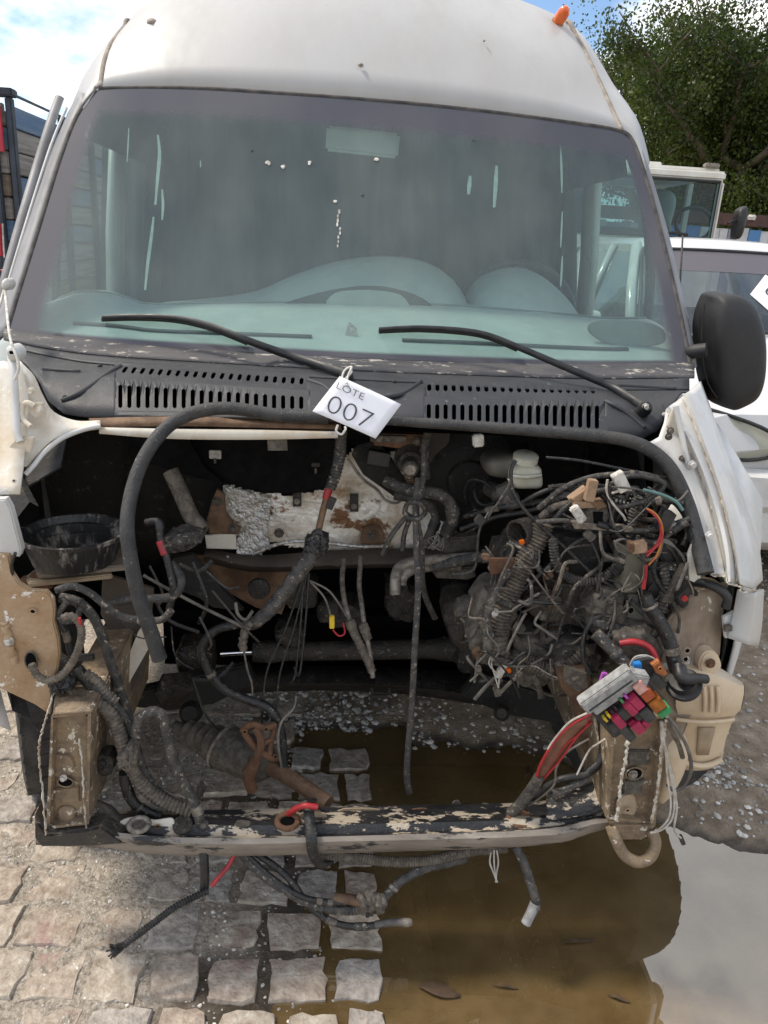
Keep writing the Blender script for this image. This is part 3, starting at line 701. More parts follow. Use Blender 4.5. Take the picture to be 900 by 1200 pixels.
roof = mesh_obj('roof', v, f, m_roof, van, 'full'); solid(roof, .012)
# seams where the fibreglass cap meets the sides
for k, (sx0, sx1) in enumerate((((118, 101), (154, 0)), ((727, 149), (668, 30)))):
    idx = 7 if k == 0 else 53
    pts = []
    kk = int(np.argmin([abs(r0c[i][0]-WS(*sx0)[0]) for i in range(61)]))
    k2 = int(np.argmin([abs(sec3[i][0]-P(*sx1, 2.95)[0]) for i in range(61)]))
    for t, rr in zip(np.linspace(0, 1, 9), rows):
        a = kk+(k2-kk)*t; i0 = int(a); w_ = a-i0; pts.append(rr[i0]*(1-w_)+rr[min(i0+1, 60)]*w_)
    pts += [pts[-1]+np.array([0, .3, 0]), pts[-1]+np.array([0, .8, 0])]
    v, f = sweep(catmull(pts, 4), .0075, 6, squash=.7); mesh_obj('roof_seam', v, f, m_seam, roof, 'full')
for x_, y_, s in ((177, 25, 9), (423, 75, 5), (560+8, 47, 2)):
    # mounting holes left in the roof
    tgt = None; d = ray(x_, y_)
    best = min(((np.linalg.norm(np.cross(np.array(p)-CAM, d))/np.linalg.norm(d), i) for i, p in enumerate([q for r_ in rows for q in r_])))[1]
    c = [q for r_ in rows for q in r_][best]; t = (c-CAM) @ d/(d @ d); c = CAM+d*(t-.004)
    k = mpp(c)*s/2
    n = 10; mesh_obj('roof_patch', [c+np.array([0, -.008, 0])]+[c+np.array([cos(a)*k*1.4, .012, sin(a)*k]) for a in np.linspace(0, 2*pi, n+1)[:-1]], [(0, 1+i, 1+(i+1) % n) for i in range(n)], m_seam, roof)
lp = P(657, 18, 2.86)
lathe('marker_lamp', lp+np.array([0, .03, -.012]), lp+np.array([.012, -.022, .018]), [(0, .017), (.3, .021), (.7, .019), (.92, .013), (1, .004)], m_amber, van, 14, 60)
lathe('lamp_base', lp+np.array([-.004, .05, -.03]), lp+np.array([0, .028, -.010]), [(0, .026), (1, .021)], m_seam, van, 14)

# pillars: glass edge, outer edge, then back to the side
def pillar(name, ins, outs, m, dY):
    a = resample(catmull([WS(x, y, .001) for x, y in ins], 5), 30)
    b = []
    for x, y in outs:
        q = WS(x, y, .06); b.append(q)
    b = resample(catmull(b, 5), 30); mid = (a+b)/2-np.array([0, .012, 0]); c = b+np.array([0, dY, 0])
    v, f = loft_pts([a+np.array([0, .004, 0]), mid, b, c]); o = mesh_obj(name, v, f, m, van, 45); solid(o, .01); return o
pl = pillar('windscreen_pillar', [(6, 392), (20, 345), (44, 266), (68, 190), (88, 140), (104, 112)], [(-14, 392), (4, 345), (29, 266), (55, 190), (76, 140), (92, 106)], m_alpil, .13)
pr_ = pillar('windscreen_pillar', [(811, 430), (806, 400), (793, 340), (776, 270), (760, 212), (746, 170)], [(817, 430), (812, 398), (799, 338), (782, 268), (765, 210), (752, 170)], m_alpil, .13)
for pts, w, mm in (([(-6, 385), (10, 330), (36, 244), (60, 170), (78, 126)], 3.5, m_white),):
    v, f = sweep(catmull([WS(a, b, .048) for a, b in pts], 5), .004, 6); mesh_obj('pillar_trim', v, f, mm, pl, 'full')
# edge of the left door standing proud of the pillar
tube('door_edge', [(-6, 372, 2.30), (20, 275, 2.46), (45, 190, 2.62), (62, 136, 2.72), (70, 114, 2.76)], 11, m_alpil, van, squash=.6)
# sides
def side_shell(s):
    mb = MB()
    prof = [(.93, .36), (1.0, .42), (1.02, .7), (1.03, 1.0), (1.015, 1.30)]
    ys = [2.28, 2.9, 3.4, 4.5, 6, 7.15]
    cs = [[np.array([s*(a-(.05 if y < 2.4 else 0)), y, b]) for a, b in prof] for y in ys]
    v, f = loft_pts(cs); mb.add(v, f)
    for y0, y1 in ((3.30, 3.46), (4.55, 4.66), (5.8, 5.9), (7.05, 7.15)):   # posts between side windows
        a = [np.array([s*x_, y, z]) for y in (y0, y1) for x_, z in ((1.015, 1.30), (1.0, 1.6), (.965, 1.955))]
        mb.add(a, [(0, 1, 4, 3), (1, 2, 5, 4)])
    o = mb.obj('body_side', m_white, van, 50); solid(o, .03)
    for y0, y1, x in ((2.42, 3.30, 0), (3.46, 4.55, 1), (4.66, 5.8, 1), (5.9, 7.05, 1)):
        q = [np.array([s*.985, y0, 1.30]), np.array([s*.985, y1, 1.30]), np.array([s*.945, y1, 1.955]), np.array([s*.945, y0+(.38 if x == 0 else 0), 1.955])]
        g_ = mesh_obj('side_window', q, [(0, 1, 2, 3)], m_sideglass, o)
        if x:                                   # drawn curtains inside
            n = 15; v = []
            for i in range(n):
                t = i/(n-1)
                for j_ in (0, 1): v.append(np.array([s*(.90+.015*(i % 2)-.05*j_), y0-.05+(y1-y0+.1)*t, 1.24+j_*.72]))
            mesh_obj('side_curtain', v, [(2*i, 2*i+1, 2*i+3, 2*i+2) for i in range(n-1)], m_curtain, van)
    return o
side_shell(-1); side_shell(1)
# front door frames behind the pillar: window post seen through the glass
for s in (-1, 1):
    v, f = sweep(catmull([np.array([s*.985, 2.62, 1.28]), np.array([s*.972, 2.66, 1.6]), np.array([s*.945, 2.86, 1.95])], 4), .016, 6); mesh_obj('quarter_post', v, f, m_blackpl, van, 'full')
# inside
boxw('cabin_floor', (-.95, 2.3, .40), (.95, 7.1, .44), m_dark, van)
v, f = loft_pts([sec3*np.array([.95, 1, 1])+np.array([0, d, -.07]) for d in (-.1, 2, 4.1)]); mesh_obj('headliner', v, f, m_liner, van, 'full')
rear = MB()
for x0, x1, z0, z1 in ((-.98, .98, .42, 1.35), (-.98, -.86, 1.35, 1.95), (.86, .98, 1.35, 1.95), (-.05, .05, 1.35, 1.95), (-.95, .95, 1.95, 2.30)):
    v, f = box_vf(((x0+x1)/2, 7.13, (z0+z1)/2), ((x1-x0)/2-.002, 0, 0), (0, .02, 0), (0, 0, (z1-z0)/2-.001)); rear.add(v, f)
rear.obj('rear_door', m_white, van)
# curtain across the van behind the seats, its slits of daylight painted as pale strips behind the windscreen
def curtain(name, xs, Y, y0, y1):
    """pleated curtain between photo columns"""
    n = max(int((xs[1][0]-xs[0][0])/6), 3); v = []
    for i in range(n+1):
        t = i/n; 
        for yy, k in ((y1, 0), ((y0+y1)/2, .5), (y0, 1)):
            xa = xs[0][0]*(1-k)+xs[0][1]*k; xb = xs[1][0]*(1-k)+xs[1][1]*k
            p = P(xa+(xb-xa)*t, yy, Y); p[1] += .02*sin(i*1.9+xs[0][0]); v.append(p)
    f = [(i*3+j, i*3+j+1, i*3+j+4, i*3+j+3) for i in range(n) for j in (0, 1)]
    return mesh_obj(name, v, f, m_curtain, van, 'full')
YC = 3.75
curtain('cabin_curtain', ((118, 122), (330, 330)), YC, 125, 425)
curtain('cabin_curtain', ((326, 326), (520, 520)), YC+.02, 125, 425)
curtain('cabin_curtain', ((516, 516), (676, 676)), YC, 125, 425)
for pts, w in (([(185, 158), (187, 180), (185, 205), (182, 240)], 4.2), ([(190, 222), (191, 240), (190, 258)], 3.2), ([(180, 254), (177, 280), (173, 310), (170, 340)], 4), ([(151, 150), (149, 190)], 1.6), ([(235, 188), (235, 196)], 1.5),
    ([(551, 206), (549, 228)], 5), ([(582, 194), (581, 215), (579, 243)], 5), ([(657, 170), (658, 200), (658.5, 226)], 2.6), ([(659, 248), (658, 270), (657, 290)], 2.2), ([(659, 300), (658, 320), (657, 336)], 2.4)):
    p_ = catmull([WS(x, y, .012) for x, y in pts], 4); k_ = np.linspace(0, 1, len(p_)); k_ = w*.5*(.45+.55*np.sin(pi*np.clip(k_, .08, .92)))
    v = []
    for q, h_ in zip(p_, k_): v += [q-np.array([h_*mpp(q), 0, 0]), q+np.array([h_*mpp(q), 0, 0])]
    mesh_obj('painted_daylight', v, [(2*i, 2*i+1, 2*i+3, 2*i+2) for i in range(len(p_)-1)], m_daylight, wsh)  # pale strips just behind the glass, painted as slits of daylight
# dashboard
base = resample(catmull([WS(x, y-4, .03) for x, y in bot_e], 5), 49)
topc = [(-6, 362), (40, 352), (100, 340), (140, 345), (168, 360), (250, 356), (330, 352), (410, 350), (520, 352), (660, 366), (700, 372), (760, 372), (800, 380)]
tp = resample(catmull([P(x, y, 2.72+.0*x) for x, y in topc], 5), 49)
tp[:, 0] = np.clip(tp[:, 0], -.95, .95); base[:, 0] = np.clip(base[:, 0], -.93, .93)
rows_ = [base+(tp-base)*t+np.array([0, 0, .05*sin(pi*t)**1.5-.0]) for t in np.linspace(0, 1, 8)]
rows_ += [tp+np.array([0, .06, -.03]), tp+np.array([0, .08, -.45])]
v, f = loft_pts(rows_); dash = mesh_obj('dashboard', v, f, m_dash, van, 'full')
for r_, w_, a_, b_, m_ in ((rows_[1], .006, 5, 22, m_dashd), (rows_[1], .006, 27, 44, m_dashd), (rows_[4], .003, 2, 47, m_dashm)):
    v, f = sweep([q+np.array([0, -.003, .002]) for q in r_[a_:b_]], w_, 6, squash=1.5); mesh_obj('defroster_slot' if w_ > .004 else 'dash_seam', v, f, m_, dash, 'full')
def hump(name, sil, Y0, Y1, m, lift=.02, parent=dash):
    a = resample(catmull([P(x, y, Y1) for x, y in sil], 5), 25); lo = min(a[0][2], a[-1][2])
    rows2 = []
    for t in np.linspace(0, 1, 7):
        q = a.copy(); k = sin(t*pi/2)**.6
        q[:, 2] = lo-.06+(a[:, 2]-lo+.06)*k; q[:, 1] = Y0+(Y1-Y0)*t; rows2.append(q)
    rows2.append(a+np.array([0, .05, -.02])); rows2.append(a*np.array([1, 1, 0])+np.array([0, .06, lo-.25]))
    v, f = loft_pts(rows2); return mesh_obj(name, v, f, m, parent, 'full')
hump('dash_wing', [(164, 372), (182, 356), (240, 350), (300, 341), (345, 322), (395, 306), (445, 300), (490, 304), (520, 318), (540, 342), (548, 376)], 2.36, 2.74, m_dash)
hump('instrument_hood', [(538, 384), (545, 348), (560, 326), (590, 314), (620, 316), (648, 336), (664, 360), (672, 388)], 2.32, 2.74, m_dash)
hump('dash_pod', [(20, 392), (40, 368), (80, 345), (120, 340), (150, 350), (172, 380)], 2.30, 2.6, m_dash)
plate('centre_vent', [(322, 362), (350, 350), (400, 338), (450, 336), (496, 350), (512, 372), (470, 378), (400, 372), (350, 372)], m_dashd, dash, 2.40, .02, rnd=True)
plate('centre_clock', [(384, 362), (392, 344), (430, 340), (470, 346), (478, 366), (430, 362)], m_dash, dash, 2.38, .02, .003, rnd=True)
plate('dash_tray', [(690, 388), (700, 376), (745, 376), (775, 384), (780, 400), (760, 406), (715, 404)], m_dashm, dash, 2.2, .01, .003, rnd=True)
v, f = sweep(catmull([P(605+66*cos(a), 366+58*sin(a), 2.86+.04*sin(a)) for a in np.linspace(0, 2*pi, 25)[:-1]], 2, closed=True)+[P(671, 366, 2.86)], .014, 8); mesh_obj('steering_wheel', v, f, m_blackpl, van, 'full')
blk('rear_view_mirror', (425, 166), (86, 27), -2, 2.55, .03, m_dash, van, .008)
sc_ = thing('paper_scrap', 'torn white paper scrap lying on the dashboard behind the windscreen', 'paper', WS(410, 395, .06))
for q in ([(402, 400), (409, 377), (418, 384), (420, 396)], [(406, 399), (426, 395), (446, 402), (440, 407), (415, 406)]):
    plate('paper_piece', [(x, y) for x, y in q], m_connw, sc_, 2.13, .002)

# ------------------------------------------------------------------ cowl panel and grilles
def cowl_Y(x, y):
    """distance of the cowl surface under a photo point: rows fall towards the viewer"""
    yb = np.interp(x, [b[0] for b in bot_e], [b[1] for b in bot_e])
    yl = np.interp(x, [30, 105, 300, 400, 480, 600, 700, 760, 820], [480, 486, 488, 491, 494, 503, 510, 514, 500])
    t = (y-yb)/(yl-yb); Xc = (x-420)/420
    return np.interp(t, [-.1, 0, .25, .42, .55, 1, 1.3], [2.02, 1.985, 1.90, 1.815, 1.745, 1.655, 1.65])+.10*Xc*Xc
def CP(x, y, o=0.0): return P(x, y, cowl_Y(x, y)+o)
def colpts(xt, xb, yb_, yt, n): return [(xt+(xb-xt)*k, yt+(yb_-yt)*k) for k in np.linspace(0, 1, n)]
lip_e = [(-20, 398), (12, 412), (32, 428), (46, 446), (55, 468), (74, 484), (104, 489), (200, 486), (300, 488), (400, 491), (480, 494), (600, 503), (700, 510), (752, 514), (772, 503), (783, 482), (798, 460), (820, 442)]
lip3 = cr2(lip_e, 90); bt3 = cr2([(a, b) for a, b in [(-20, 384)]+bot_e+[(822, 430)]], 90)
# separate strips so the slots have real edges: upper ledge, small-slot band, tall-slot band, plain ends
def strip(name, top, bottom, m, parent, n=60, off=(0, 0), thick=.004):
    a = cr2(top, n); b = cr2(bottom, n); rows2 = []
    for k in np.linspace(0, 1, 5):
        rows2.append([CP(*(a[i]*(1-k)+b[i]*k)[:2], off[0]*(1-k)+off[1]*k) for i in range(n)])
    v, f = loft_pts(rows2); o = mesh_obj(name, v, f, m, parent, 30); solid(o, thick); return o
def bottom_of(x): return np.interp(x, bt3[:, 0], bt3[:, 1])
def lip_of(x):
    return np.interp(x, [-20, 12, 32, 46, 55, 74, 104, 200, 300, 400, 480, 600, 700, 752, 772, 783, 798, 820], [398, 412, 428, 446, 468, 484, 489, 486, 488, 491, 494, 503, 510, 514, 503, 482, 460, 442])
cowl = bpy.data.objects.new('cowl_panel', None); COL.objects.link(cowl); attach(cowl, van)
def cut_band(name, x0, x1, ytop, ybot, holes, m, n_extra=2):
    """band between two photo lines with rounded slots left open; holes: (x, y, w, h, slant)"""
    mb = MB(); xs_ = [x0]+[(holes[i][0]+holes[i+1][0])/2 for i in range(len(holes)-1)]+[x1]
    for i, (hx, hy, w, h, sl_) in enumerate(holes):
        xa, xb = xs_[i], xs_[i+1]
        o = [(xa, ytop(xa)), ((xa+xb)/2, ytop((xa+xb)/2)), (xb, ytop(xb)), (xb, (ytop(xb)+ybot(xb))/2), (xb, ybot(xb)), ((xa+xb)/2, ybot((xa+xb)/2)), (xa, ybot(xa)), (xa, (ytop(xa)+ybot(xa))/2)]
        q = [(hx-w*.5+sl_, hy+w*.4), (hx+sl_, hy), (hx+w*.5+sl_, hy+w*.4), (hx+w*.5+sl_/2, hy+h/2), (hx+w*.5, hy+h-w*.4), (hx, hy+h), (hx-w*.5, hy+h-w*.4), (hx-w*.5+sl_/2, hy+h/2)]
        V_ = [CP(*p) for p in o]+[CP(*p) for p in q]+[CP(*p, .03) for p in q]
        F_ = [(k, (k+1) % 8, 8+(k+1) % 8, 8+k) for k in range(8)]+[(8+k, 8+(k+1) % 8, 16+(k+1) % 8, 16+k) for k in range(8)]
        mb.add(V_, F_)
    return mb.obj(name, m, cowl)
def yb1(x): return bottom_of(x)
yled = lambda x: bottom_of(x)+np.interp(x, [0, 100, 440, 800], [10, 14, 14, 14])          # first groove
yled2 = lambda x: bottom_of(x)+np.interp(x, [0, 100, 440, 800], [13, 20, 21, 24])
xsl = np.linspace(4, 815, 40)
ledge_x = np.linspace(4, 814, 40)
strip('windscreen_ledge', [(x, bottom_of(x)-3) for x in ledge_x], [(x, yled(x)) for x in ledge_x], m_cowl_dust, cowl, 80, (-.006, -.002))
ledge2_x = np.linspace(14, 808, 40)
strip('cowl_step', [(x, yled(x)+1.6) for x in ledge2_x], [(x, yled2(x)+4) for x in ledge2_x], m_cowl, cowl, 80, (.0, .0))
def ytop2(x): return yled2(x)+5.5
lband_t = lambda x: np.interp(x, [135, 360], [425.5, 440]); lband_m = lambda x: np.interp(x, [135, 360], [443.5, 457.5]); lband_b = lambda x: np.interp(x, [135, 360], [481, 484])
rband_t = lambda x: np.interp(x, [497, 706], [446.5, 450]); rband_m = lambda x: np.interp(x, [497, 706], [466, 468]); rband_b = lambda x: np.interp(x, [497, 706], [492.5, 505])
cut_band('small_slot_grille', 135, 362, lband_t, lband_m, [(145+i*10.4, 428.8+i*.68, 4.6, 8.5, 3-i*.12) for i in range(21)], m_cowl)
cut_band('tall_slot_grille', 135, 362, lambda x: lband_m(x)+.0, lband_b, [(141+i*10.6, 450.5+i*.68, 4.9, 28-i*.62, 0) for i in range(21)], m_cowl)
cut_band('small_slot_grille', 497, 712, rband_t, rband_m, [(503+i*9.6, 449.5+i*.15, 4.8, 9, -.0-i*.12) for i in range(21)], m_cowl)
cut_band('tall_slot_grille', 497, 712, rband_m, rband_b, [(502.5+i*9.85, 473.2+i*.08, 4.9, 17.5+i*.52, 0) for i in range(21)], m_cowl)
def fill(name, poly, m, off=.0, n=12, thick=.004):
    """cowl piece from top and bottom lines"""
    t, b = poly; return strip(name, t, b, m, cowl, 40, (off, off), thick)
strip('cowl_shoulder', [(x, ytop2(x)) for x in np.linspace(20, 136, 20)], [(x, min(lip_of(x), 488)) for x in np.linspace(20, 136, 20)], m_cowl, cowl, 40)
strip('cowl_crease', [(x, ytop2(x)) for x in np.linspace(134, 363, 20)], [(x, lband_t(x)+.3) for x in np.linspace(134, 363, 20)], m_cowl, cowl, 40)
strip('cowl_shoulder', [(x, ytop2(x)) for x in np.linspace(360, 499, 20)], [(x, lip_of(x)+2) for x in np.linspace(360, 499, 20)], m_cowl, cowl, 40)
strip('cowl_crease', [(x, ytop2(x)) for x in np.linspace(496, 714, 20)], [(x, rband_t(x)+.3) for x in np.linspace(496, 714, 20)], m_cowl, cowl, 40)
strip('cowl_shoulder', [(x, ytop2(x)) for x in np.linspace(709, 818, 24)], [(x, max(lip_of(x), ytop2(x)+2)) for x in np.linspace(709, 818, 24)], m_cowl, cowl, 40)
strip('cowl_lip', [(x, lband_b(x)) for x in np.linspace(134, 363, 12)], [(x, lip_of(x)+3) for x in np.linspace(134, 363, 12)], m_cowl, cowl, 30)
strip('cowl_lip', [(x, rband_b(x)) for x in np.linspace(496, 714, 12)], [(x, lip_of(x)+3) for x in np.linspace(496, 714, 12)], m_cowl, cowl, 30)
# raised ribs pressed into the panel
for pts in ([(72, 470), (98, 458), (128, 437), (142, 429)], [(360, 446), (378, 452), (392, 464)], [(440, 466), (470, 462), (494, 447)], [(708, 470), (722, 476), (740, 488), (756, 502)], [(722, 452), (760, 454), (792, 456)], [(50, 433), (94, 436)]):
    v, f = sweep(catmull([CP(x, y, -.002) for x, y in pts], 5), .006, 6, squash=.6); mesh_obj('pressed_rib', v, f, m_cowl, cowl, 'full')
for x, y in ((76, 466), (117, 429), (782-3, 486), (462, 448)):
    p = CP(x, y, -.003); lathe('panel_screw', p+np.array([0, .004, 0]), p-np.array([0, .004, .001]), [(0, .006), (.6, .006), (1, .003)], m_black if x < 700 else m_connw, cowl, 8)
# dark plenum under the grille and rusty lip below it
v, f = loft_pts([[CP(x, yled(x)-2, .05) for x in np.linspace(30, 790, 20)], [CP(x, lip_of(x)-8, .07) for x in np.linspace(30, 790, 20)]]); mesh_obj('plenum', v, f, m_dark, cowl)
loft('lip_flange', [[(104, 490, 1.68), (200, 488, 1.67), (300, 490, 1.67), (400, 494, 1.67)], [(106, 500, 1.66), (200, 498, 1.655), (300, 500, 1.655), (400, 502, 1.655)]], m_rustbrown, van, 20, .006)
loft('bonnet_slam_flange', [[(118, 500, 1.665), (200, 502, 1.66), (300, 503, 1.66), (396, 505, 1.66)], [(118, 507, 1.665), (200, 513, 1.66), (300, 514, 1.66), (396, 512, 1.66)]], m_rustwhite, van, 20, .01)
plate('flange_tab', [(313, 514), (336, 513), (337, 528), (314, 528)], m_dust, van, 1.67, .004)

# wipers
def wiper(pts, w, blade, pivot, lab):
    o = bpy.data.objects.new('wiper', None); COL.objects.link(o); attach(o, van)
    n = len(pts)
    path = catmull([WS(x, y, -.03-.012*k) if k < len(pts)-2 else CP(x, y, -.035) for k, (x, y) in enumerate(pts)], 6)
    r = np.linspace(w[0], w[1], len(path)); r = r*np.array([mpp(q) for q in path])/2
    v, f = sweep(path, r, 8, squash=.7); a = mesh_obj('wiper_arm', v, f, m_blackpl, o, 50)
    v, f = sweep(catmull([WS(x, y, -.014) for x, y in blade], 6), .006, 6, squash=1.6); mesh_obj('wiper_blade', v, f, m_cable, o, 'full')
    p = CP(*pivot, -.035); lathe('pivot_cap', p+np.array([0, .03, -.02]), p-np.array([0, .008, -.006]), [(0, .016), (.7, .017), (1, .011)], m_blackpl, o, 14)
    return o
wiper([(120, 372), (160, 371), (206, 373), (246, 382), (290, 399), (340, 417), (404, 438)], (5, 11), [(120, 374.5), (160, 373.5), (206, 376), (246, 385), (290, 402)], (406, 440), '')
w2 = wiper([(444, 386), (490, 384), (540, 387), (572, 393), (610, 408), (650, 425), (695, 444), (722, 456), (760, 480)], (5, 10), [(444, 388.5), (490, 387), (540, 390), (572, 396), (606, 410)], (757, 478), '')
bolt(w2, 757, 477, CP(757, 477)[1]-.045, 6, m_connw)

# ------------------------------------------------------------------ mirror
mir = bpy.data.objects.new('side_mirror', None); COL.objects.link(mir); attach(mir, van)
dome('mirror_shell', [(828, 352), (834, 344), (852, 343), (868, 351), (879, 370), (885, 400), (884, 440), (876, 464), (860, 475), (847, 477), (834, 466), (825, 440), (820, 397), (822, 370)], 2.20, .10, m_mirror, mir, .05, power=4.2, n=5)
plate('mirror_glass', [(826, 356), (850, 346), (876, 362), (884, 402), (880, 445), (850, 472), (832, 460), (822, 400)], m_dkglass, mir, 2.252, .004, rnd=True)
tube('mirror_arm', [(804, 414, 2.14), (813, 412, 2.11), (828, 410, 2.09)], 17, m_mirror, mir); tube('mirror_seam', [(826, 356, 2.135), (822, 400, 2.125), (828, 444, 2.125), (840, 466, 2.135)], 1.6, m_black, mir)

# ------------------------------------------------------------------ right wing
wing = loft('front_wing', [
    [(758, 520, 1.64), (782, 536, 1.61), (803, 570, 1.57), (818, 612, 1.52), (828, 650, 1.48), (833, 672, 1.46)],
    [(772, 512, 1.64), (796, 540, 1.60), (818, 586, 1.56), (834, 640, 1.50), (841, 674, 1.455)],
    [(778, 496, 1.66), (803, 530, 1.61), (826, 584, 1.56), (842, 640, 1.50), (850, 675, 1.45)],
    [(780, 480, 1.685), (805, 522, 1.628), (829, 582, 1.57), (845, 642, 1.50), (851, 679, 1.45)],
    [(784, 476, 1.668), (809, 518, 1.606), (833, 578, 1.545), (848, 638, 1.476), (853, 679, 1.43)],
    [(793, 470, 1.70), (815, 516, 1.62), (838, 580, 1.55), (853, 640, 1.47), (856, 682, 1.43)],
    [(799, 465, 1.712), (819, 513, 1.636), (843, 580, 1.568), (858, 640, 1.494), (864, 685, 1.455)],
    [(803, 461, 1.70), (823, 511, 1.618), (847, 580, 1.548), (862, 640, 1.474), (868, 685, 1.432)],
    [(812, 456, 1.73), (832, 505, 1.65), (858, 575, 1.57), (877, 640, 1.50), (884, 690, 1.45)],
    [(820, 448, 1.78), (842, 505, 1.70), (870, 580, 1.63), (889, 640, 1.56), (894, 680, 1.52)],
    [(822, 446, 2.28), (842, 503, 2.2), (870, 578, 2.1), (889, 638, 2.0), (894, 678, 1.9)]], m_wing, van, 30, .006, 18)
for pts in ([(781, 481, 1.68), (806, 523, 1.624), (830, 583, 1.566), (846, 643, 1.496), (851, 676, 1.45)], [(800, 466, 1.708), (820, 514, 1.632), (844, 581, 1.564), (859, 641, 1.49), (864, 682, 1.452)]): tube('fold_grime', pts, 1.8, m_weld, wing, wob=.0007, n=9, rn=.5, sides=5)
tube('torn_edge', [(833, 674, 1.455), (850, 676, 1.448), (853, 683, 1.436), (866, 687, 1.438), (870, 694, 1.43), (892, 691, 1.47)], 2.2, m_weld, wing, wob=.0008, n=8, rn=.4, sides=5)
loft('wing_corner', [[(864, 690, 1.47), (858, 722, 1.47), (852, 746, 1.47)], [(882, 694, 1.46), (878, 730, 1.46), (874, 754, 1.46)], [(892, 690, 1.52), (890, 730, 1.52), (886, 756, 1.52)]], m_white, van, 10, .006)
plate('corner_bracket', [(848, 724), (864, 716), (868, 738), (876, 750), (850, 748)], m_carbump, van, 1.475, .01, .002)
blk('clip_nut', (854, 737), (9, 8), 10, 1.46, .01, m_dust, van)
for x, y, Y in ((832, 628, 1.475), (812, 545, 1.58)): bolt(van, x, y, Y, 7, m_white)
hg = bpy.data.objects.new('bonnet_hinge', None); COL.objects.link(hg); attach(hg, van)
plate('hinge_plate', [(782, 500), (789, 480), (795, 482), (800, 505), (812, 545), (806, 548), (794, 530)], m_rustwhite, hg, 1.64, .008, .002)
tube('hinge_arm', [(792, 476, 1.63), (797, 500, 1.62), (803, 530, 1.60), (808, 548, 1.59)], 7, m_white, hg)
for x, y in ((786, 505), (784, 512), (807, 546), (800, 538)): bolt(hg, x, y, 1.60, 6, m_dust)
plate('seal_clip', [(806, 650), (812, 634), (822, 668), (820, 685), (808, 680)], m_rustwhite, van, 1.48, .006)

# left wing remains
loft('front_wing', [[(-30, 430, 1.70), (-5, 480, 1.64), (-2, 530, 1.58), (-4, 580, 1.52)], [(6, 424, 1.69), (12, 470, 1.64), (14, 530, 1.57), (14, 580, 1.51)], [(26, 430, 1.68), (34, 470, 1.64), (30, 530, 1.57), (24, 580, 1.51)]], m_rustwhite, van, 16, .006)
loft('wing_flange', [[(24, 424, 1.70), (40, 440, 1.68), (50, 462, 1.67), (64, 484, 1.67), (90, 494, 1.665), (118, 493, 1.66)], [(16, 450, 1.67), (24, 478, 1.66), (40, 500, 1.65), (62, 502, 1.65), (90, 503, 1.655), (118, 500, 1.655)], [(14, 520, 1.58), (26, 548, 1.57), (42, 536, 1.60), (62, 517, 1.62), (86, 508, 1.64), (118, 503, 1.65)]], m_rustwhite, van, 24, .006)
tube('wing_edge', [(118, 499, 1.645), (96, 504, 1.635), (72, 514, 1.615), (52, 530, 1.595), (40, 545, 1.575), (30, 556, 1.565)], 6, m_white, van)
plate('wing_lower', [(-20, 586), (6, 585), (12, 596), (25, 645), (22, 653), (-20, 648)], m_white, van, 1.47, .02, .003)
hl = bpy.data.objects.new('bonnet_hinge', None); COL.objects.link(hl); attach(hl, van)
tube('hinge_arm', [(12, 412, 1.66), (16, 440, 1.62), (18, 470, 1.60), (20, 505, 1.57), (24, 518, 1.56)], 9, m_white, hl)
tube('hinge_link', [(36, 500, 1.58), (26, 490, 1.59), (26, 476, 1.60), (32, 472, 1.60), (40, 476, 1.60)], 7, m_rustwhite, hl)
plate('hinge_plate', [(32, 472), (50, 472), (52, 486), (40, 490), (34, 484)], m_rustwhite, hl, 1.61, .01, .002)
plate('hinge_foot', [(10, 524), (22, 512), (40, 512), (36, 530), (14, 534)], m_rustwhite, hl, 1.57, .008, .002)
dome('hinge_pin', [(8, 408), (16, 404), (24, 412), (22, 422), (12, 422)], 1.64, .015, m_white, hl)
hole(hl, 14, 413, 1.622, 7, 6, m_white, m_dark)
for x, y in ((36, 458), (46, 480), (15, 534), (36, 516)): bolt(hl, x, y, 1.60, 6, m_rustwhite)
hole(van, 17, 563, 1.505, 4, 4, m_rustwhite, m_dark)
t = thing('string', 'white cord tied from the left windscreen pillar down to the bonnet hinge', 'cord', P(8, 380, 1.8))
tube('cord', [(4, 330, 2.02), (7, 352, 1.95), (10, 385, 1.75), (14, 405, 1.63)], 3.2, m_string, t)
tube('cord', [(6, 335, 2.02), (-4, 370, 1.9)], 3.0, m_string, t)
tube('cord', [(14, 404, 1.625), (20, 420, 1.61), (22, 432, 1.60), (17, 445, 1.60)], 3.4, m_string, t)
dome('knot', [(3, 330), (8, 326), (13, 333), (9, 340), (3, 338)], 2.0, .012, m_string, t)

# headlamp panel, left
pan = plate('headlamp_panel', [(-25, 648), (10, 650), (14, 672), (22, 684), (36, 692), (54, 693), (62, 702), (64, 718), (63, 728), (68, 748), (70, 768), (67, 786), (62, 800), (60, 818), (58, 838), (40, 826), (-25, 796)], m_panel, van, 1.46, .012, .003)
hole(pan, 39, 716, 1.455, 7, 6, m_panel, m_dark); hole(pan, 37, 774, 1.455, 14, 24, m_dust, m_dark, 'slot')
bolt(pan, 10, 752, 1.45, 8, m_connw); tube('weld_scar', [(6, 728, 1.458), (9, 745, 1.456), (14, 762, 1.456), (17, 776, 1.458)], 9, m_panel, pan, wob=.002)
tube('support_wire', [(18, 648, 1.45), (14, 662, 1.46), (17, 682, 1.47), (24, 690, 1.48)], 4, m_cable, van)
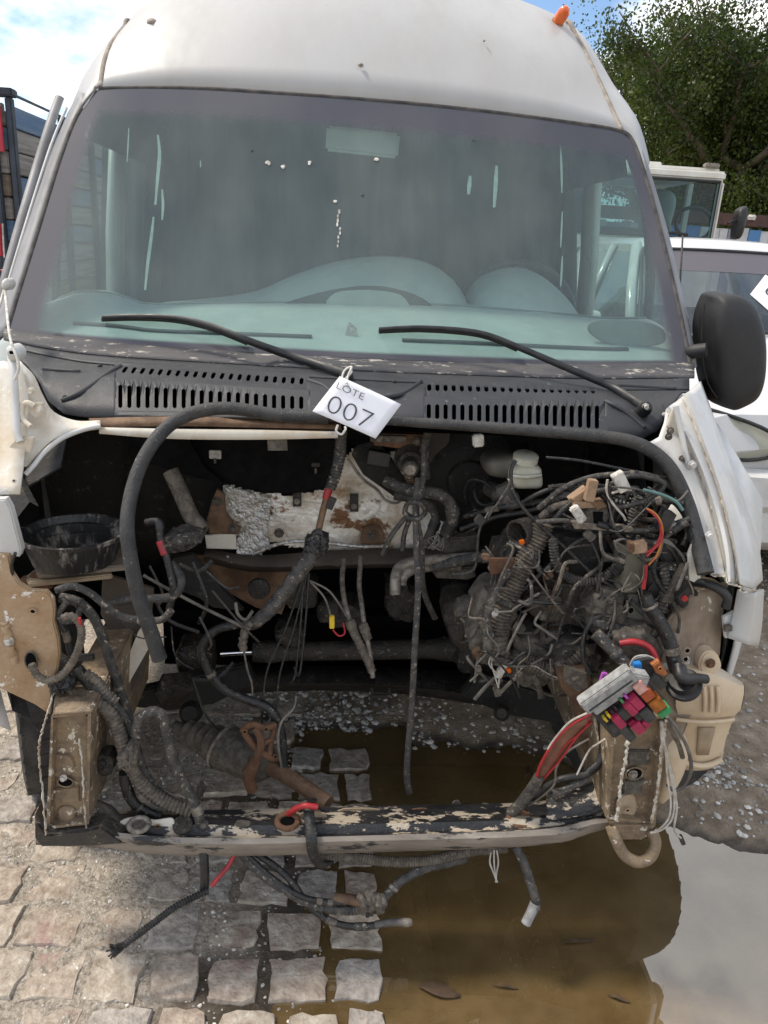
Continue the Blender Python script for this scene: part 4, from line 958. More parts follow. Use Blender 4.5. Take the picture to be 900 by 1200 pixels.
# headlamp panel, right
panr = loft('headlamp_panel', [[(770, 742, 1.52), (752, 764, 1.52), (748, 800, 1.52), (742, 840, 1.50), (730, 880, 1.46)], [(786, 704, 1.54), (782, 752, 1.515), (786, 790, 1.50), (782, 838, 1.48), (770, 880, 1.45)], [(818, 690, 1.53), (812, 750, 1.50), (810, 800, 1.48), (802, 838, 1.47), (792, 880, 1.45)], [(848, 682, 1.53), (842, 730, 1.52), (838, 772, 1.50), (826, 800, 1.48), (805, 850, 1.46)]], m_rustpanel, van, 20, .012)
loft('headlamp_panel_top', [[(820, 676, 1.50), (836, 678, 1.50), (852, 690, 1.50)], [(790, 702, 1.54), (820, 694, 1.54), (850, 700, 1.54)]], m_rustpanel, van, 8, .008)
for x, y in ((803, 772), (805, 762)): hole(panr, x, y, 1.455, 7, 7, m_rustpanel, m_dark)
tube('drain_hose', [(808, 682, 1.5), (826, 684, 1.47), (842, 690, 1.45), (852, 700, 1.44), (850, 712, 1.44)], 11, m_blackpl, van)

# ------------------------------------------------------------------ front structure
def rail(name, fr, depthY, Yf, flange, mtop):
    o = bpy.data.objects.new(name, None); COL.objects.link(o); attach(o, van)
    (tl, tr, br, bl) = fr
    a = [P(*q, Yf) for q in (tl, tr, br, bl)]
    ctr = sum(a)/4
    inn = [ctr+(q-ctr)*np.array([.80, 1, .93])+np.array([0, .022, 0]) for q in a]
    bk = [q+np.array([0, depthY, .02]) for q in a]
    mb = MB()
    lip = [ctr+(q-ctr)*np.array([.86, 1, .955]) for q in a]
    mb.add(a+lip, [(0, 1, 5, 4), (1, 2, 6, 5), (2, 3, 7, 6), (3, 0, 4, 7)])
    mb.add(lip+inn, [(0, 1, 5, 4), (1, 2, 6, 5), (2, 3, 7, 6), (3, 0, 4, 7)])
    mb.add(inn, [(0, 1, 2, 3)])
    mb.add(a+bk, [(1, 0, 4, 5), (2, 1, 5, 6), (3, 2, 6, 7), (0, 3, 7, 4)])
    r_ = mb.obj('rail_end', m_rail, o); bevel_mesh(r_.data, .004)
    return o, inn
rl, inn = rail('chassis_rail', ((60, 838), (107, 834), (104, 966), (54, 972)), .55, 1.38, None, None)
loft('rail_top', [[(62, 836, 1.378), (84, 834, 1.376), (108, 832, 1.378)], [(64, 818, 1.44), (90, 815, 1.44), (116, 818, 1.44)], [(70, 806, 1.52), (92, 806, 1.52), (120, 810, 1.52)]], m_rail, rl, 10, .006)
for pts, w in (([(63, 812, 1.43), (55, 838, 1.372), (47, 866, 1.368), (46, 890, 1.368), (50, 930, 1.368), (54, 978, 1.368)], 5), ([(92, 866, 1.376), (96, 890, 1.376), (98, 930, 1.376), (101, 970, 1.376)], 4.5)):
    tube('torn_weld_edge', pts, w*.75, m_weld, rl, wob=.0009, n=12, squash=.5, rn=.4)
plate('rail_emboss', [(58, 888), (70, 884), (84, 888), (86, 906), (62, 910)], m_rail, rl, 1.398, .004, .002, rnd=True)
hole(rl, 77, 916, 1.396, 18, 13, m_rail, m_dark); bolt(rl, 74, 912, 1.392, 6, m_connw)
plate('rail_step', [(62, 925), (92, 922), (93, 940), (62, 942)], m_rail, rl, 1.396, .006, .002)
dome('rail_boss', [(68, 948), (78, 944), (88, 948), (88, 962), (78, 967), (68, 962)], 1.40, .01, m_rail, rl)
rr, inn = rail('chassis_rail', ((716, 846), (784, 838), (768, 966), (710, 960)), .55, 1.36, None, None)
for pts, w in (([(735, 868, 1.35), (733, 890, 1.35), (727, 920, 1.35), (725, 945, 1.35), (722, 962, 1.35)], 5), ([(780, 845, 1.345), (774, 890, 1.345), (770, 930, 1.345), (763, 964, 1.345)], 4.5)):
    tube('torn_weld_edge', pts, w*.75, m_weld, rr, wob=.0009, n=12, squash=.5, rn=.4)
hole(rr, 743, 906, 1.372, 20, 17, m_rail, m_dark); bolt(rr, 742, 908, 1.366, 8, m_pipe)
plate('rail_step', [(736, 880), (762, 880), (762, 897), (738, 897)], m_dust, rr, 1.374, .006, .002)
plate('rail_lower_step', [(732, 916), (756, 914), (752, 930), (730, 932)], m_dust, rr, 1.374, .006, .002)
plate('rail_boss', [(724, 938), (738, 930), (746, 938), (744, 955), (724, 960)], m_boardedge, rr, 1.374, .006, .003, rnd=True); hole(rr, 735, 949, 1.366, 5, 5, m_boardedge, m_dark)
# the lower crossmember
bx = [(42, 0), (80, 0), (112, 0), (150, 0), (200, 0), (300, 0), (400, 0), (500, 0), (600, 0), (660, 0), (690, 0), (716, 0)]
xs_b = [q[0] for q in bx]
rows_b = [
    ([952, 962, 952, 948, 950, 948, 945, 943, 941, 936, 930, 928], 1.50),
    ([955, 972, 966, 962, 966, 967, 966, 964, 961, 956, 950, 950], 1.415),
    ([956, 974, 970, 974, 978, 979, 977, 974, 971, 966, 958, 957], 1.402),
    ([958, 976, 973, 977, 981, 982, 980, 977, 974, 969, 961, 959], 1.382),
    ([962, 980, 979, 983, 988, 989, 986, 984, 981, 977, 967, 963], 1.374),
    ([984, 988, 988, 992, 998, 998, 996, 993, 990, 985, 974, 968], 1.378),
    ([990, 992, 992, 997, 1002, 1003, 1000, 997, 993, 987, 977, 970], 1.390),
    ([986, 988, 988, 992, 996, 996, 994, 990, 986, 980, 972, 966], 1.48)]
cs = [resample(catmull([P(x, y, Yr) for x, y in zip(xs_b, ys)], 5), 56) for ys, Yr in rows_b]
v, f = loft_pts(cs); fm = [0 if j < 3 else 1 for j in range(len(cs)-1) for _ in range(55)]
bm_ = MB(); bm_.v = [tuple(q) for q in v]; bm_.f = f; bm_.m = fm
beam = bm_.obj('crossmember', None, van, 35, [m_beam, m_beam_low])
for x, y, s in ((337, 964, 24), (608, 962, 24), (163, 968, 22)):
    p = P(x, y, 1.498-(y-948)/18*.085-.006); k = mpp(p)*s/2
    path = [p+np.array([cos(a)*k, sin(a)*k*.8, sin(a)*k*.22+.004]) for a in np.linspace(0, 2*pi, 20)]
    v, f = sweep(path, k*.32, 6); o = mesh_obj('rusty_mount', v, f, m_rust if x != 163 else m_pipe, beam, 'full')
    mesh_obj('painted_mount_hole', [p+np.array([cos(a)*k*.8, sin(a)*k*.64, sin(a)*k*.18+.005]) for a in np.linspace(0, 2*pi, 14)[:-1]], [tuple(range(13))], m_dark if x != 163 else m_dust, o)  # flat disc; black stands for the shade in the open mounts
plate('rust_patch', [(140, 964), (160, 958), (180, 962), (202, 960), (200, 974), (170, 980), (145, 976)], m_rustwhite, beam, 1.412, .004, .001, rnd=True)
lathe('mount_washer', P(214, 966, 1.415)-np.array([0, 0, .004]), P(214, 966, 1.413)+np.array([0, -.002, .005]), [(0, .022), (.6, .022), (.62, .010), (1, .009)], m_grime, beam, 16)
lathe('mount_washer', P(238, 969, 1.41)+np.array([0, .01, 0]), P(238, 968, 1.40), [(0, .011), (.5, .011), (1, .006)], m_dust, beam, 8)
hole(beam, 185, 968, 1.408, 6, 4, m_rust, m_dark)
for x, y, w, h, mm in ((284, 966, 20, 8, m_dust), (420, 952, 60, 12, m_boardedge), (365, 958, 34, 16, m_boardedge), (492, 952, 24, 9, m_rust), (536, 945, 14, 14, m_pipe), (568, 944, 8, 6, m_pipe)):
    plate('paint_flake', [(x+w/2*cos(a)*random.uniform(.7, 1.15), y+h/2*sin(a)*random.uniform(.7, 1.1)) for a in np.linspace(0, 2*pi, 12)[:-1]], mm, beam, 1.5-(y-948)/18*.085-.004, .004)
plate('beam_end', [(40, 956), (56, 978), (104, 972), (118, 968), (150, 990), (110, 993), (48, 994), (40, 984)], m_grime, beam, 1.370, .04, .006)
loft('beam_gusset', [[(106, 935, 1.44), (116, 956, 1.42), (122, 970, 1.40)], [(130, 945, 1.46), (140, 955, 1.44), (150, 970, 1.41)]], m_dust, beam, 8, .004)
tube('tow_loop', [(716, 968, 1.36), (722, 984, 1.345), (732, 1002, 1.335), (748, 1010, 1.33), (762, 1004, 1.335), (768, 988, 1.345), (763, 972, 1.36)], 14, m_rail, van, sides=10)
plate('tow_plate', [(714, 964), (770, 964), (768, 978), (752, 986), (728, 986), (718, 976)], m_rail, van, 1.356, .03, .006)
loft('rail_cross', [[(640, 930, 1.46), (680, 924, 1.46), (714, 905, 1.46)], [(640, 962, 1.40), (690, 956, 1.40), (716, 946, 1.40)]], m_beam, beam, 10, .006)

# ------------------------------------------------------------------ engine bay shell
def wallq(name, q, m): return mesh_obj(name, [np.array(p, float) for p in q], [tuple(range(len(q)))], m, van)
wallq('bulkhead', [(-.88, 2.17, .74), (.80, 2.17, .74), (.80, 2.05, 1.28), (-.88, 2.05, 1.28)], m_black)
wallq('lower_bulkhead', [(-.7, 2.62, .40), (.7, 2.62, .40), (.7, 2.17, .74), (-.7, 2.17, .74)], m_black)
wallq('underfloor', [(-.9, 2.62, .398), (.9, 2.62, .398), (.9, 7.1, .398), (-.9, 7.1, .398)], m_black)
wallq('plenum_floor', [(-.85, 2.05, 1.281), (.80, 2.05, 1.281), (.74, 1.74, 1.20), (-.80, 1.72, 1.20)], m_dark)
for s in (-1, 1):
    mb = MB(); X0 = (.66 if s > 0 else .90)*s; X1 = .93*s
    pts = [np.array([X0, 1.56, .62]), np.array([X0, 2.17, .62]), np.array([X0, 2.15, 1.0]), np.array([X0, 1.66, .95])]
    mb.add(pts, [(0, 1, 2, 3)])
    mb.add([np.array([X0, 1.66, .95]), np.array([X0, 2.15, 1.0]), np.array([X1-.16*s, 2.15, 1.2]), np.array([X1-.24*s, 1.74, 1.08])], [(0, 1, 2, 3)])
    # wheel arch lining
    arch = [(X0, 2.2+.42*cos(a), .33+.42*sin(a)) for a in np.linspace(.2, pi-.35, 12)]
    mb.add([np.array(q) for q in arch]+[np.array([X1, q[1], q[2]]) for q in arch], [(i, i+1, 13+i, 12+i) for i in range(11)])
    o = mb.obj('inner_wing', m_black, van); solid(o, .004)
boxw('bay_back', (-.62, 2.36, .205), (.62, 2.38, .62), m_dark, van)
for s in (-1, 1):
    rows2 = []
    for y, xo in ((1.62, .93), (1.75, 1.03), (1.9, 1.10), (2.1, 1.125), (2.4, 1.12), (2.62, 1.07)):
        ztop = np.interp(y, [1.62, 2.0, 2.62], [1.0, 1.16, 1.26]); zar = .33+sqrt(max(.44**2-(y-2.09)**2, 0)) if abs(y-2.09) < .43 else .45
        k = 1 if s > 0 else .93
        rows2.append([np.array([s*(xo-(.24 if s > 0 else .12))*k, y, ztop+(.05 if s > 0 else -.01)]), np.array([s*(xo-.10)*k, y, ztop]), np.array([s*(xo-.015)*k, y, ztop-.10]), np.array([s*xo*k, y, (ztop+zar)/2]), np.array([s*(xo-.005)*k, y, zar+.02]), np.array([s*(xo-.05)*k, y, zar])])
    v, f = loft_pts(rows2); o = mesh_obj('wing_flank', v, f, m_white, van, 40); solid(o, .006)
    v, f = loft_pts([[q-np.array([s*(.025 if s > 0 else .05), 0, (.02 if s > 0 else -.035)]) for q in r_] for r_ in rows2]); mesh_obj('dark_wing_backing', v, f, m_black, o, 40)  # black sheet added to keep the inside of the wing dark
# wheels
def wheel(s):
    o = bpy.data.objects.new('front_wheel', None); COL.objects.link(o); attach(o, van)
    c = np.array([.865 if s > 0 else -.90, 2.07, .335]); h = .094; st = radians(20 if s > 0 else 23)      # steered towards the right of the picture
    ax = np.array([cos(st), sin(st), 0]); fd = np.array([-sin(st), cos(st), 0]); uz = np.array([0, 0, 1.])
    lathe('tyre', c-ax*h, c+ax*h, [(.0, .21), (.012, .29), (.03, .318), (.055, .3305), (.12, .3345), (.88, .3345), (.945, .3305), (.97, .318), (.988, .29), (1, .21)], m_tyre, o, 88)
    mb = MB()
    for k in range(44):
        a = 2*pi*k/44
        for j, xo in enumerate((-.064, -.022, .022, .064)):
            a2 = a+(.07 if j % 2 else 0)
            e = fd*cos(a2)+uz*sin(a2); tn = -fd*sin(a2)+uz*cos(a2)
            v, f = box_vf(c+ax*xo+e*((.3302 if abs(xo) < .05 else .3275)-(.0022 if s > 0 else 0)), ax*.019, tn*.0205+ax*(.004*(1 if j % 2 else -1)), e*.006); mb.add(v, f)
    t_ = mb.obj('tread_block', m_tyre, o); t_['kind'] = 'stuff'
    lathe('rim', c-ax*.09, c+ax*.09, [(0, .205), (.2, .19), (.45, .15), (.55, .15), (.8, .19), (1, .205)], m_rim, o, 28)
    return o
wheel(-1); wheel(1)
# rear wheels and sill so the van stands on the ground
for s in (-1, 1):
    o = bpy.data.objects.new('rear_wheel', None); COL.objects.link(o); attach(o, van); c = np.array([s*.9, 5.9, .335])
    lathe('tyre', c-np.array([.1, 0, 0]), c+np.array([.1, 0, 0]), [(0, .21), (.05, .3), (.2, .335), (.8, .335), (.95, .3), (1, .21)], m_tyre, o, 32)
    lathe('rim', c-np.array([.08, 0, 0]), c+np.array([.08, 0, 0]), [(0, .205), (.45, .15), (.55, .15), (1, .205)], m_rim, o, 24)

# ------------------------------------------------------------------ things in the engine bay
V_ = van
# bowl on its board
bl = thing('bowl', 'dirty black plastic bowl standing on the board at the left of the engine bay', 'bowl', P(88, 655, 1.66))
bc = P(88, 657, 1.68); bt_ = P(88, 610, 1.70)
bw = .108
zb, zt_ = bc[2], bc[2]+.075
lathe('bowl_shell', (bc[0], bc[1], zb), (bc[0], bc[1], zt_), [(0, .001), (0, bw*.80), (.05, bw*.84), (.6, bw*.96), (.9, bw), (.9, bw*1.09), (1.0, bw*1.10), (1.0, bw*1.02), (.78, bw*.95), (.75, bw*.88), (.5, bw*.86), (.47, bw*.80), (.12, bw*.76), (.10, .001)], m_bowl, bl, 44, 30, caps=False)
bd = thing('board', 'grimy brown board laid under the black bowl in the engine bay', 'board', (bc[0], bc[1], zb-.02))
def slab(name, q, z0, z1, m, parent):
    v = [np.array([a, b, z]) for z in (z0, z1) for a, b in q]; n = len(q)
    o = mesh_obj(name, v, [tuple(range(n))[::-1], tuple(range(n, 2*n))]+[(i, (i+1) % n, n+(i+1) % n, n+i) for i in range(n)], m, parent); bevel_mesh(o.data, .003); return o
def gz(x, y, z): p = G(x, y, z); return (p[0], p[1])
zt2 = zb-.002
slab('board_top', [gz(38, 655, zt2), gz(44, 672, zt2), gz(152, 662, zt2), gz(144, 640, zt2), gz(100, 628, zt2), gz(50, 634, zt2)], zt2-.014, zt2, m_board, bd)
slab('board_lower', [gz(30, 676, zt2-.02), gz(34, 684, zt2-.02), gz(132, 674, zt2-.02), gz(128, 662, zt2-.02), gz(60, 650, zt2-.02)], zt2-.03, zt2-.018, m_boardedge, bd)
plate('tray_bracket', [(20, 682), (46, 672), (60, 690), (44, 694), (24, 692)], m_rust, V_, 1.62, .03, .003)
# inner wing clutter, left
plate('inner_panel', [(120, 672), (180, 690), (176, 740), (166, 800), (150, 812), (140, 760), (118, 720)], m_bay, V_, 1.72, .01)
plate('inner_panel', [(162, 740), (178, 720), (174, 760), (148, 806), (142, 790)], m_rustwhite, V_, 1.70, .008)
tube('filler_pipe', [(200, 552, 1.85), (212, 578, 1.83), (224, 605, 1.81), (238, 622, 1.79)], 20, m_conduit, V_)
dome('rubber_boot', [(192, 632), (205, 622), (236, 622), (238, 632), (212, 645), (196, 646)], 1.76, .03, m_hose, V_, jit=.0022)
tube('battery_cable', [(172, 612, 1.66), (186, 612, 1.64), (188, 630, 1.63), (193, 645, 1.62), (199, 668, 1.61), (203, 690, 1.60), (198, 715, 1.60)], 9, m_cable, V_)
tube('red_sleeve', [(187, 634, 1.625), (190, 642, 1.62), (193, 650, 1.615)], 9.5, m_wirered, V_)
tube('hose', [(128, 708, 1.60), (150, 703, 1.60), (175, 702, 1.60), (203, 698, 1.60), (212, 680, 1.61), (200, 660, 1.63)], 11, m_hose, V_)
tube('control_cable', [(168, 674, 1.66), (200, 692, 1.66), (240, 713, 1.66), (292, 738, 1.66)], 4, m_wiregrey, V_)
plate('inner_bracket', [(202, 655), (225, 650), (260, 690), (285, 716), (250, 712), (232, 700), (205, 690)], m_black, V_, 1.85, .02)
plate('arch_panel', [(222, 650), (330, 655), (345, 680), (330, 720), (300, 712), (260, 690)], m_rustbrown, V_, 2.1, .01)
lathe('pulley', P(303, 692, 1.95)+np.array([0, .02, 0]), P(303, 692, 1.95), [(0, .03), (.3, .032), (.7, .030), (1, .018)], m_grime, V_, 20)
# big loose hose and the bonnet seal
tube('loose_hose', [(187, 772, 1.44), (176, 738, 1.44), (163, 700, 1.44), (153, 655, 1.45), (149, 615, 1.47), (154, 578, 1.51), (166, 542, 1.55), (185, 512, 1.59), (208, 492, 1.615), (238, 481, 1.63), (275, 479, 1.635), (330, 487, 1.635), (385, 489, 1.63)], 18, m_rubber, V_, sides=14, n=8, w2=15)
tube('bonnet_seal', [(380, 489, 1.635), (440, 492, 1.632), (500, 496, 1.63), (560, 500, 1.628), (640, 506, 1.62), (700, 511, 1.605), (738, 517, 1.59), (766, 530, 1.575), (788, 553, 1.555), (805, 590, 1.53), (817, 632, 1.49), (827, 672, 1.445)], 10, m_rubber, V_, sides=10, n=8, w2=20)
# bulkhead: felt pad, foil, brackets
plate('sound_pad', [(210, 505), (396, 512), (398, 520), (396, 555), (380, 574), (340, 580), (300, 577), (262, 566), (240, 548), (214, 545)], m_pad, V_, 1.97, .03, .008)
plate('pad_flap', [(150, 512), (215, 505), (240, 548), (262, 566), (230, 560), (190, 548), (160, 540)], m_pad, V_, 1.93, .02)
for x, y, w, h in ((252, 533, 14, 10), (370, 545, 10, 5)):
    blk('pad_clip', (x, y), (w, h), 0, 1.96, .01, m_connw if x < 300 else m_grime, V_); tube('clip_pin', [(x, y+4, 1.955), (x, y+10, 1.95)], 3, m_wiregrey, V_)
def foil(name, poly, Y, m, amp, seed):
    """crumpled sheet: grid inside the outline"""
    p = np.array(poly, float); rs = np.random.RandomState(seed); n = len(p)
    x0, y0 = p.min(0); x1, y1 = p.max(0); st = 3.2
    gx_ = np.arange(x0, x1+st, st); gy_ = np.arange(y0, y1+st, st); idx = {}; v = []; f = []
    def inside(x, y):
        c = False; j = n-1
        for i in range(n):
            if (p[i][1] > y) != (p[j][1] > y) and x < (p[j][0]-p[i][0])*(y-p[i][1])/(p[j][1]-p[i][1])+p[i][0]: c = not c
            j = i
        return c
    def vid(i, j):
        if (i, j) not in idx:
            q = P(gx_[i]+rs.uniform(-1, 1), gy_[j]+rs.uniform(-1, 1), Y+float(vnoise(gx_[i]+9, gy_[j], .035)-.5)*amp*2.2+rs.uniform(-.5, .5)*amp); idx[(i, j)] = len(v); v.append(q)
        return idx[(i, j)]
    for i in range(len(gx_)-1):
        for j in range(len(gy_)-1):
            if inside(gx_[i]+st/2, gy_[j]+st/2): f.append((vid(i, j), vid(i+1, j), vid(i+1, j+1), vid(i, j+1)))
    return mesh_obj(name, v, f, m, V_, 'full')
foil('heat_shield', [(262, 566), (300, 577), (340, 580), (380, 574), (398, 550), (404, 535), (425, 520), (450, 530), (500, 530), (522, 560), (530, 600), (534, 640), (500, 650), (440, 650), (392, 644), (345, 642), (325, 634), (290, 640), (262, 620)], 2.02, m_foil, .006, 5)
foil('foil_patch', [(262, 570), (300, 577), (316, 585), (314, 630), (318, 640), (300, 652), (278, 652), (275, 636), (290, 615), (272, 600)], 2.005, m_foil2, .006, 8)
plate('shield_lip', [(240, 628), (276, 624), (277, 644), (242, 643)], m_rustwhite, V_, 1.99, .01, .002)
tube('shield_edge', [(300, 648, 1.99), (318, 640, 1.985), (345, 634, 1.985), (380, 636, 1.99), (420, 640, 1.99), (452, 640, 1.99)], 5, m_foil2, V_)
loft('bulkhead_rail', [[(240, 644, 2.0), (300, 652, 2.0), (400, 645, 2.0), (560, 642, 2.0)], [(240, 650, 1.98), (300, 662, 1.98), (400, 660, 1.98), (560, 656, 1.98)], [(240, 656, 2.02), (300, 668, 2.02), (400, 664, 2.02), (560, 662, 2.02)]], m_bay, V_, 20, .006)
plate('rust_bracket', [(248, 588), (254, 574), (262, 580), (264, 602), (274, 616), (282, 620), (280, 627), (245, 626), (242, 610)], m_rustbrown, V_, 1.985, .02, .004)
for x, y in ((254, 588), (273, 620), (327, 625), (436, 628)): bolt(V_, x, y, 1.98, 8, m_dust)
for x, y in ((348, 584), (415, 590)):
    b_ = plate('slot_tab', [(x-5, y-10), (x+5, y-10), (x+5, y+10), (x-5, y+10)], m_grime, V_, 2.0, .012, .002, rnd=False); bolt(b_, x, y+4, 1.995, 5, m_pipe)
plate('stain_tab', [(424, 638), (425, 622), (436, 616), (448, 622), (449, 640)], m_rustbrown, V_, 2.0, .008, .003, rnd=True)
plate('bulkhead_frame', [(436, 508), (498, 510), (500, 524), (470, 526), (438, 522)], m_rust, V_, 1.84, .03, .003)
plate('bulkhead_bar', [(434, 510), (476, 512), (477, 520), (434, 518)], m_dust, V_, 1.825, .012, .002); bolt(V_, 488, 517, 1.83, 7, m_dust)
plate('bulkhead_post', [(500, 505), (528, 507), (520, 560), (512, 590), (498, 592), (500, 550)], m_bay, V_, 1.95, .03, .004)
# wiper motor and its plate
loft('motor_plate', [[(412, 532, 1.92), (420, 520, 1.92), (445, 516, 1.91)], [(425, 555, 1.93), (440, 560, 1.93), (465, 545, 1.92)], [(452, 575, 1.93), (468, 582, 1.93), (480, 570, 1.93)]], m_black, V_, 10, .01)
tube('plate_edge', [(408, 538, 1.925), (424, 560, 1.925), (442, 574, 1.925), (452, 586, 1.925), (466, 589, 1.925), (478, 576, 1.92)], 3.5, m_pipe, V_)
mp_ = P(482, 540, 1.86)
lathe('wiper_motor', mp_+np.array([0, .08, .02]), P(481, 549, 1.78), [(0, .036), (.55, .038), (.60, .040), (.66, .034), (.8, .030), (.84, .022), (1, .018)], m_grime, V_, 20)
lathe('motor_cap', P(481, 549, 1.785), P(481, 551, 1.765), [(0, .02), (.6, .019), (1, .012)], m_pipe, V_, 16)
blk('motor_plug', (444, 538), (26, 16), -8, 1.85, .03, m_blackpl, V_)
tube('heater_hose', [(452, 562, 1.84), (470, 571, 1.82), (495, 576, 1.80), (516, 580, 1.79), (528, 592, 1.79), (530, 610, 1.79), (522, 626, 1.80)], 15, m_hose, V_, sides=10)
tube('heater_hose', [(462, 580, 1.86), (486, 584, 1.85), (504, 592, 1.84), (511, 606, 1.84), (506, 622, 1.84), (498, 640, 1.83)], 12, m_hose, V_, sides=10)
tube('heater_hose', [(502, 505, 1.80), (497, 530, 1.83), (498, 545, 1.85), (500, 560, 1.86)], 10, m_hose, V_)
tube('coolant_pipe', [(575, 652, 1.75), (530, 655, 1.77), (490, 658, 1.78), (470, 664, 1.77), (464, 675, 1.75), (463, 697, 1.73)], 13, m_pipe, V_, sides=12, hollow=True)
tube('coolant_pipe', [(540, 662, 1.79), (500, 664, 1.79), (482, 668, 1.77), (472, 676, 1.76), (470, 686, 1.75)], 13, m_pipe, V_, sides=12, hollow=True)
tube('lower_hose', [(508, 665, 1.77), (540, 657, 1.75), (575, 651, 1.73), (606, 646, 1.70)], 13, m_hose, V_, sides=10)
lathe('hose_clip', P(571, 652, 1.735)-np.array([.012, 0, 0]), P(571, 652, 1.735)+np.array([.012, 0, .001]), [(0, .017), (1, .017)], m_pipe, V_, 14)
plate('valve_block', [(516, 632), (560, 628), (561, 645), (520, 650), (512, 642)], m_dust, V_, 1.83, .04, .004)
plate('valve_block', [(505, 668), (530, 668), (556, 664), (558, 676), (548, 680), (512, 678)], m_dust, V_, 1.79, .03, .004)
# cords knotted round the pipes
tube('strap', [(490, 560, 1.75), (487, 590, 1.73), (488, 640, 1.70), (490, 690, 1.66), (486, 760, 1.62), (483, 820, 1.60), (478, 880, 1.59), (477, 912, 1.585), (480, 930, 1.58)], 7.5, m_hose, V_, squash=.6)
tube('strap', [(497, 520, 1.77), (496, 560, 1.75), (488, 598, 1.73), (494, 640, 1.72), (496, 690, 1.74), (510, 725, 1.78)], 7, m_hose, V_, squash=.6)
tube('knot_loop', [(474, 602, 1.73), (478, 590, 1.72), (492, 590, 1.71), (498, 600, 1.72), (490, 608, 1.71), (478, 606, 1.72), (474, 596, 1.73)], 6, m_hose, V_)
tube('cord_end', [(480, 602, 1.73), (468, 615, 1.73), (456, 632, 1.73), (448, 650, 1.73)], 6, m_hose, V_); tube('cord_end', [(482, 604, 1.73), (474, 625, 1.74), (472, 645, 1.74)], 6, m_hose, V_)
for k in range(6): tube('wire_tie', [(512+k*1.5, 625+k*2, 1.77), (505+random.uniform(-8, 10), 632, 1.76), (510+random.uniform(-10, 12), 640+k, 1.755), (520, 630+k, 1.765)], 2, m_wiregrey, V_)
# brake servo, master cylinder and reservoir
sp = P(548, 562, 1.95); lathe('brake_servo', sp+np.array([0, .10, 0]), sp-np.array([0, .03, 0]), [(0, .10), (.3, .135), (.5, .14), (.55, .142), (.6, .135), (.85, .10), (.9, .06), (1, .055)], m_black, V_, 32)
dome('reservoir_body', [(566, 540), (578, 531), (604, 530), (610, 540), (608, 554), (590, 558), (570, 554)], 1.82, .04, m_resold, V_, .04, power=3)
rs_ = dome('fluid_reservoir', [(598, 546), (614, 542), (630, 545), (633, 552), (633, 568), (618, 570), (600, 569), (596, 560)], 1.78, .035, m_res, V_, .04, power=4)
loft('reservoir_rib', [[(597, 555, 1.742), (615, 557, 1.738), (634, 555, 1.742)], [(597, 558.5, 1.742), (615, 560.5, 1.738), (634, 558.5, 1.742)]], m_rescap, V_, 8, .005)
cp_ = P(614, 547, 1.79); lathe('reservoir_cap', cp_, cp_+np.array([0, -.008, .034]), [(0, .026), (.45, .026), (.5, .031), (.9, .031), (1, .026)], m_rescap, V_, 20)
lathe('master_cylinder', P(575, 572, 1.9), P(600, 588, 1.74), [(0, .022), (.5, .022), (.55, .028), (.9, .026), (1, .02)], m_pipe, V_, 16)
blk('cylinder_end', (594, 580), (20, 22), 30, 1.74, .03, m_resold, V_, .004)
for pts in ([(588, 582, 1.75), (572, 592, 1.78), (560, 588, 1.8), (556, 575, 1.82), (562, 566, 1.85)], [(580, 588, 1.76), (566, 598, 1.78), (555, 594, 1.8)], [(576, 572, 1.78), (566, 564, 1.8), (552, 562, 1.82), (545, 575, 1.84), (548, 590, 1.85)], [(560, 596, 1.78), (545, 604, 1.80), (535, 615, 1.82), (528, 632, 1.82)], [(600, 598, 1.76), (570, 612, 1.79), (545, 625, 1.81)]):
    tube('brake_pipe', pts, 4, m_pipe if random.random() < .5 else m_cable, V_)
blk('cowl_clip', (561, 517), (13, 15), 8, 1.68, .02, m_connw, V_, .003)

# ---- harness hanging from the middle
tube('wrapped_harness', [(400, 505, 1.70), (399, 525, 1.72), (396, 545, 1.74), (391, 562, 1.75), (387, 572, 1.75)], 13, m_hose, V_, ribs=.009)
tube('red_tape', [(387, 570, 1.75), (384, 578, 1.75), (382, 584, 1.75)], 9.5, m_wirered, V_)
tube('harness_sleeve', [(383, 582, 1.75), (377, 605, 1.75), (371, 632, 1.74)], 8, m_rustbrown, V_)
tube('tape_wrap', [(376, 628, 1.74), (368, 645, 1.73), (355, 664, 1.72), (340, 684, 1.71), (322, 708, 1.70), (306, 724, 1.69), (294, 732, 1.69)], 22, m_hose, V_, sides=10, wob=.0015, w2=15)
dome('tape_end', [(358, 634), (372, 626), (384, 632), (384, 646), (370, 652), (358, 646)], 1.72, .015, m_cable, V_, jit=.0022)
blk('tag_flap', (388, 590), (9, 16), -20, 1.74, .004, m_blackpl, V_)
tube('cable', [(298, 728, 1.69), (278, 732, 1.68), (258, 736, 1.68), (242, 748, 1.68), (237, 765, 1.68), (246, 788, 1.68), (264, 808, 1.68), (290, 820, 1.67), (312, 828, 1.66), (326, 845, 1.65), (331, 872, 1.65), (332, 905, 1.64)], 11, m_cable, V_)
tube('frayed_end', [(292, 730, 1.68), (286, 742, 1.67), (285, 760, 1.67)], 10, m_conduit, V_, wob=.002); tube('wire', [(285, 758, 1.67), (290, 785, 1.67), (295, 800, 1.67), (296, 815, 1.67)], 2.6, m_wiregrey, V_)
tube('wire', [(276, 706, 1.68), (279, 720, 1.67), (288, 726, 1.67), (296, 716, 1.67)], 4, m_wiregrey, V_)
for k, (x0, x1, y1) in enumerate(((357, 306, 860), (360, 322, 850), (356, 340, 800), (362, 345, 782))): tube('thin_wire', [(x0, 672, 1.72), ((x0+x1)/2+4, 735, 1.70), (x1+6, 790, 1.68), (x1, y1, 1.66)], 2.6, m_cable, V_)
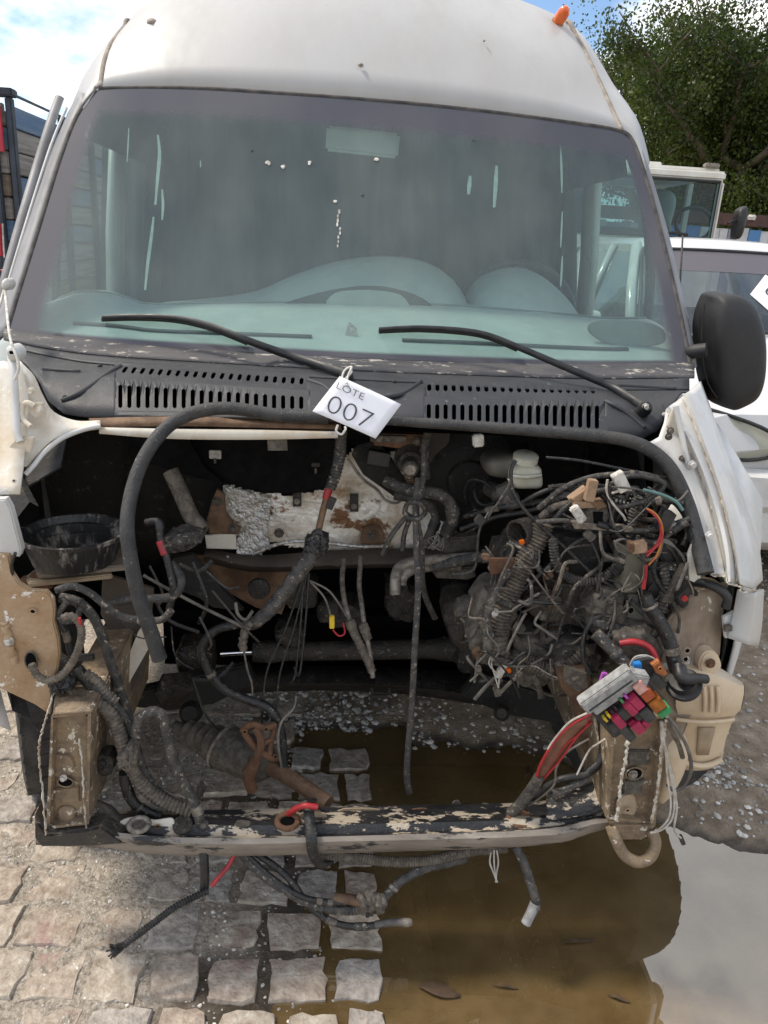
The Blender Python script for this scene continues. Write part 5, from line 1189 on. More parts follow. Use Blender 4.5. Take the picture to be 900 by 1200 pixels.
tube('thin_wire', [(330, 900, 1.6), (326, 868, 1.6), (330, 846, 1.62), (344, 830, 1.64), (347, 815, 1.65)], 3.2, m_wiregrey, V_); tube('thin_wire', [(364, 682, 1.72), (380, 700, 1.71), (387, 720, 1.71)], 2.6, m_wiregrey, V_); tube('thin_wire', [(362, 680, 1.72), (385, 692, 1.71), (400, 712, 1.72), (406, 722, 1.72)], 2.6, m_wiregrey, V_); tube('thin_wire', [(390, 738, 1.71), (397, 745, 1.71), (404, 742, 1.71), (402, 730, 1.71)], 2.2, m_wirered, V_)
blk('yellow_connector', (389, 730), (6, 16), 2, 1.70, .012, m_yellow, V_)
for pts, cpos in (([(403, 656, 1.92), (401, 680, 1.86), (404, 705, 1.80), (412, 735, 1.76)], (413, 736)), ([(423, 652, 1.92), (421, 685, 1.86), (424, 710, 1.80), (427, 735, 1.76)], (428, 740))):
    tube('brake_hose', pts, 6, m_pipe, V_); lathe('hose_union', P(cpos[0]-4, cpos[1]-10, 1.765), P(cpos[0]+4, cpos[1]+10, 1.745), [(0, .008), (.1, .014), (.5, .014), (.55, .012), (1, .011)], m_conduit, V_, 10)
tube('hose_end', [(417, 745, 1.75), (424, 760, 1.74), (431, 774, 1.73), (436, 786, 1.73)], 10, m_conduit, V_, ribs=.011); tube('hose_end', [(430, 748, 1.75), (433, 762, 1.74), (436, 786, 1.725), (437, 794, 1.72)], 6, m_pipe, V_)

# ---- steering rack, subframe, driveshafts under the bay
lathe('steering_rack', P(296, 764, 2.12), P(640, 758, 2.2), [(0, .03), (.06, .036), (.1, .03), (.6, .032), (.64, .04), (.75, .045), (.9, .03), (1, .028)], m_grime, V_, 18)
lathe('rack_rod', P(258, 766, 2.1), P(300, 764, 2.12), [(0, .009), (1, .009)], m_chrome, V_, 12)
loft('subframe', [[(190, 790, 1.95), (300, 782, 2.2), (450, 784, 2.22), (600, 790, 2.2), (690, 800, 2.0)], [(180, 812, 1.9), (300, 800, 2.14), (450, 800, 2.16), (600, 818, 2.1), (700, 826, 1.95)], [(190, 826, 1.95), (300, 808, 2.24), (450, 808, 2.26), (600, 828, 2.2), (700, 840, 2.0)]], m_grime, V_, 30, .01)
plate('control_arm', [(150, 812), (200, 800), (290, 780), (300, 800), (250, 826), (200, 834), (160, 830)], m_black, V_, 2.0, .03, .006)
plate('control_arm', [(560, 790), (620, 806), (690, 826), (700, 850), (650, 848), (590, 838), (540, 815)], m_black, V_, 1.98, .03, .006)
lathe('arm_bush', P(225, 834, 1.92), P(222, 836, 1.85), [(0, .032), (.6, .032), (1, .02)], m_black, V_, 18); lathe('arm_bush', P(588, 834, 1.95), P(588, 836, 1.88), [(0, .024), (.6, .024), (1, .014)], m_grime, V_, 16)
hole(V_, 195, 817, 1.98, 18, 7, m_black, m_conduit)
for x in (436, 456): tube('bracket_leg', [(x, 806, 2.12), (x, 830, 2.1)], 4, m_grime, V_)
tube('bracket_bar', [(434, 816, 2.11), (458, 816, 2.11)], 5, m_grime, V_)
# left driveshaft dropped on the crossmember with its rusty bracket
lathe('driveshaft_joint', P(205, 852, 1.86), P(318, 898, 1.66), [(0, .018), (.12, .020), (.16, .036), (.2, .03), (.25, .040), (.29, .033), (.34, .044), (.38, .036), (.43, .050), (.48, .044), (.55, .060), (.60, .060), (.62, .057), (.9, .057), (.94, .045), (1, .03)], m_dust, V_, 24)
lathe('joint_clamp', P(261, 874, 1.757), P(264, 876, 1.752), [(0, .0625), (1, .0625)], m_pipe, V_, 24)
tube('driveshaft', [(312, 896, 1.67), (345, 915, 1.61), (385, 942, 1.54)], 19, m_rustbrown, V_, sides=12)
bk = bpy.data.objects.new('rusty_bracket', None); COL.objects.link(bk); attach(bk, V_)
for pts, w in (([(284, 856, 1.63), (296, 849, 1.62), (310, 853, 1.62), (324, 850, 1.63)], 8), ([(286, 858, 1.63), (298, 874, 1.62), (314, 886, 1.61), (326, 888, 1.62)], 9), ([(300, 852, 1.62), (306, 870, 1.61), (300, 890, 1.61), (288, 905, 1.62)], 10), ([(322, 852, 1.63), (318, 868, 1.62), (316, 884, 1.61)], 7), ([(306, 872, 1.61), (320, 866, 1.62)], 7), ([(300, 890, 1.61), (292, 912, 1.62), (296, 926, 1.62)], 14)):
    tube('bracket_arm', pts, w, m_rust, bk)
for x, y in ((287, 857), (312, 854), (323, 886)): hole(bk, x, y, 1.605, 5, 5, m_rust, m_dark)

# ---- left cluster of conduits
L = [('hose', [(66, 692), (84, 687), (104, 694), (122, 708), (142, 722), (168, 727), (190, 726), (201, 715)], 9, m_hose, 1.50, 0),
 ('hose', [(70, 700), (92, 706), (110, 724), (122, 752), (130, 778), (138, 800), (146, 826), (152, 846)], 12, m_hose, 1.53, 0),
 ('conduit', [(37, 778), (44, 792), (58, 797), (74, 790), (87, 772), (95, 750), (94, 732), (84, 722), (74, 724)], 9, m_conduit, 1.43, .008),
 ('conduit', [(68, 770), (82, 780), (98, 794), (112, 800), (122, 818)], 13, m_hose, 1.50, 0),
 ('conduit', [(80, 832), (96, 824), (114, 825), (130, 838), (140, 860), (146, 882), (155, 902), (170, 922), (196, 940), (224, 950)], 15, m_conduit, 1.435, .009),
 ('hose', [(90, 784), (110, 806), (128, 826), (142, 846), (150, 868), (156, 892)], 15, m_cable, 1.47, 0),
 ('hose', [(112, 800), (132, 826), (150, 848), (158, 872), (168, 905), (186, 930), (214, 948)], 13, m_hose, 1.46, 0),
 ('hose', [(146, 905), (150, 928), (164, 946), (188, 956)], 14, m_cable, 1.45, 0),
 ('hose', [(160, 862), (164, 842), (178, 834), (191, 840), (196, 862), (204, 892), (218, 922), (230, 946), (236, 968)], 13, m_hose, 1.42, 0),
 ('cable', [(152, 846), (150, 870), (158, 900), (176, 930), (206, 946), (226, 948)], 9, m_cable, 1.48, 0),
 ('cable', [(60, 716), (76, 740), (84, 770), (96, 796), (120, 822), (138, 850), (147, 880)], 8, m_cable, 1.49, 0),
 ('conduit', [(100, 788), (116, 800), (124, 812), (136, 822)], 11, m_conduit, 1.46, .008),
 ('cable', [(78, 706), (70, 718), (74, 728), (88, 726), (94, 714)], 7, m_hose, 1.47, 0),
 ('hose', [(205, 940), (190, 946), (168, 934), (156, 910)], 10, m_hose, 1.44, 0)]
for nm, pts, w, mm, Y, rb in L: tube(nm, pts, w, mm, V_, Y, ribs=rb, n=8)
dome('tape_lump', [(58, 800), (70, 790), (84, 792), (88, 804), (74, 812), (60, 810)], 1.45, .02, m_cable, V_, jit=.0022)
dome('conduit_joint', [(140, 884), (152, 876), (160, 884), (158, 898), (148, 902), (138, 896)], 1.41, .015, m_conduit, V_, jit=.0022)
blk('tie_mount', (96, 772), (26, 8), 5, 1.46, .012, m_blackpl, V_); tube('red_mark', [(93, 724, 1.42), (94.5, 732, 1.42)], 4, m_wirered, V_)
dome('cable_boot', [(112, 890), (128, 884), (134, 892), (130, 906), (118, 908)], 1.44, .012, m_grime, V_, jit=.0022)

# ---- cables hanging below the crossmember
tube('hanging_tube', [(236, 985, 1.40), (239, 1005, 1.385), (240, 1026, 1.375), (239, 1046, 1.37)], 11, m_cable, V_, hollow=True)
tube('braided_strap', [(244, 1044, 1.36), (226, 1052, 1.35), (205, 1063, 1.335), (182, 1080, 1.32), (158, 1098, 1.305), (146, 1107, 1.30)], 8, m_cable, V_, ribs=.006)
for k in range(16): tube('frayed_strand', [(149, 1104, 1.30), (140+random.uniform(-3, 3), 1110+random.uniform(-4, 4), 1.297), (128+random.uniform(-5, 8), 1114+random.uniform(-10, 10), 1.29+random.uniform(-.01, .01))], 2.4, m_cable, V_, n=3, sides=5)
tube('red_cable', [(276, 998, 1.40), (268, 1014, 1.385), (258, 1026, 1.37), (248, 1038, 1.36)], 5.5, m_wirered, V_)
tube('red_cable', [(338, 954, 1.43), (346, 948, 1.42), (358, 944, 1.41), (372, 946, 1.41)], 7, m_wirered, V_)
tube('cable', [(280, 996, 1.42), (298, 1016, 1.40), (320, 1034, 1.38), (346, 1050, 1.37), (374, 1062, 1.365), (402, 1066, 1.36), (430, 1064, 1.36), (448, 1054, 1.36), (466, 1036, 1.37), (492, 1020, 1.39), (520, 1012, 1.41), (545, 1006, 1.43)], 11, m_hose, V_, wob=.0008)
tube('cable', [(300, 1000, 1.42), (326, 1018, 1.40), (344, 1036, 1.38), (356, 1054, 1.37), (372, 1070, 1.36), (394, 1082, 1.35), (420, 1086, 1.345), (450, 1083, 1.34)], 8, m_cable, V_)
tube('cable_tip', [(440, 1084, 1.342), (458, 1081, 1.34), (478, 1081, 1.335)], 9, m_wiregrey, V_); lathe('ferrule', P(472, 1081, 1.336), P(483, 1081, 1.333), [(0, .0095), (.7, .0095), (1, .006)], m_pipe, V_, 10)
tube('cable', [(290, 1002, 1.41), (318, 1028, 1.385), (352, 1050, 1.365), (390, 1058, 1.36), (424, 1054, 1.36)], 7, m_cable, V_)
for k in range(7): tube('joint_tape', [(422+k*4+random.uniform(-3, 3), 1048+random.uniform(-4, 4), 1.36), (426+k*4, 1058, 1.345), (424+k*4+random.uniform(-4, 4), 1070+random.uniform(-4, 3), 1.36)], random.uniform(6, 10), random.choice([m_dust, m_hose, m_conduit]), V_, wob=.001)
tube('joint_stub', [(392, 1052, 1.37), (410, 1054, 1.362), (426, 1058, 1.355)], 12, m_rustbrown, V_); tube('joint_wrap', [(388, 1065, 1.37), (412, 1066, 1.362), (430, 1062, 1.355)], 12, m_conduit, V_, ribs=.007)
tube('conduit', [(376, 1004, 1.41), (400, 1003, 1.40), (428, 1006, 1.40), (462, 1010, 1.40), (500, 1009, 1.40), (530, 1002, 1.41), (560, 996, 1.42), (592, 993, 1.44)], 12, m_conduit, V_, ribs=.006)
tube('hose', [(604, 992, 1.40), (614, 1012, 1.38), (622, 1036, 1.36), (628, 1058, 1.345), (624, 1070, 1.34)], 11, m_hose, V_); tube('hose_tip', [(627, 1058, 1.343), (622, 1070, 1.338), (616, 1082, 1.332)], 12, m_fbox, V_)
for k in range(3): tube('wire', [(576+k*3, 996, 1.42), (574+k*5, 1010, 1.41), (578+k*2, 1022, 1.40), (583-k, 1034, 1.39)], 2, m_wirew, V_)
tube('strap_loop', [(366, 938, 1.49), (362, 946, 1.43), (363, 966, 1.392), (365, 984, 1.366), (367, 1000, 1.366), (376, 1014, 1.375), (388, 1010, 1.40)], 13, m_cable, V_, squash=.45)

# ---- right cluster
R_ = [('hose', [(604, 540), (599, 552), (601, 575), (615, 598), (640, 622), (665, 645), (692, 670), (724, 692)], 5, m_cable, 1.62, 1.54, 0),
 ('cable', [(592, 708), (612, 692), (634, 672), (655, 652), (678, 634), (706, 624), (742, 621)], 6, m_cable, 1.58, 1.56, 0),
 ('corrugated_hose', [(648, 632), (651, 655), (660, 672), (678, 681), (700, 680), (718, 668), (730, 652), (738, 628), (742, 602), (748, 582)], 11, m_hose, 1.56, 1.53, .007),
 ('wrapped_harness', [(742, 570), (741, 592), (739, 615), (737, 640), (730, 658), (718, 672)], 14, m_cable, 1.56, 1.54, .01),
 ('corrugated_hose', [(638, 612), (630, 632), (617, 655), (604, 680), (594, 704), (586, 726), (582, 748)], 25, m_conduit, 1.60, 1.56, .008),
 ('hose', [(596, 666), (586, 686), (577, 704), (571, 722), (570, 742)], 10, m_hose, 1.55, 1.53, 0),
 ('hose', [(582, 745), (583, 760), (588, 774)], 22, m_conduit, 1.55, 1.54, .01),
 ('hose', [(566, 728), (572, 742), (572, 760)], 13, m_dust, 1.54, 1.53, 0),
 ('corrugated_hose', [(642, 788), (658, 780), (674, 770), (690, 758)], 19, m_conduit, 1.56, 1.54, .008),
 ('corrugated_hose', [(598, 768), (616, 776), (636, 784), (652, 790)], 18, m_conduit, 1.57, 1.56, .008),
 ('hose', [(698, 742), (712, 756), (724, 768), (738, 784)], 15, m_hose, 1.46, 1.42, 0),
 ('hose', [(756, 698), (764, 714), (776, 734), (786, 756), (790, 776), (796, 792)], 17, m_cable, 1.47, 1.42, 0),
 ('cable', [(706, 720), (692, 730), (684, 748), (684, 772), (692, 790)], 6, m_cable, 1.52, 1.48, 0),
 ('hose', [(690, 726), (712, 734), (736, 738), (758, 736)], 13, m_hose, 1.52, 1.49, 0),
 ('hose', [(706, 748), (730, 744), (756, 748), (772, 740)], 10, m_cable, 1.50, 1.47, 0),
 ('red_cable', [(726, 754), (744, 752), (760, 758), (768, 770), (772, 786)], 8, m_wirered, 1.45, 1.42, 0),
 ('hose', [(770, 575), (790, 588), (803, 605), (806, 625), (800, 640)], 7, m_cable, 1.56, 1.52, 0),
 ('hose', [(714, 568), (740, 558), (768, 562), (778, 570), (762, 584), (740, 592), (722, 594), (714, 582), (716, 566)], 6, m_cable, 1.52, 1.50, 0),
 ('hose', [(640, 588), (660, 572), (690, 560), (720, 556), (756, 556), (786, 570), (800, 590)], 7, m_hose, 1.60, 1.55, 0),
 ('hose', [(648, 612), (662, 596), (682, 582), (705, 575), (735, 572)], 8, m_cable, 1.58, 1.56, 0),
 ('hose', [(632, 596), (648, 584), (668, 580), (688, 578)], 9, m_hose, 1.62, 1.58, 0),
 ('hose', [(634, 606), (650, 594), (676, 588)], 9, m_conduit, 1.60, 1.58, 0),
 ('hose', [(720, 588), (748, 592), (776, 586), (800, 590)], 9, m_cable, 1.55, 1.52, .008),
 ('cable', [(700, 614), (734, 622), (772, 620), (808, 608)], 8, m_cable, 1.53, 1.50, 0),
 ('cable', [(744, 632), (768, 636), (788, 622), (806, 612)], 8, m_hose, 1.52, 1.49, 0),
 ('cable', [(628, 612), (660, 610), (695, 614), (735, 617)], 6, m_hose, 1.56, 1.54, 0),
 ('cable', [(770, 630), (786, 644), (796, 662), (800, 682)], 7, m_cable, 1.52, 1.50, 0),
 ('corrugated_hose', [(776, 660), (780, 680), (778, 702), (774, 716)], 12, m_hose, 1.50, 1.49, .008),
 ('cable', [(772, 648), (766, 668), (776, 690), (794, 704)], 6, m_cable, 1.50, 1.48, 0),
 ('teal_wire', [(754, 574), (776, 580), (792, 588), (800, 598)], 4, m_wireteal, 1.49, 1.48, 0),
 ('cable', [(640, 536), (680, 540), (730, 550), (780, 560)], 3.5, m_cable, 1.64, 1.58, 0),
 ('cable', [(545, 605), (580, 596), (620, 590), (660, 585)], 7, m_cable, 1.76, 1.62, 0),
 ('cable', [(540, 620), (580, 606), (615, 600), (650, 590)], 6, m_cable, 1.76, 1.62, 0),
 ('cable', [(610, 590), (640, 575), (680, 568), (720, 572)], 6, m_cable, 1.66, 1.6, 0),
 ('hose', [(664, 664), (652, 690), (646, 716)], 8, m_rustbrown, 1.58, 1.57, 0),
 ('cable', [(720, 596), (716, 612), (728, 630), (742, 634)], 5, m_cable, 1.52, 1.51, 0),
 ('cable', [(748, 640), (756, 656), (770, 652), (776, 636)], 4, m_wiregrey, 1.5, 1.49, 0)]
for nm, pts, w, mm, Ya, Yb, rb in R_:
    n_ = len(pts); tube(nm, [(x, y, Ya+(Yb-Ya)*i/(n_-1)) for i, (x, y) in enumerate(pts)], w, mm, V_, ribs=rb, n=8)
def wires(name, pts, w, mm, Y): tube(name, pts, w, mm, V_, Y, n=6, sides=6)
wires('orange_wire', [(758, 596), (768, 602), (775, 614), (776, 630), (770, 650), (760, 662)], 2.6, m_wireyel, 1.475)
wires('red_wire', [(760, 598), (772, 610), (774, 628), (766, 642), (756, 648)], 2.6, m_wirered, 1.47); wires('red_wire', [(774, 618), (776, 632), (764, 646), (758, 652)], 2.2, m_wirered, 1.465)
wires('red_wire', [(757, 662), (756, 676), (754, 690)], 4.5, m_wirered, 1.465)
wires('white_wire', [(712, 562), (711, 576), (718, 590), (730, 604), (733, 610)], 3, m_wirew, 1.50); wires('white_wire', [(717, 578), (728, 575), (740, 574)], 3, m_wirew, 1.49)
for k in range(4): wires('grey_wire', [(772+k*2, 632+k, ), (784+k*3, 634+k*3), (796+k*2, 648+k*2), (802, 658)], 1.8, m_wiregrey, 1.475)
for k in range(3): wires('wire_loop', [(738, 650-k*4), (724-k*2, 645-k*5), (722+k, 634), (732, 632), (738, 640)], 1.7, m_wiregrey, 1.495)
for k in range(22):                     # looser strands of the same harness
    x0, y0 = random.uniform(640, 720), random.uniform(565, 625); x1, y1 = random.uniform(740, 800), random.uniform(575, 680); Y0 = random.uniform(1.57, 1.68)
    tube('loose_cable', [(x0, y0, Y0), (x0+(x1-x0)*.3, y0+random.uniform(-25, 20), Y0-.02), (x0+(x1-x0)*.7, y1+random.uniform(-25, 20), Y0-.03), (x1, y1, Y0-.05)], random.choice([3, 4, 5, 6, 7]), random.choice([m_cable, m_hose, m_cable, m_grime]), V_, sides=6)
for k in range(14):
    x0, y0 = random.uniform(560, 640), random.uniform(720, 800); x1, y1 = x0+random.uniform(20, 90), y0+random.uniform(-40, 30); Y0 = random.uniform(1.60, 1.72)
    tube('loose_cable', [(x0, y0, Y0), ((x0+x1)/2, (y0+y1)/2+random.uniform(-20, 20), Y0-.03), (x1, y1, Y0)], random.choice([3, 4, 6]), random.choice([m_cable, m_hose, m_conduit]), V_, sides=6)
for k in range(12):
    x0, y0 = random.uniform(700, 780), random.uniform(640, 720); x1, y1 = x0+random.uniform(-40, 60), y0+random.uniform(20, 60); Y0 = random.uniform(1.52, 1.60)
    tube('loose_cable', [(x0, y0, Y0), ((x0+x1)/2+random.uniform(-15, 15), (y0+y1)/2, Y0-.03), (x1, y1, Y0)], random.choice([4, 6, 8]), random.choice([m_cable, m_hose, m_grime]), V_, sides=6)
for k in range(46):                     # fine muddy wires of the cut loom
    x0, y0 = random.uniform(545, 700), random.uniform(600, 790); a = random.uniform(-1.2, 2.2); L0 = random.uniform(25, 95); Y0 = random.uniform(1.50, 1.62)
    x1, y1 = min(x0+L0*cos(a), 800), min(y0+L0*sin(a), 830)
    tube('loose_wire', [(x0, y0, Y0), (x0*.7+x1*.3+random.uniform(-14, 14), y0*.7+y1*.3+random.uniform(-10, 14), Y0-.02), (x0*.3+x1*.7+random.uniform(-14, 14), y0*.3+y1*.7+random.uniform(-8, 16), Y0-.02), (x1, y1, Y0-.01)], random.choice([1.8, 2.2, 2.6, 3.4, 4.5]), random.choice([m_cable, m_hose, m_conduit, m_wiregrey, m_dust, m_cable]), V_, sides=5)
for k in range(30):
    x0, y0 = random.uniform(690, 800), random.uniform(570, 740); a = random.uniform(-1.5, 2.2); L0 = random.uniform(18, 60); Y0 = random.uniform(1.46, 1.56)
    x1, y1 = min(x0+L0*cos(a), 806), min(y0+L0*sin(a), 760)
    tube('loose_wire', [(x0, y0, Y0), ((x0+x1)/2+random.uniform(-14, 14), (y0+y1)/2+random.uniform(-10, 16), Y0-.02), (x1, y1, Y0-.01)], random.choice([1.6, 2, 2.6, 4]), random.choice([m_cable, m_cable, m_conduit, m_wiregrey, m_dust, m_hose]), V_, sides=5)
for k in range(26):
    x0, y0 = random.uniform(550, 790), random.uniform(600, 790)
    blk('small_connector', (x0, y0), (random.uniform(5, 13), random.uniform(5, 11)), random.uniform(-60, 60), random.uniform(1.50, 1.60), .018, random.choice([m_dust, m_blackpl, m_grime, m_conduit, m_dust, m_rustbrown]), V_, .002)
for k in range(12):
    x0, y0 = random.uniform(120, 260), random.uniform(640, 800); a = random.uniform(-.8, 1.6); L0 = random.uniform(30, 90); Y0 = random.uniform(1.62, 1.8)
    tube('loose_wire', [(x0, y0, Y0), (x0+L0*.5*cos(a)+random.uniform(-15, 15), y0+L0*.5*sin(a)+10, Y0-.02), (x0+L0*cos(a), y0+L0*sin(a), Y0)], random.choice([2, 3, 5]), random.choice([m_cable, m_hose, m_grime]), V_, sides=5)
for pts, Y, m_ in (([(585, 640), (612, 628), (625, 650), (612, 690), (590, 700), (578, 670)], 1.66, m_grime), ([(560, 690), (588, 684), (604, 710), (596, 744), (568, 748), (552, 722)], 1.64, m_dust), ([(600, 744), (634, 738), (650, 764), (640, 796), (606, 798), (592, 772)], 1.63, m_dust), ([(648, 752), (680, 742), (700, 760), (694, 792), (662, 800), (644, 780)], 1.58, m_grime), ([(690, 690), (716, 684), (730, 706), (722, 738), (700, 744), (684, 716)], 1.56, m_dust), ([(752, 668), (776, 662), (786, 690), (776, 716), (758, 712)], 1.55, m_blackpl), ([(520, 706), (552, 696), (572, 716), (560, 752), (530, 752)], 1.86, m_grime), ([(715, 740), (750, 730), (772, 752), (758, 786), (726, 780)], 1.50, m_dust)):
    dome('cast_part', pts, Y, .045, m_, V_, .06, power=3.6, jit=.0035)
for k in range(14):
    x0, y0 = random.uniform(555, 780), random.uniform(590, 780); w_ = random.uniform(12, 30); h_ = random.uniform(12, 26)
    plate('bracket', [(x0-w_/2, y0-h_/2+random.uniform(-4, 4)), (x0+w_/2, y0-h_/2+random.uniform(-6, 6)), (x0+w_/2+random.uniform(-6, 4), y0+h_/2), (x0-w_/2+random.uniform(-3, 8), y0+h_/2+random.uniform(-5, 5))], random.choice([m_dust, m_grime, m_rust, m_dust]), V_, random.uniform(1.56, 1.66), .012, .002)
# pressings and brackets on the bulkhead and under it
for x in (150, 200, 560, 620, 690, 760): loft('bulkhead_rib', [[(x-5, 520, 2.06), (x-5, 640, 2.10)], [(x, 520, 2.045), (x, 640, 2.085)], [(x+5, 520, 2.06), (x+5, 640, 2.10)]], m_black, V_, 6)
for x, y, w, h in ((350, 690, 40, 30), (400, 715, 50, 22), (470, 700, 34, 40), (540, 700, 40, 30), (340, 740, 30, 18), (560, 770, 50, 24), (230, 770, 40, 30), (620, 800, 40, 20)):
    dome('gearbox_mount', [(x-w/2, y-h/2), (x, y-h/2-4), (x+w/2, y-h/3), (x+w/2, y+h/2), (x, y+h/2+3), (x-w/2, y+h/3)], 2.14, .05, m_grime, V_, .05, power=4, jit=.003)
# boxes and canisters
lathe('open_pipe', P(640, 612, 1.66), P(606, 626, 1.60), [(0, .022), (.5, .026), (.7, .031), (1, .033), (1, .028), (.55, .022), (.5, .001)], m_grime, V_, 20, caps=False)
blk('orange_lug', (612, 636), (6, 5), 20, 1.575, .01, m_amber, V_)
pc = P(676, 640, 1.68); lathe('air_canister', (pc[0], pc[1], pc[2]-.17), (pc[0], pc[1], pc[2]+.06), [(0, .06), (.03, .075), (.3, .088), (.34, .092), (.9, .094), (.96, .09), (1, .07)], m_black, V_, 32)
lathe('canister_base', (pc[0], pc[1]-.003, pc[2]-.175), (pc[0], pc[1]-.003, pc[2]-.06), [(0, .05), (.1, .078), (1, .0945)], m_grime, V_, 32)
q = P(737, 670, 1.56); lathe('fluid_canister', (q[0], q[1], q[2]-.04), (q[0], q[1], q[2]+.075), [(0, .030), (.05, .036), (.8, .040), (.9, .046), (1, .044)], m_can, V_, 24)
q = P(740, 725, 1.55); lathe('pump_body', (q[0], q[1], q[2]-.06), (q[0]-.004, q[1], q[2]+.07), [(0, .03), (.6, .032), (.9, .026), (1, .02)], m_can, V_, 20)
hole(V_, 739, 715, 1.51, 8, 9, m_can, m_dark)
blk('valve', (722, 716), (18, 9), 5, 1.50, .02, m_dust, V_, .002); tube('valve_pipe', [(730, 718, 1.50), (735, 714, 1.50), (735, 704, 1.50)], 3, m_pipe, V_)
plate('cable_bracket', [(686, 600), (694, 594), (712, 596), (714, 606), (710, 618), (690, 620), (684, 616)], m_dust, V_, 1.535, .03, .003)
plate('bracket_web', [(692, 588), (706, 586), (712, 594), (700, 598)], m_rustbrown, V_, 1.53, .02, .002); plate('bracket_foot', [(672, 612), (714, 616), (712, 622), (674, 620)], m_pipe, V_, 1.53, .015, .002)
plate('painted_slot', [(695, 600), (707, 600), (706, 613), (696, 613)], m_dark, V_, 1.5325, .002)  # thin black plate painting the shade of an open slot
blk('tan_connector', (694, 576), (11, 26), -4, 1.52, .02, m_connb, V_); blk('tan_connector', (682, 582), (22, 9), 40, 1.54, .02, m_connb, V_); blk('tan_connector', (690, 592), (34, 8), 5, 1.535, .02, m_connb, V_); blk('tan_connector', (678, 580), (24, 6), 42, 1.55, .02, m_connb, V_)
blk('white_connector', (729, 566), (14, 24), 33, 1.485, .02, m_connw, V_); blk('white_relay', (679, 604), (11, 22), 40, 1.51, .02, m_connw, V_, .003); blk('wire_joint', (706, 619), (12, 7), 0, 1.535, .012, m_dust, V_)
blk('tan_connector', (750, 643), (18, 13), 12, 1.47, .022, m_connb, V_); blk('tan_connector', (741, 642), (6, 12), 12, 1.466, .02, m_rust, V_)
blk('black_connector', (782, 612), (14, 24), -18, 1.49, .03, m_blackpl, V_); blk('black_connector', (784, 648), (20, 26), 30, 1.51, .03, m_blackpl, V_, .004); blk('black_connector', (756, 702), (10, 18), 10, 1.5, .02, m_blackpl, V_)
plate('support_strut', [(776, 706), (800, 662), (808, 664), (788, 708)], m_dust, V_, 1.475, .012, .002)
blk('plug', (804, 695), (22, 12), 48, 1.45, .022, m_blackpl, V_, .003); blk('red_plug', (803, 702), (7, 7), 48, 1.446, .01, m_wirered, V_)
dome('plug_loop', [(794, 700), (806, 694), (806, 708), (798, 712)], 1.456, .008, m_blackpl, V_)
plate('white_shard', [(762, 708), (776, 700), (792, 704), (788, 716), (772, 730), (760, 726)], m_white, V_, 1.53, .004)
# lower cast blocks
dome('cast_mount', [(616, 690), (640, 686), (672, 690), (676, 712), (660, 724), (622, 720)], 1.64, .04, m_dust, V_, .06, power=3, jit=.0022); lathe('mount_bolt', P(638, 702, 1.61), P(637, 703, 1.585), [(0, .02), (.5, .02), (.52, .012), (1, .011)], m_dust, V_, 12)
dome('cast_block', [(548, 742), (560, 732), (584, 736), (596, 752), (594, 770), (576, 776), (556, 768)], 1.60, .03, m_dust, V_, .06, power=4, jit=.0022)
dome('clamp', [(532, 718), (540, 706), (552, 702), (560, 710), (556, 724), (546, 730)], 1.72, .03, m_dust, V_, jit=.0022); tube('clamp_hook', [(540, 724, 1.70), (548, 734, 1.69), (546, 746, 1.69)], 4, m_pipe, V_)
plate('engine_bracket', [(640, 740), (654, 722), (662, 724), (700, 728), (702, 738), (664, 736), (650, 760), (644, 790), (636, 788)], m_dust, V_, 1.62, .03, .004)
plate('rust_plate', [(612, 726), (640, 724), (638, 770), (650, 790), (626, 786), (610, 762)], m_rust, V_, 1.72, .02, .003)
plate('strut', [(600, 740), (612, 752), (624, 780), (618, 786), (604, 770)], m_dust, V_, 1.58, .02, .003)
plate('lower_link', [(655, 790), (690, 786), (700, 820), (704, 870), (694, 900), (684, 880), (676, 830), (658, 806)], m_rustbrown, V_, 1.50, .04, .005)
plate('rail_bracket', [(664, 784), (688, 790), (690, 806), (678, 812), (662, 800)], m_conduit, V_, 1.48, .02, .003)
for pts, w, mm in (([(556, 820), (572, 802), (592, 786)], 5, m_wiregrey), ([(586, 812), (600, 798), (612, 788)], 5, m_pipe), ([(634, 818), (632, 806), (626, 790)], 7, m_dust), ([(560, 770), (556, 800)], 3, m_wiregrey)):
    tube('metal_strip', [(x, y, 1.56) for x, y in pts], w, mm, V_, squash=.5)
for k in range(2): wires('white_wire', [(600+k*4, 792), (612+k*2, 783-k*2), (628, 778+k*3), (638, 790-k*3), (650, 796-k*3), (657, 794)], 1.8, m_wirew if k else m_conduit, 1.53)
for k in range(2): wires('white_wire', [(578, 764), (576-k*3, 778), (580+k*4, 792), (584, 806)], 1.8, m_wirew, 1.53)
blk('small_plug', (583, 812), (8, 12), 20, 1.53, .012, m_dust, V_); blk('white_connector', (588, 787), (8, 20), -20, 1.525, .014, m_connw, V_); blk('red_lug', (596, 787), (6, 6), 10, 1.52, .01, m_amber, V_); bolt(V_, 579, 718, 1.535, 8, m_connw)
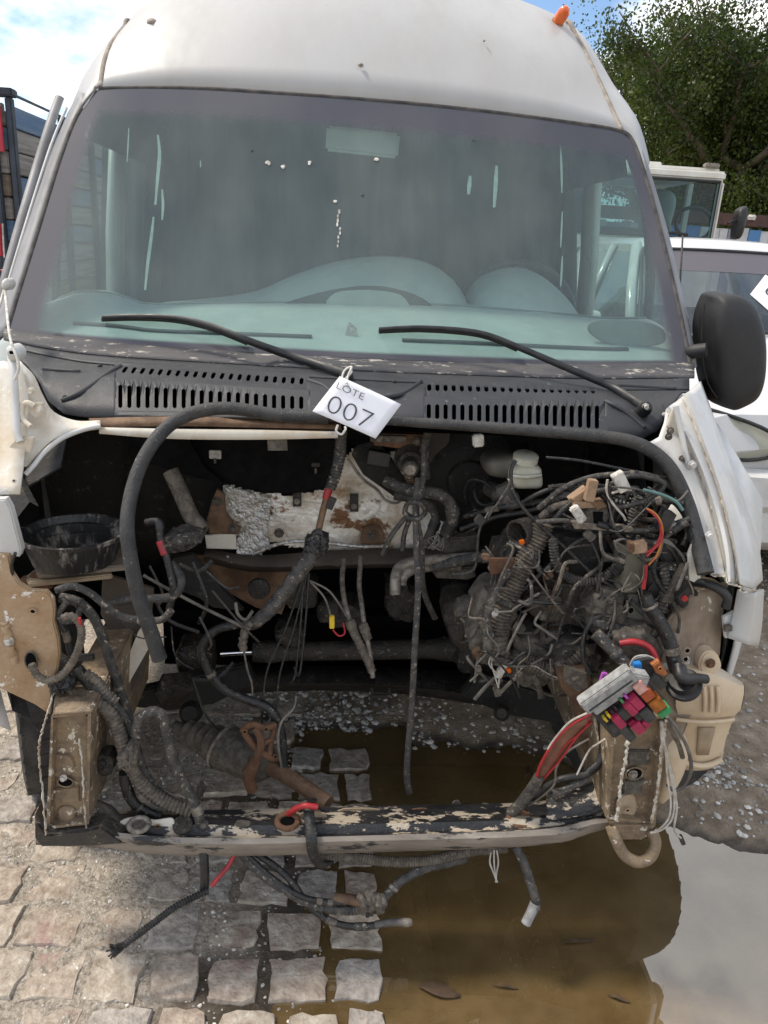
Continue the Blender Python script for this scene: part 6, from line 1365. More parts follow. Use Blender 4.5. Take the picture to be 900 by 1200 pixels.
# washer tank
tank = loft('washer_tank', [
    [(800, 772, 1.50), (826, 774, 1.50), (846, 784, 1.49), (870, 800, 1.49)],
    [(792, 782, 1.47), (822, 786, 1.455), (845, 794, 1.45), (872, 804, 1.45)],
    [(792, 806, 1.455), (820, 810, 1.44), (845, 812, 1.44), (872, 812, 1.445)],
    [(792, 828, 1.455), (820, 832, 1.44), (848, 834, 1.44), (868, 832, 1.445)],
    [(796, 842, 1.47), (822, 842, 1.46), (845, 842, 1.46), (860, 840, 1.46)],
    [(798, 870, 1.475), (818, 872, 1.465), (836, 872, 1.465), (850, 868, 1.468)],
    [(800, 894, 1.48), (814, 896, 1.47), (830, 896, 1.47), (846, 890, 1.472)],
    [(800, 902, 1.50), (812, 903, 1.50), (828, 902, 1.50), (842, 896, 1.50)]], m_tank, V_, 20, 0, 40)
loft('tank_side', [[(870, 800, 1.49), (873, 806, 1.45), (872, 816, 1.445), (868, 832, 1.445), (858, 842, 1.46), (848, 870, 1.468), (844, 892, 1.472), (842, 897, 1.50)], [(868, 800, 1.62), (869, 806, 1.62), (868, 816, 1.62), (866, 832, 1.62), (854, 842, 1.62), (844, 870, 1.62), (840, 890, 1.62), (838, 895, 1.62)]], m_tank, tank, 24, 0, 30)
for x in (825, 833, 841): tube('tank_rib', [(x, 804, 1.437), (x+1, 820, 1.434), (x, 834, 1.437)], 5, m_tank, tank)
tube('tank_seam', [(792, 843, 1.455), (822, 846, 1.445), (845, 845, 1.448), (860, 843, 1.452)], 5, m_tank, tank); tube('tank_seam', [(800, 893, 1.466), (818, 897, 1.462), (832, 896, 1.462), (846, 890, 1.464)], 7, m_tank, tank)
dome('tank_corner', [(774, 868), (800, 858), (806, 880), (796, 912), (776, 940), (768, 930), (776, 895)], 1.46, .03, m_tank, tank)
loft('tank_pocket', [[(818, 852, 1.459), (838, 852, 1.459)], [(816, 884, 1.463), (830, 884, 1.463)]], m_boardedge, tank, 6, .003)
plate('tank_lug', [(820, 776), (828, 764), (840, 766), (846, 782), (836, 790), (822, 788)], m_tank, tank, 1.455, .03, .004, rnd=True); bolt(tank, 833, 778, 1.445, 8, m_rust)
# pump elbow on the tank
lathe('tank_cap', P(802, 806, 1.415), P(800, 796, 1.40), [(0, .034), (.25, .038), (.5, .038), (.55, .030), (1, .028)], m_blackpl, V_, 24)
tube('cap_elbow', [(796, 782, 1.41), (798, 792, 1.39), (806, 796, 1.385), (816, 795, 1.39), (828, 796, 1.395)], 17, m_blackpl, V_, sides=12, w2=11)
# fuse box with its relays
A_ = 43.0
fb = bpy.data.objects.new('fuse_box', None); COL.objects.link(fb); attach(fb, V_)
YF = 1.31
blk('fuse_box_base', (737, 829), (76, 52), A_, YF+.012, .03, m_relay_b, fb, .003)
blk('fuse_box_cover', (714, 812), (72, 20), A_, YF-.012, .03, m_fbox, fb, .003); blk('cover_step', (720, 819), (58, 11), A_, YF-.002, .03, m_fbox, fb, .002); blk('cover_ridge', (711, 810), (66, 4), A_, YF-.015, .01, m_fbox, fb, .001); blk('cover_ridge', (716, 816), (62, 2), A_, YF-.014, .01, m_relay_b, fb, .0005)
blk('fuse_box_end', (748, 799), (26, 18), A_-90+38, YF-.004, .03, m_fbox, fb, .003)
for nm, c, wh, mm, z in (('relay', (740, 832), (19, 10), m_relay_p, .018), ('relay', (747, 825), (19, 11), m_relay_p, .018), ('relay', (726, 847), (19, 10), m_relay_p, .018), ('relay', (749, 854), (17, 12), m_relay_p, .012), ('relay', (758, 849), (11, 7), m_relay_p, .012), ('relay', (743, 850), (12, 8), m_relay_p, .006),
    ('fuse', (751, 807), (16, 13), m_relay_k, .012), ('fuse', (760, 816), (14, 14), m_relay_r, .014), ('fuse', (771, 827), (18, 16), m_relay_o, .014), ('fuse', (780, 836), (9, 16), m_relay_g, .016), ('relay', (759, 839), (20, 13), m_relay_b, .016), ('relay', (732, 838), (16, 10), m_relay_b, .010), ('relay', (720, 853), (14, 10), m_relay_b, .008), ('relay', (735, 860), (26, 10), m_relay_b, .008), ('relay', (748, 841), (12, 6), m_relay_b, .008)):
    blk(nm, c, wh, A_-90+2 if nm == 'relay' else A_-90, YF-z, z+.014, mm, fb, .0015)
for c, mm in (((710, 844), m_yellow), ((714, 839.5), m_yellow), ((729, 822), m_relay_g), ((734, 817), m_violet), ((722, 831), m_blackpl), ((718, 835), m_blackpl)): blk('small_fuse', c, (7, 3), A_-90+2, YF-.010, .012, mm, fb, .0005)
blk('violet_clip', (708, 796), (7, 14), -8, 1.36, .01, m_violet, V_); blk('blue_connector', (748, 783), (9, 11), 10, 1.38, .015, m_blue, V_); plate('orange_connector', [(764, 780), (773, 775), (783, 790), (779, 793), (769, 789)], m_orange, V_, 1.385, .014, .002); hole(V_, 773, 783, 1.38, 4, 5, m_orange, m_dark)
blk('black_connector', (758, 785), (18, 14), -12, 1.40, .03, m_blackpl, V_); blk('black_connector', (772, 800), (22, 10), -40, 1.39, .03, m_relay_b, V_)
for k in range(5): wires('thin_wire', [(738+k, 780), (744, 770+k*2), (758+k*2, 768+k), (770, 774+k)], 1.8, random.choice([m_wirew, m_wiregrey, m_cable]), 1.40)
for k in range(4): wires('white_wire', [(739, 781+k*1.4), (743, 782+k), (747, 784)], 1.8, m_wirew, 1.385)
# red ribbon of wires and its grey sleeve
loft('wire_ribbon', [[(692, 838, 1.33), (668, 852, 1.35), (648, 874, 1.37), (634, 898, 1.39), (628, 912, 1.40)], [(694, 845, 1.335), (676, 862, 1.355), (660, 886, 1.372), (644, 906, 1.39), (636, 914, 1.40)]], m_ribbon, V_, 16, .002)
wires('red_wire', [(694, 836, 1.328), (668, 850, 1.345), (647, 873, 1.365), (633, 897, 1.385), (629, 911, 1.395)], 3.4, m_wirered, 1.34); wires('red_wire', [(694, 846, 1.33), (677, 862, 1.35), (660, 886, 1.365), (645, 904, 1.385), (636, 914, 1.395)], 2.6, m_wirered, 1.34); wires('white_wire', [(692, 834, 1.33), (668, 846, 1.345), (650, 866, 1.362), (642, 878, 1.37)], 2.6, m_wirew, 1.34); wires('red_wire', [(690, 842, 1.332), (684, 856, 1.345), (664, 872, 1.36), (648, 892, 1.38)], 2, m_wirered, 1.34)
tube('grey_sleeve', [(632, 910, 1.395), (622, 926, 1.41), (608, 944, 1.43), (598, 954, 1.44)], 13, m_hose, V_)
tube('cable', [(736, 830, 1.42), (712, 870, 1.42), (702, 895, 1.415), (686, 908, 1.41), (660, 912, 1.41), (640, 922, 1.42), (622, 936, 1.43)], 8, m_cable, V_); tube('cable', [(702, 830, 1.44), (706, 864, 1.425), (704, 890, 1.41), (690, 904, 1.405)], 9, m_cable, V_); tube('tube_stub', [(690, 912, 1.41), (672, 920, 1.405), (656, 928, 1.40), (646, 930, 1.395)], 10, m_hose, V_, hollow=True); wires('grey_wire', [(690, 866, 1.40), (664, 882, 1.40), (652, 900, 1.40), (648, 922, 1.40), (620, 944, 1.42)], 2.4, m_wiregrey, 1.4); wires('grey_wire', [(712, 864, 1.39), (700, 872, 1.39), (690, 880, 1.4), (676, 908, 1.4)], 2.2, m_wirew, 1.4)
for pts, w in (([(776, 846), (778, 870), (784, 900), (790, 930), (788, 958), (776, 972), (762, 976)], 2.6), ([(776, 848), (780, 880), (788, 910), (793, 945), (790, 972), (798, 982)], 2.6), ([(775, 846), (776, 866), (782, 884)], 4.5), ([(780, 880), (782, 910), (786, 940), (783, 960), (770, 974)], 2.2)): wires('white_wire', pts, w, m_wirew, 1.33)
wires('grey_wire', [(782, 840), (796, 858), (806, 878), (810, 900), (802, 920), (790, 926), (782, 920)], 4.5, m_wiregrey, 1.35); wires('grey_wire', [(780, 842), (790, 862), (796, 874), (800, 888)], 6, m_conduit, 1.36)
blk('wire_end', (800, 986), (5, 14), 28, 1.33, .01, m_relay_b, V_)

# ------------------------------------------------------------------ lot card on the wiper
def text_mesh(name, body, size, m, parent, M, bold=0.0):
    c = bpy.data.curves.new(name, 'FONT'); c.body = body; c.size = size; c.offset = bold; c.extrude = .0003; c.resolution_u = 4; c.align_x = 'LEFT'
    o = bpy.data.objects.new(name, c); COL.objects.link(o); bpy.context.view_layer.update()
    me = bpy.data.meshes.new_from_object(o.evaluated_get(bpy.context.evaluated_depsgraph_get())); COL.objects.unlink(o); bpy.data.objects.remove(o)
    me.transform(M); me.materials.clear(); me.materials.append(m); return link(name, me, parent)
def card(name, corners, Ys, label, cat, texts, thick=.001):
    tl, tr, br, bl_ = [P(x, y, Y) if isinstance(Y, float) else Y(x, y) for (x, y), Y in zip(corners, Ys)]
    t = thing(name, label, cat, (tl+br)/2)
    rows2 = []
    n = 9; nrm = np.cross(tr-tl, bl_-tl); nrm /= np.linalg.norm(nrm); nrm *= -1 if nrm[1] > 0 else 1
    for j in range(n):
        v_ = j/(n-1); rows2.append([(tl*(1-u_)+tr*u_)*(1-v_)+(bl_*(1-u_)+br*u_)*v_+nrm*(.002*sin(pi*u_)) for u_ in np.linspace(0, 1, n)])
    v, f = loft_pts(rows2); o = mesh_obj('card_sheet', v, f, m_paper, t, 'full'); solid(o, thick)
    ux = tr-tl; W_ = np.linalg.norm(ux); ux /= W_; vy = tl-bl_; H_ = np.linalg.norm(vy); vy = vy-ux*(vy @ ux); vy /= np.linalg.norm(vy)
    nz = np.cross(ux, vy)
    for body, a, b, size, bold, wid in texts:
        q = bl_+(tr-tl)*a+(tl-bl_)*b+nz*.0045
        ux_ = ux*wid
        M = Matrix(((ux_[0], vy[0], nz[0], q[0]), (ux_[1], vy[1], nz[1], q[1]), (ux_[2], vy[2], nz[2], q[2]), (0, 0, 0, 1)))
        text_mesh('lettering', body, size*H_, m_ink, t, M, bold)
    return t
lot = card('lot_card', ((398, 441), (470, 474), (440, 514), (366, 482)), (1.635, 1.635, 1.59, 1.59), 'white card printed LOTE 007 tied by string to the wiper in front of the grille', 'lot card', [('LOTE', .05, .70, .22, -.0004, 1.25), ('007', .12, .115, .60, -.0012, 1.2)])
tube('tie_string', [(407, 452, 1.62), (401, 444, 1.66), (404, 434, 1.69), (412, 430, 1.69), (408, 440, 1.66), (406, 450, 1.625)], 2.6, m_string, lot); tube('tie_string', [(402, 446, 1.65), (412, 436, 1.69), (408, 430, 1.70)], 2.4, m_string, lot); tube('tie_string', [(396, 498, 1.585), (394, 505, 1.585), (400, 509, 1.585), (405, 503, 1.585), (404, 500, 1.588)], 2.8, m_string, lot)

# ------------------------------------------------------------------ white pickup to the right
pk = thing('pickup', 'white pickup parked right of the van with tinted windscreen and clear headlight', 'pickup', (2.6, 6.0, 0))
PX = 2.12
# body sections along Y: half profile (dx, z)
def pk_sec(y, prof): return [np.array([PX-a, y, b]) for a, b in prof]+[np.array([PX+a, y, b]) for a, b in prof[::-1]]
secs = [(2.66, [(.60, .50), (.66, .56), (.68, .84), (.64, .90), (.40, .93), (.0, .94)]),
        (2.72, [(.70, .46), (.76, .56), (.78, .84), (.72, 1.05), (.45, 1.08), (.0, 1.095)]),
        (2.95, [(.80, .42), (.85, .56), (.86, .86), (.80, 1.09), (.5, 1.13), (.0, 1.15)]),
        (3.3, [(.82, .40), (.87, .56), (.88, .90), (.82, 1.13), (.5, 1.17), (.0, 1.19)]),
        (3.62, [(.82, .38), (.87, .56), (.88, .92), (.83, 1.16), (.5, 1.21), (.0, 1.23)])]
cs = [resample(catmull(pk_sec(y, pr), 4), 41) for y, pr in secs]
v, f = loft_pts(cs); f.append(tuple(range(41))); mesh_obj('bonnet_body', v, f, m_carp, pk, 35)
body = MB()
for s in (-1, 1):
    a = [[np.array([PX+s*x, y, z]) for x, z in ((.82, .38), (.87, .56), (.885, .92), (.86, 1.12))] for y in (3.62, 4.5, 5.9, 7.6)]
    v, f = loft_pts(a); body.add(v, f)
body.obj('body_side', m_carp, pk, 40)
# cab: windscreen frame, roof, doors
def pkp(s, y, x, z): return np.array([PX+s*x, y, z])
wb, wt = 3.60, 4.28
roofc = [[pkp(-1, y, .62, z-.05), pkp(-1, y, .56, z-.012), pkp(-1, y, .3, z+.008), pkp(1, y, .0, z+.014), pkp(1, y, .3, z+.008), pkp(1, y, .56, z-.012), pkp(1, y, .62, z-.05)] for y, z in ((4.22, 1.665), (4.30, 1.715), (4.5, 1.735), (5.2, 1.735), (5.75, 1.70))]
v, f = loft_pts(roofc); mesh_obj('roof', v, f, m_carp, pk, 30)
n = 11; g_ = []
for t in np.linspace(0, 1, 7):
    g_.append([np.array([PX+u_*(.80*(1-t)+.61*t), 3.60+.62*t+.07*u_*u_-.05, 1.19+(1.655-1.19)*t+.012*(1-u_*u_)]) for u_ in np.linspace(-1, 1, n)])
v, f = loft_pts(g_); pw = mesh_obj('windscreen', v, f, m_pkglass, pk, 'full')
band = [[q+np.array([0, -.004, .0]) for q in (np.array(g_[4])*(.6)+np.array(g_[5])*.4)], [q+np.array([0, -.004, 0]) for q in g_[6]]]
v, f = loft_pts(band); mesh_obj('shade_band', v, f, mat('shade_band_grey', (.11, .10, .115), rough=.35), pw, 'full')
v, f = sweep(catmull([q+np.array([0, -.006, 0]) for q in [g_[0][0], g_[3][0]]+g_[6]+[g_[3][-1], g_[0][-1]]], 3), .011, 6); mesh_obj('windscreen_rubber', v, f, m_blackpl, pw, 'full')
for s in (-1, 1):
    v, f = sweep([pkp(s, 3.66, .83, 1.17), pkp(s, 4.0, .735, 1.43), pkp(s, 4.30, .635, 1.675)], .035, 8); mesh_obj('roof_pillar', v, f, m_carp, pk, 'full')
    q = [pkp(s, 3.80, .82, 1.14), pkp(s, 4.55, .84, 1.14), pkp(s, 4.62, .66, 1.64), pkp(s, 4.34, .655, 1.63)]; mesh_obj('door_window', q, [(0, 1, 2, 3)], m_pkglass, pk)
    q = [pkp(s, 4.64, .84, 1.14), pkp(s, 5.5, .84, 1.14), pkp(s, 5.6, .66, 1.62), pkp(s, 4.70, .66, 1.64)]; mesh_obj('door_window', q, [(0, 1, 2, 3)], m_pkglass, pk)
    v, f = sweep([pkp(s, 4.60, .85, 1.12), pkp(s, 4.66, .655, 1.67)], .03, 6); mesh_obj('door_post', v, f, m_carp, pk, 'full')
    v, f = sweep([pkp(s, 5.52, .85, 1.12), pkp(s, 5.66, .64, 1.67)], .05, 6); mesh_obj('door_post', v, f, m_carp, pk, 'full')
    dome_c = pkp(s, 3.95, 1.0, 1.2)
    o = lathe('wing_mirror', dome_c-np.array([.09, 0, 0]), dome_c+np.array([.09, 0, 0]), [(0, .03), (.15, .075), (.5, .085), (.85, .075), (1, .03)], m_carp, pk, 18)
boxw('cab_interior', (PX-.7, 4.4, .6), (PX+.7, 5.5, 1.25), m_curtain, pk); boxw('dashboard', (PX-.74, 3.72, .9), (PX+.74, 4.1, 1.17), m_dashd, pk)
# headlights
for s in (-1, 1):
    o = bpy.data.objects.new('headlight', None); COL.objects.link(o); attach(o, pk)
    pts = [(s*.80, 2.86, 1.085), (s*.60, 2.70, 1.06), (s*.42, 2.655, .99), (s*.42, 2.645, .90), (s*.60, 2.655, .87), (s*.79, 2.80, .90), (s*.82, 2.95, .98)]
    q = catmull([np.array([PX+a, b, c]) for a, b, c in pts], 4, closed=True); c = sum(q)/len(q)
    def fan(off, sc_): return [c+(p-c)*sc_+np.array([0, off, 0]) for p in q]
    v, f = loft_pts([fan(.03, 1.0), fan(.0, .99), fan(-.016, .9)], closed=True); k = len(q); v.append(c+np.array([0, -.03, 0])); f += [(2*k+i, 2*k+(i+1) % k, 3*k) for i in range(k)]
    mesh_obj('lens', v, f, m_lampglass, o, 'full')
    v = fan(.035, .98)+[c+np.array([0, .10, 0])]; f = [(i, (i+1) % k, k) for i in range(k)]; mesh_obj('reflector', v, f, m_headbowl, o, 'full')
    for dx_ in (-.06, .07): (lathe('lamp_bowl', c+np.array([s*dx_, .06, 0]), c+np.array([s*dx_, -.004, 0]), [(0, .01), (.25, .04), (.7, .062), (1, .07)], m_chrome, o, 22, caps=False), lathe('bulb', c+np.array([s*dx_, .06, 0]), c+np.array([s*dx_, .015, 0]), [(0, .014), (.6, .014), (1, .006)], m_headbowl, o, 10))
    mesh_obj('reflector_fin', [c+np.array([s*.005, .01, -.085]), c+np.array([s*.02, .01, -.085]), c+np.array([s*.035, .01, .085]), c+np.array([s*.02, .01, .085])], [(0, 1, 2, 3)], m_chrome, o)
    v, f = sweep(q+[q[0]], .010, 6); mesh_obj('lens_gasket', v, f, m_blackpl, o, 'full')
# bumper
bc_ = [[np.array([PX+u_*hw, y+.14*u_*u_*abs(u_), z]) for u_ in np.linspace(-1, 1, 25)] for hw, y, z in ((.84, 2.62, .83), (.86, 2.57, .80), (.87, 2.56, .66), (.86, 2.59, .62), (.86, 2.58, .58), (.85, 2.56, .48), (.82, 2.62, .42), (.80, 2.72, .40))]
v, f = loft_pts(bc_); bmp = mesh_obj('bumper', v, f, m_carbump, pk, 40)
for s in (-1, 1):
    lathe('fog_lamp_bezel', np.array([PX+s*.62, 2.66, .60]), np.array([PX+s*.62, 2.575, .60]), [(0, .05), (.9, .075), (1, .078), (1, .062), (.6, .055)], m_carbump, bmp, 20, caps=False); lathe('fog_lamp', np.array([PX+s*.62, 2.64, .60]), np.array([PX+s*.62, 2.60, .60]), [(0, .058), (.6, .056), (1, .03)], m_headbowl, bmp, 18)
boxw('grille', (PX-.36, 2.60, .86), (PX+.36, 2.64, 1.04), m_blackpl, pk, .01)
for i in range(3): boxw('grille_bar', (PX-.35, 2.585, .89+i*.05), (PX+.35, 2.60, .905+i*.05), m_chrome, pk, .003)
for s in (-1, 1):
    for y in (3.25, 6.3):
        o = bpy.data.objects.new('wheel', None); COL.objects.link(o); attach(o, pk); c = np.array([PX+s*.76, y, .36])
        lathe('tyre', c-np.array([.12, 0, 0]), c+np.array([.12, 0, 0]), [(0, .22), (.05, .32), (.2, .36), (.8, .36), (.95, .32), (1, .22)], m_tyre, o, 32); lathe('rim', c-np.array([.1, 0, 0]), c+np.array([.1, 0, 0]), [(0, .21), (.4, .15), (.6, .15), (1, .21)], m_rim, o, 24)
boxw('underbody', (PX-.78, 2.8, .36), (PX+.78, 7.5, .44), m_dark, pk); boxw('load_bed', (PX-.84, 5.75, .44), (PX+.84, 7.6, 1.1), m_carp, pk, .02)
for o in list(pk.children_recursive):
    if o.type != 'MESH': continue
    co = np.zeros(len(o.data.vertices)*3, dtype=np.float32); o.data.vertices.foreach_get('co', co); co = co.reshape(-1, 3)
    if o.parent.name.split('.')[0] != 'wheel': co[:, 2] -= .17*np.clip((3.6-co[:, 1])/.8, 0, 1)
    co += np.array([.34, .82, .03], dtype=np.float32); o.data.vertices.foreach_set('co', co.ravel()); o.data.update()
v, f = sweep([P(792, 374, 4.3), P(797, 330, 4.35), P(800, 276, 4.4)], .0055, 5); mesh_obj('aerial', v, f, m_cable, pk, 'full')
tube('pickup_wiper', [(884, 392, 4.36), (905, 388, 4.4), (930, 380, 4.45)], 4, m_blackpl, pk)
def PW(x, y):                              # just off the pickup's windscreen
    d = ray(x, y); lo, hi = 3.0, 7.0
    for _ in range(40):
        t = (lo+hi)/2; p = CAM+d*t; tt = (p[2]-1.22)/.465; u_ = (p[0]-2.46)/max(.8-.19*tt, .3)
        if p[1] > 4.37+.62*tt+.07*min(u_*u_, 1.2)-.025: hi = t
        else: lo = t
    return CAM+d*lo
card('lot_card', ((897, 322), (960, 362), (940, 400), (879, 345)), (PW, PW, PW, PW), 'pale lot card numbered 01 stuck on the white pickup windscreen', 'lot card', [('01', .12, .33, .58, -.0008, 1.15)])

# ------------------------------------------------------------------ truck cab behind the pickup
tk = thing('truck', 'old white truck cab with wide flat windscreen parked behind the pickup', 'truck', (2.9, 9, 0))
YT = 8.0
a = P(700, 198, YT); b = P(852, 205, YT); tzt = b[2]+.03; X0, X1 = b[0]-2.05, b[0]-.0
zb_ = P(850, 278, YT)[2]
fr = MB()
def quadbox(x0, x1, z0, z1, y0=YT, y1=YT+.1): v, f = box_vf(((x0+x1)/2, (y0+y1)/2, (z0+z1)/2), ((x1-x0)/2, 0, 0), (0, (y1-y0)/2, 0), (0, 0, (z1-z0)/2)); fr.add(v, f)
quadbox(X0, X1, tzt-.085, tzt); quadbox(X0, X0+.05, zb_-.04, tzt-.086); quadbox(X1-.045, X1, zb_-.04, tzt-.086); quadbox(X0, X1, .75, zb_-.042)
o = fr.obj('cab_front', m_tpaint, tk); bevel_mesh(o.data, .02, 3)
boxw('cab_roof', (X0-.0, YT+.06, tzt-.06), (X1, YT+1.7, tzt+.03), m_tpaint, tk, .04); boxw('roof_hatch', (X0+.9, YT+.3, tzt+.03), (X0+1.5, YT+.9, tzt+.08), m_tpaint, tk, .01); boxw('roof_lamp', (X1-.20, YT+.05, tzt+.03), (X1-.06, YT+.14, tzt+.075), m_pipe, tk, .01)
for xx in (X0, X1-.06):
    boxw('cab_side', (xx, YT+.1, .75), (xx+.06, YT+1.7, zb_-.05), m_tpaint, tk); boxw('rear_post', (xx, YT+1.5, zb_-.05), (xx+.06, YT+1.7, tzt-.06), m_tpaint, tk); boxw('door_post', (xx+.005, YT+.72, zb_-.05), (xx+.055, YT+.78, tzt-.06), m_tpaint, tk)
boxw('cab_back', (X0+.06, YT+1.62, .75), (X0+1.2, YT+1.68, tzt-.06), m_curtain, tk); boxw('cab_back', (X0+1.2, YT+1.62, .75), (X1-.06, YT+1.68, zb_+.1), m_curtain, tk)
q = [np.array([X0+.05, YT+.03, zb_-.04]), np.array([X1-.045, YT+.03, zb_-.04]), np.array([X1-.045, YT+.03, tzt-.086]), np.array([X0+.05, YT+.03, tzt-.086])]; tg = mesh_obj('windscreen', q, [(0, 1, 2, 3)], m_truckglass, tk)
v, f = sweep(catmull([np.array(p)+np.array([0, -.04, 0]) for p in q], 6, closed=True)+[q[0]+np.array([0, -.04, 0])], .02, 6); 
v, f = sweep([q[0]+np.array([.01, -.035, .01]), q[1]+np.array([-.012, -.035, .01]), q[2]+np.array([-.012, -.035, -.012]), q[3]+np.array([.01, -.035, -.012]), q[0]+np.array([.01, -.035, .01])], .016, 6); mesh_obj('windscreen_rubber', v, f, m_blackpl, tg, 30)
dome('seat', [(755, 272), (757, 232), (770, 222), (786, 224), (792, 236), (786, 262), (784, 274)], YT+1.0, .08, m_dash, tk, .15)
cst = P(813, 262, YT+.45); v, f = sweep([cst+np.array([.20*cos(a), .05*sin(a), .16*sin(a)]) for a in np.linspace(0, 2*pi, 22)], .02, 6); mesh_obj('steering_wheel', v, f, m_blackpl, tk, 'full')
boxw('dashboard', (X0+.08, YT+.15, zb_-.25), (X1-.08, YT+.4, zb_-.02), m_dash, tk, .03)
tube('truck_wiper', [(770, 276, YT-.05), (785, 273, YT-.05), (806, 275, YT-.05)], 3.2, m_blackpl, tk)
dome('door_mirror', [(860, 276), (864, 250), (870, 243), (876, 243), (873, 262), (868, 278), (862, 280)], YT+.15, .06, m_blackpl, tk, .08, n=3)
tube('mirror_arm', [(853, 262, YT+.1), (862, 258, YT+.15)], 2.5, m_blackpl, tk)
for xx in (X0+.2, X1-.2):
    c = np.array([xx, YT+.7, .45]); lathe('wheel', c-np.array([.13, 0, 0]), c+np.array([.13, 0, 0]), [(0, .25), (.05, .4), (.2, .45), (.8, .45), (.95, .4), (1, .25)], m_tyre, tk, 28)
boxw('bumper', (X0-.03, YT-.12, .45), (X1+.03, YT+.02, .74), m_dust, tk, .03)

# ------------------------------------------------------------------ stake truck, left
st = thing('stake_truck', 'truck body with tall sides of grey and blue weathered slats behind the van pillar', 'truck', (-2.6, 5.5, 0))
cx_, cy_ = P(19, 250, 4.5)[0], 4.5
zt0 = P(19, 120, 4.5)[2]
nsl = 11; hh = (zt0-.95)/nsl
for i in range(nsl):
    z = .95+hh*(i+.5)
    m1 = [m_wood_g, m_wood_n, m_wood_g, m_wood_n, m_wood_n, m_wood_b, m_wood_g, m_wood_n, m_wood_g, m_wood_b, m_wood_g][i]
    boxw('slat', (cx_-1.9, cy_+random.uniform(0, .008), z-hh*.485), (cx_-.02, cy_+.03, z+hh*.455), m1, st, .004)
    m2 = [m_wood_n, m_wood_g, m_wood_n, m_wood_g, m_wood_g, m_wood_b, m_wood_g, m_wood_b, m_wood_g, m_wood_g, m_wood_b][i]
    for k, (ya, yb_) in enumerate(((.05, 1.35), (1.38, 2.7), (2.73, 4.4))):
        boxw('slat', (cx_-.03+random.uniform(0, .008), cy_+ya, z-hh*.48), (cx_, cy_+yb_, z+hh*random.uniform(.40, .47)), m2 if k != 1 else random.choice([m_wood_g, m_wood_b]), st, .004)
for yy in (0.0, .78, 1.36, 2.7, 4.4): boxw('post', (cx_+.001, cy_+yy-.024, .8), (cx_+.035, cy_+yy+.024, zt0+(.04 if yy else .02)), m_postd, st, .006)
boxw('gap_backing', (cx_-1.88, cy_+.045, .95), (cx_-.05, cy_+4.38, zt0-.03), m_wood_n, st)  # solid block added behind the slats to keep their gaps dark
for xx in (-.07, -.9, -1.85): boxw('post', (cx_+xx-.018, cy_-.04, .8), (cx_+xx+.018, cy_-.002, zt0+.02), m_postd, st, .006)
boxw('top_rail', (cx_-1.9, cy_-.045, zt0+.022), (cx_+.05, cy_+.035, zt0+.06), m_postd, st, .006); boxw('top_wire', (cx_-.01, cy_+.04, zt0+.045), (cx_+.005, cy_+4.4, zt0+.055), m_postd, st)
boxw('corner_strip', (cx_-.045, cy_-.055, zt0-.24), (cx_-.01, cy_-.041, zt0-.03), m_redp, st, .003); boxw('reflector', (cx_-.04, cy_-.056, zt0-.05), (cx_-.015, cy_-.0415, zt0-.01), m_connw, st)
boxw('flat_bed', (cx_-1.9, cy_-.02, .82), (cx_, cy_+4.5, .945), m_postd, st, .01)
for yy in (.9, 3.6):
    for xx in (-.2, -1.7):
        c = np.array([cx_+xx, cy_+yy, .43]); lathe('wheel', c-np.array([.13, 0, 0]), c+np.array([.13, 0, 0]), [(0, .24), (.05, .38), (.2, .43), (.8, .43), (.95, .38), (1, .24)], m_tyre, st, 28)
tl_ = thing('marker_post', 'red and white upright marker beside the slatted truck at the left edge', 'marker', P(1, 330, 4.2))
tube('red_section', [(1, 300, 4.2), (0, 275, 4.2), (-1, 262, 4.2)], 6, m_redp, tl_); tube('white_section', [(3, 262, 4.19), (4, 285, 4.19), (5, 302, 4.19)], 2, m_connw, tl_); tube('lower_section', [(2, 318, 4.2), (6, 318, 4.2), (3, 326, 4.2)], 5, m_redp, tl_); tube('dark_stem', [(1, 300, 4.21), (2, 400, 4.21)], 5, m_postd, tl_)

# ------------------------------------------------------------------ fence and trees, right background
fn = thing('fence', 'low fence of white and blue sheets under a rusty red rail, before the trees', 'fence', (8, 13, 0))
zf = P(890, 268, 13)[2]; zr = P(890, 252, 13)[2]
x = -1.5; k = 0
while x < 12:
    w = random.uniform(.14, .26); boxw('sheet', (x, 13+random.uniform(0, .02), .03), (x+w-.01, 13.04, zf-random.uniform(0, .04)), random.choice([m_fencew, m_fencew, m_fencep, m_fencew, m_fencew, m_fenceb, m_fencew]), fn); x += w
for i in range(6): boxw('rail', (-1.5+i*2.3, 12.96, zf+.01+.01*(i % 2)), (.78+i*2.3, 13.06, zr), m_fencered, fn, .01)
for i in range(7): boxw('post', (-1.5+i*2.3-.05, 13.06, .02), (-1.5+i*2.3+.05, 13.14, zr-.02), m_pipe, fn)
lampz = P(881, 254, 12.95); lathe('white_cap', lampz-np.array([0, 0, .05]), lampz+np.array([0, 0, .03]), [(0, .06), (.6, .07), (1, .05)], m_connw, fn, 12)

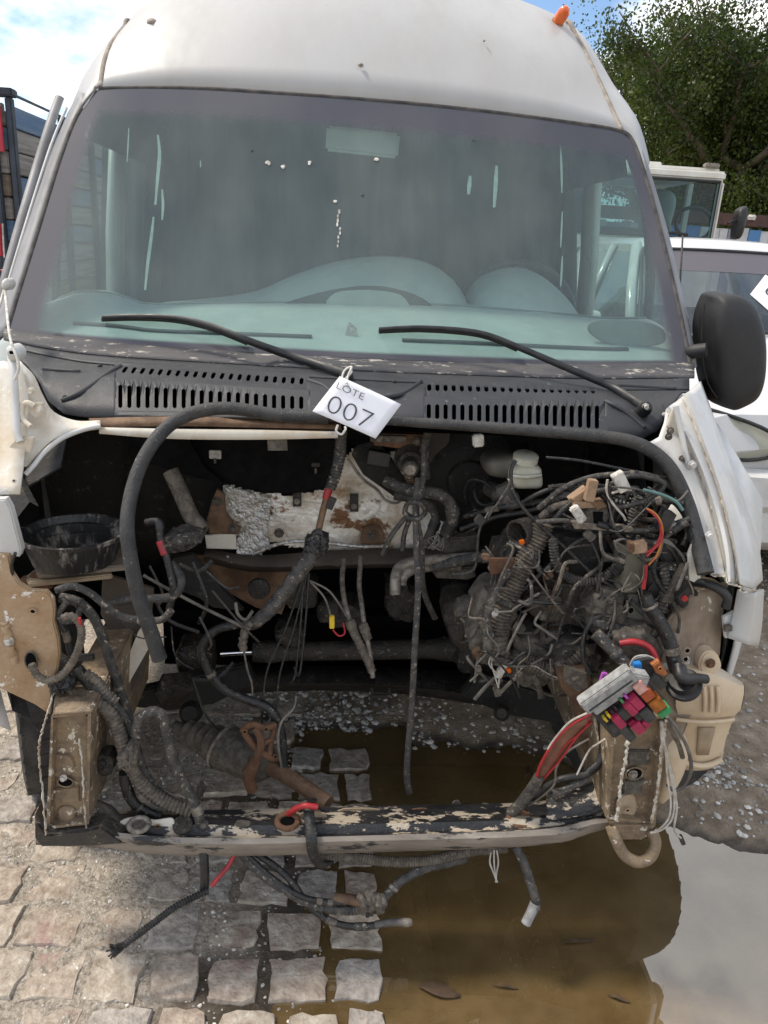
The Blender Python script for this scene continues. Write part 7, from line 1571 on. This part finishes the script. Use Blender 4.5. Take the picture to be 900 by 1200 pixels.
def tree(name, label, base, H, crown, nleaf, mleaf, seed, lsz=.085):
    rs = np.random.RandomState(seed); rnd = random.Random(seed)
    t = thing(name, label, 'tree', base, 'trees behind the fence')
    base = np.array(base, float); mb = MB(); tips = []
    def limb(p, d, L, r, lev):
        pts = [p]; q = p.copy(); dd = d.copy(); n_ = 5
        for i in range(n_):
            dd = dd+rs.normal(0, .13, 3)+np.array([0, 0, .05]); dd /= np.linalg.norm(dd); q = q+dd*L/n_; pts.append(q.copy())
        v, f = sweep(pts, np.linspace(r, r*.55, len(pts)), 7 if lev < 2 else 5); mb.add(v, f)
        for pt in pts[2:]: tips.append((pt, lev))
        if lev < 3:
            for i in range(4 if lev else 6):
                k_ = rs.randint(2, len(pts)); a = rs.uniform(0, 2*pi); nd = np.array([cos(a), sin(a), rs.uniform(.1, .9)]); nd /= np.linalg.norm(nd)
                limb(pts[k_], (dd*.35+nd), L*rs.uniform(.45, .68), r*.5, lev+1)
    for k_ in range(3): limb(base+np.array([rs.uniform(-.2, .2), rs.uniform(-.2, .2), 0]), np.array([rs.uniform(-.25, .25), rs.uniform(-.2, .2), 1.]), H*.42, .12*H/7, 0)
    mb.obj('trunk', m_bark, t, 'full')
    # clumps of leaves hung round the branch ends and through the crown
    cl = []
    for pt, lev in tips:
        if lev >= 1: cl.append((pt, rs.uniform(.25, .55)))
    for k_ in range(int(crown[4])):
        u_ = rs.normal(0, 1, 3); u_ /= np.linalg.norm(u_); rr = rs.uniform(.55, 1.0)**.6
        cl.append((base+np.array([crown[0]*u_[0]*rr, crown[1]*u_[1]*rr, crown[3]+crown[2]*u_[2]*rr]), rs.uniform(.28, .62)))
    cl = [c for c in cl if c[0][2] > .8]
    per = nleaf//len(cl); n_ = per*len(cl)
    cpos = np.repeat(np.array([c[0] for c in cl]), per, 0); crad = np.repeat(np.array([c[1] for c in cl]), per)
    u_ = rs.normal(0, 1, (n_, 3)); u_ /= np.linalg.norm(u_, axis=1)[:, None]; pos = cpos+u_*(crad*rs.uniform(.2, 1, n_)**.6)[:, None]*np.array([1, 1, .8])
    pos[:, 2] -= np.abs(rs.normal(0, .10, n_))
    ax = rs.normal(0, 1, (n_, 3)); ax[:, 2] -= .9; ax /= np.linalg.norm(ax, axis=1)[:, None]
    sd = np.cross(ax, rs.normal(0, 1, (n_, 3))); sd /= np.linalg.norm(sd, axis=1)[:, None]
    L_ = (lsz*rs.uniform(.6, 1.4, n_))[:, None]; w_ = L_*.33
    vv = np.stack([pos-ax*L_*.5, pos+sd*w_, pos+ax*L_*.5, pos-sd*w_], 1).reshape(-1, 3)
    me = bpy.data.meshes.new('crown'); me.vertices.add(n_*4); me.vertices.foreach_set('co', vv.astype(np.float32).ravel())
    me.loops.add(n_*4); me.loops.foreach_set('vertex_index', np.arange(n_*4, dtype=np.int32)); me.polygons.add(n_); me.polygons.foreach_set('loop_start', np.arange(0, n_*4, 4, dtype=np.int32)); me.polygons.foreach_set('loop_total', np.full(n_, 4, dtype=np.int32))
    me.materials.append(mleaf); me.update(calc_edges=True); me.validate(); link('crown', me, t); return t
tree('broadleaf_tree', 'tall dense green tree rising straight behind the truck cab', (7.7, 16.2, 0), 8.4, (2.0, 1.6, 3.6, 4.8, 150), 130000, m_leaf, 11, .06)
tree('broadleaf_tree', 'leaning dark tree at the right edge above the fence', (10.2, 16.8, 0), 8.6, (2.0, 1.8, 3.8, 4.6, 140), 90000, m_leaf, 23, .06)
tree('broadleaf_tree', 'lighter green bushy tree with bare twigs in front of the taller trees', (8.2, 15.2, 0), 5.2, (1.7, 1.1, 2.0, 2.9, 70), 60000, m_leaf2, 35, .055)
tree('broadleaf_tree', 'tall tree farthest behind, its thin top showing sky gaps right of the roof lamp', (6.9, 18.5, 0), 9.5, (2.9, 1.6, 2.6, 7.7, 66), 52000, m_leaf, 47, .065)
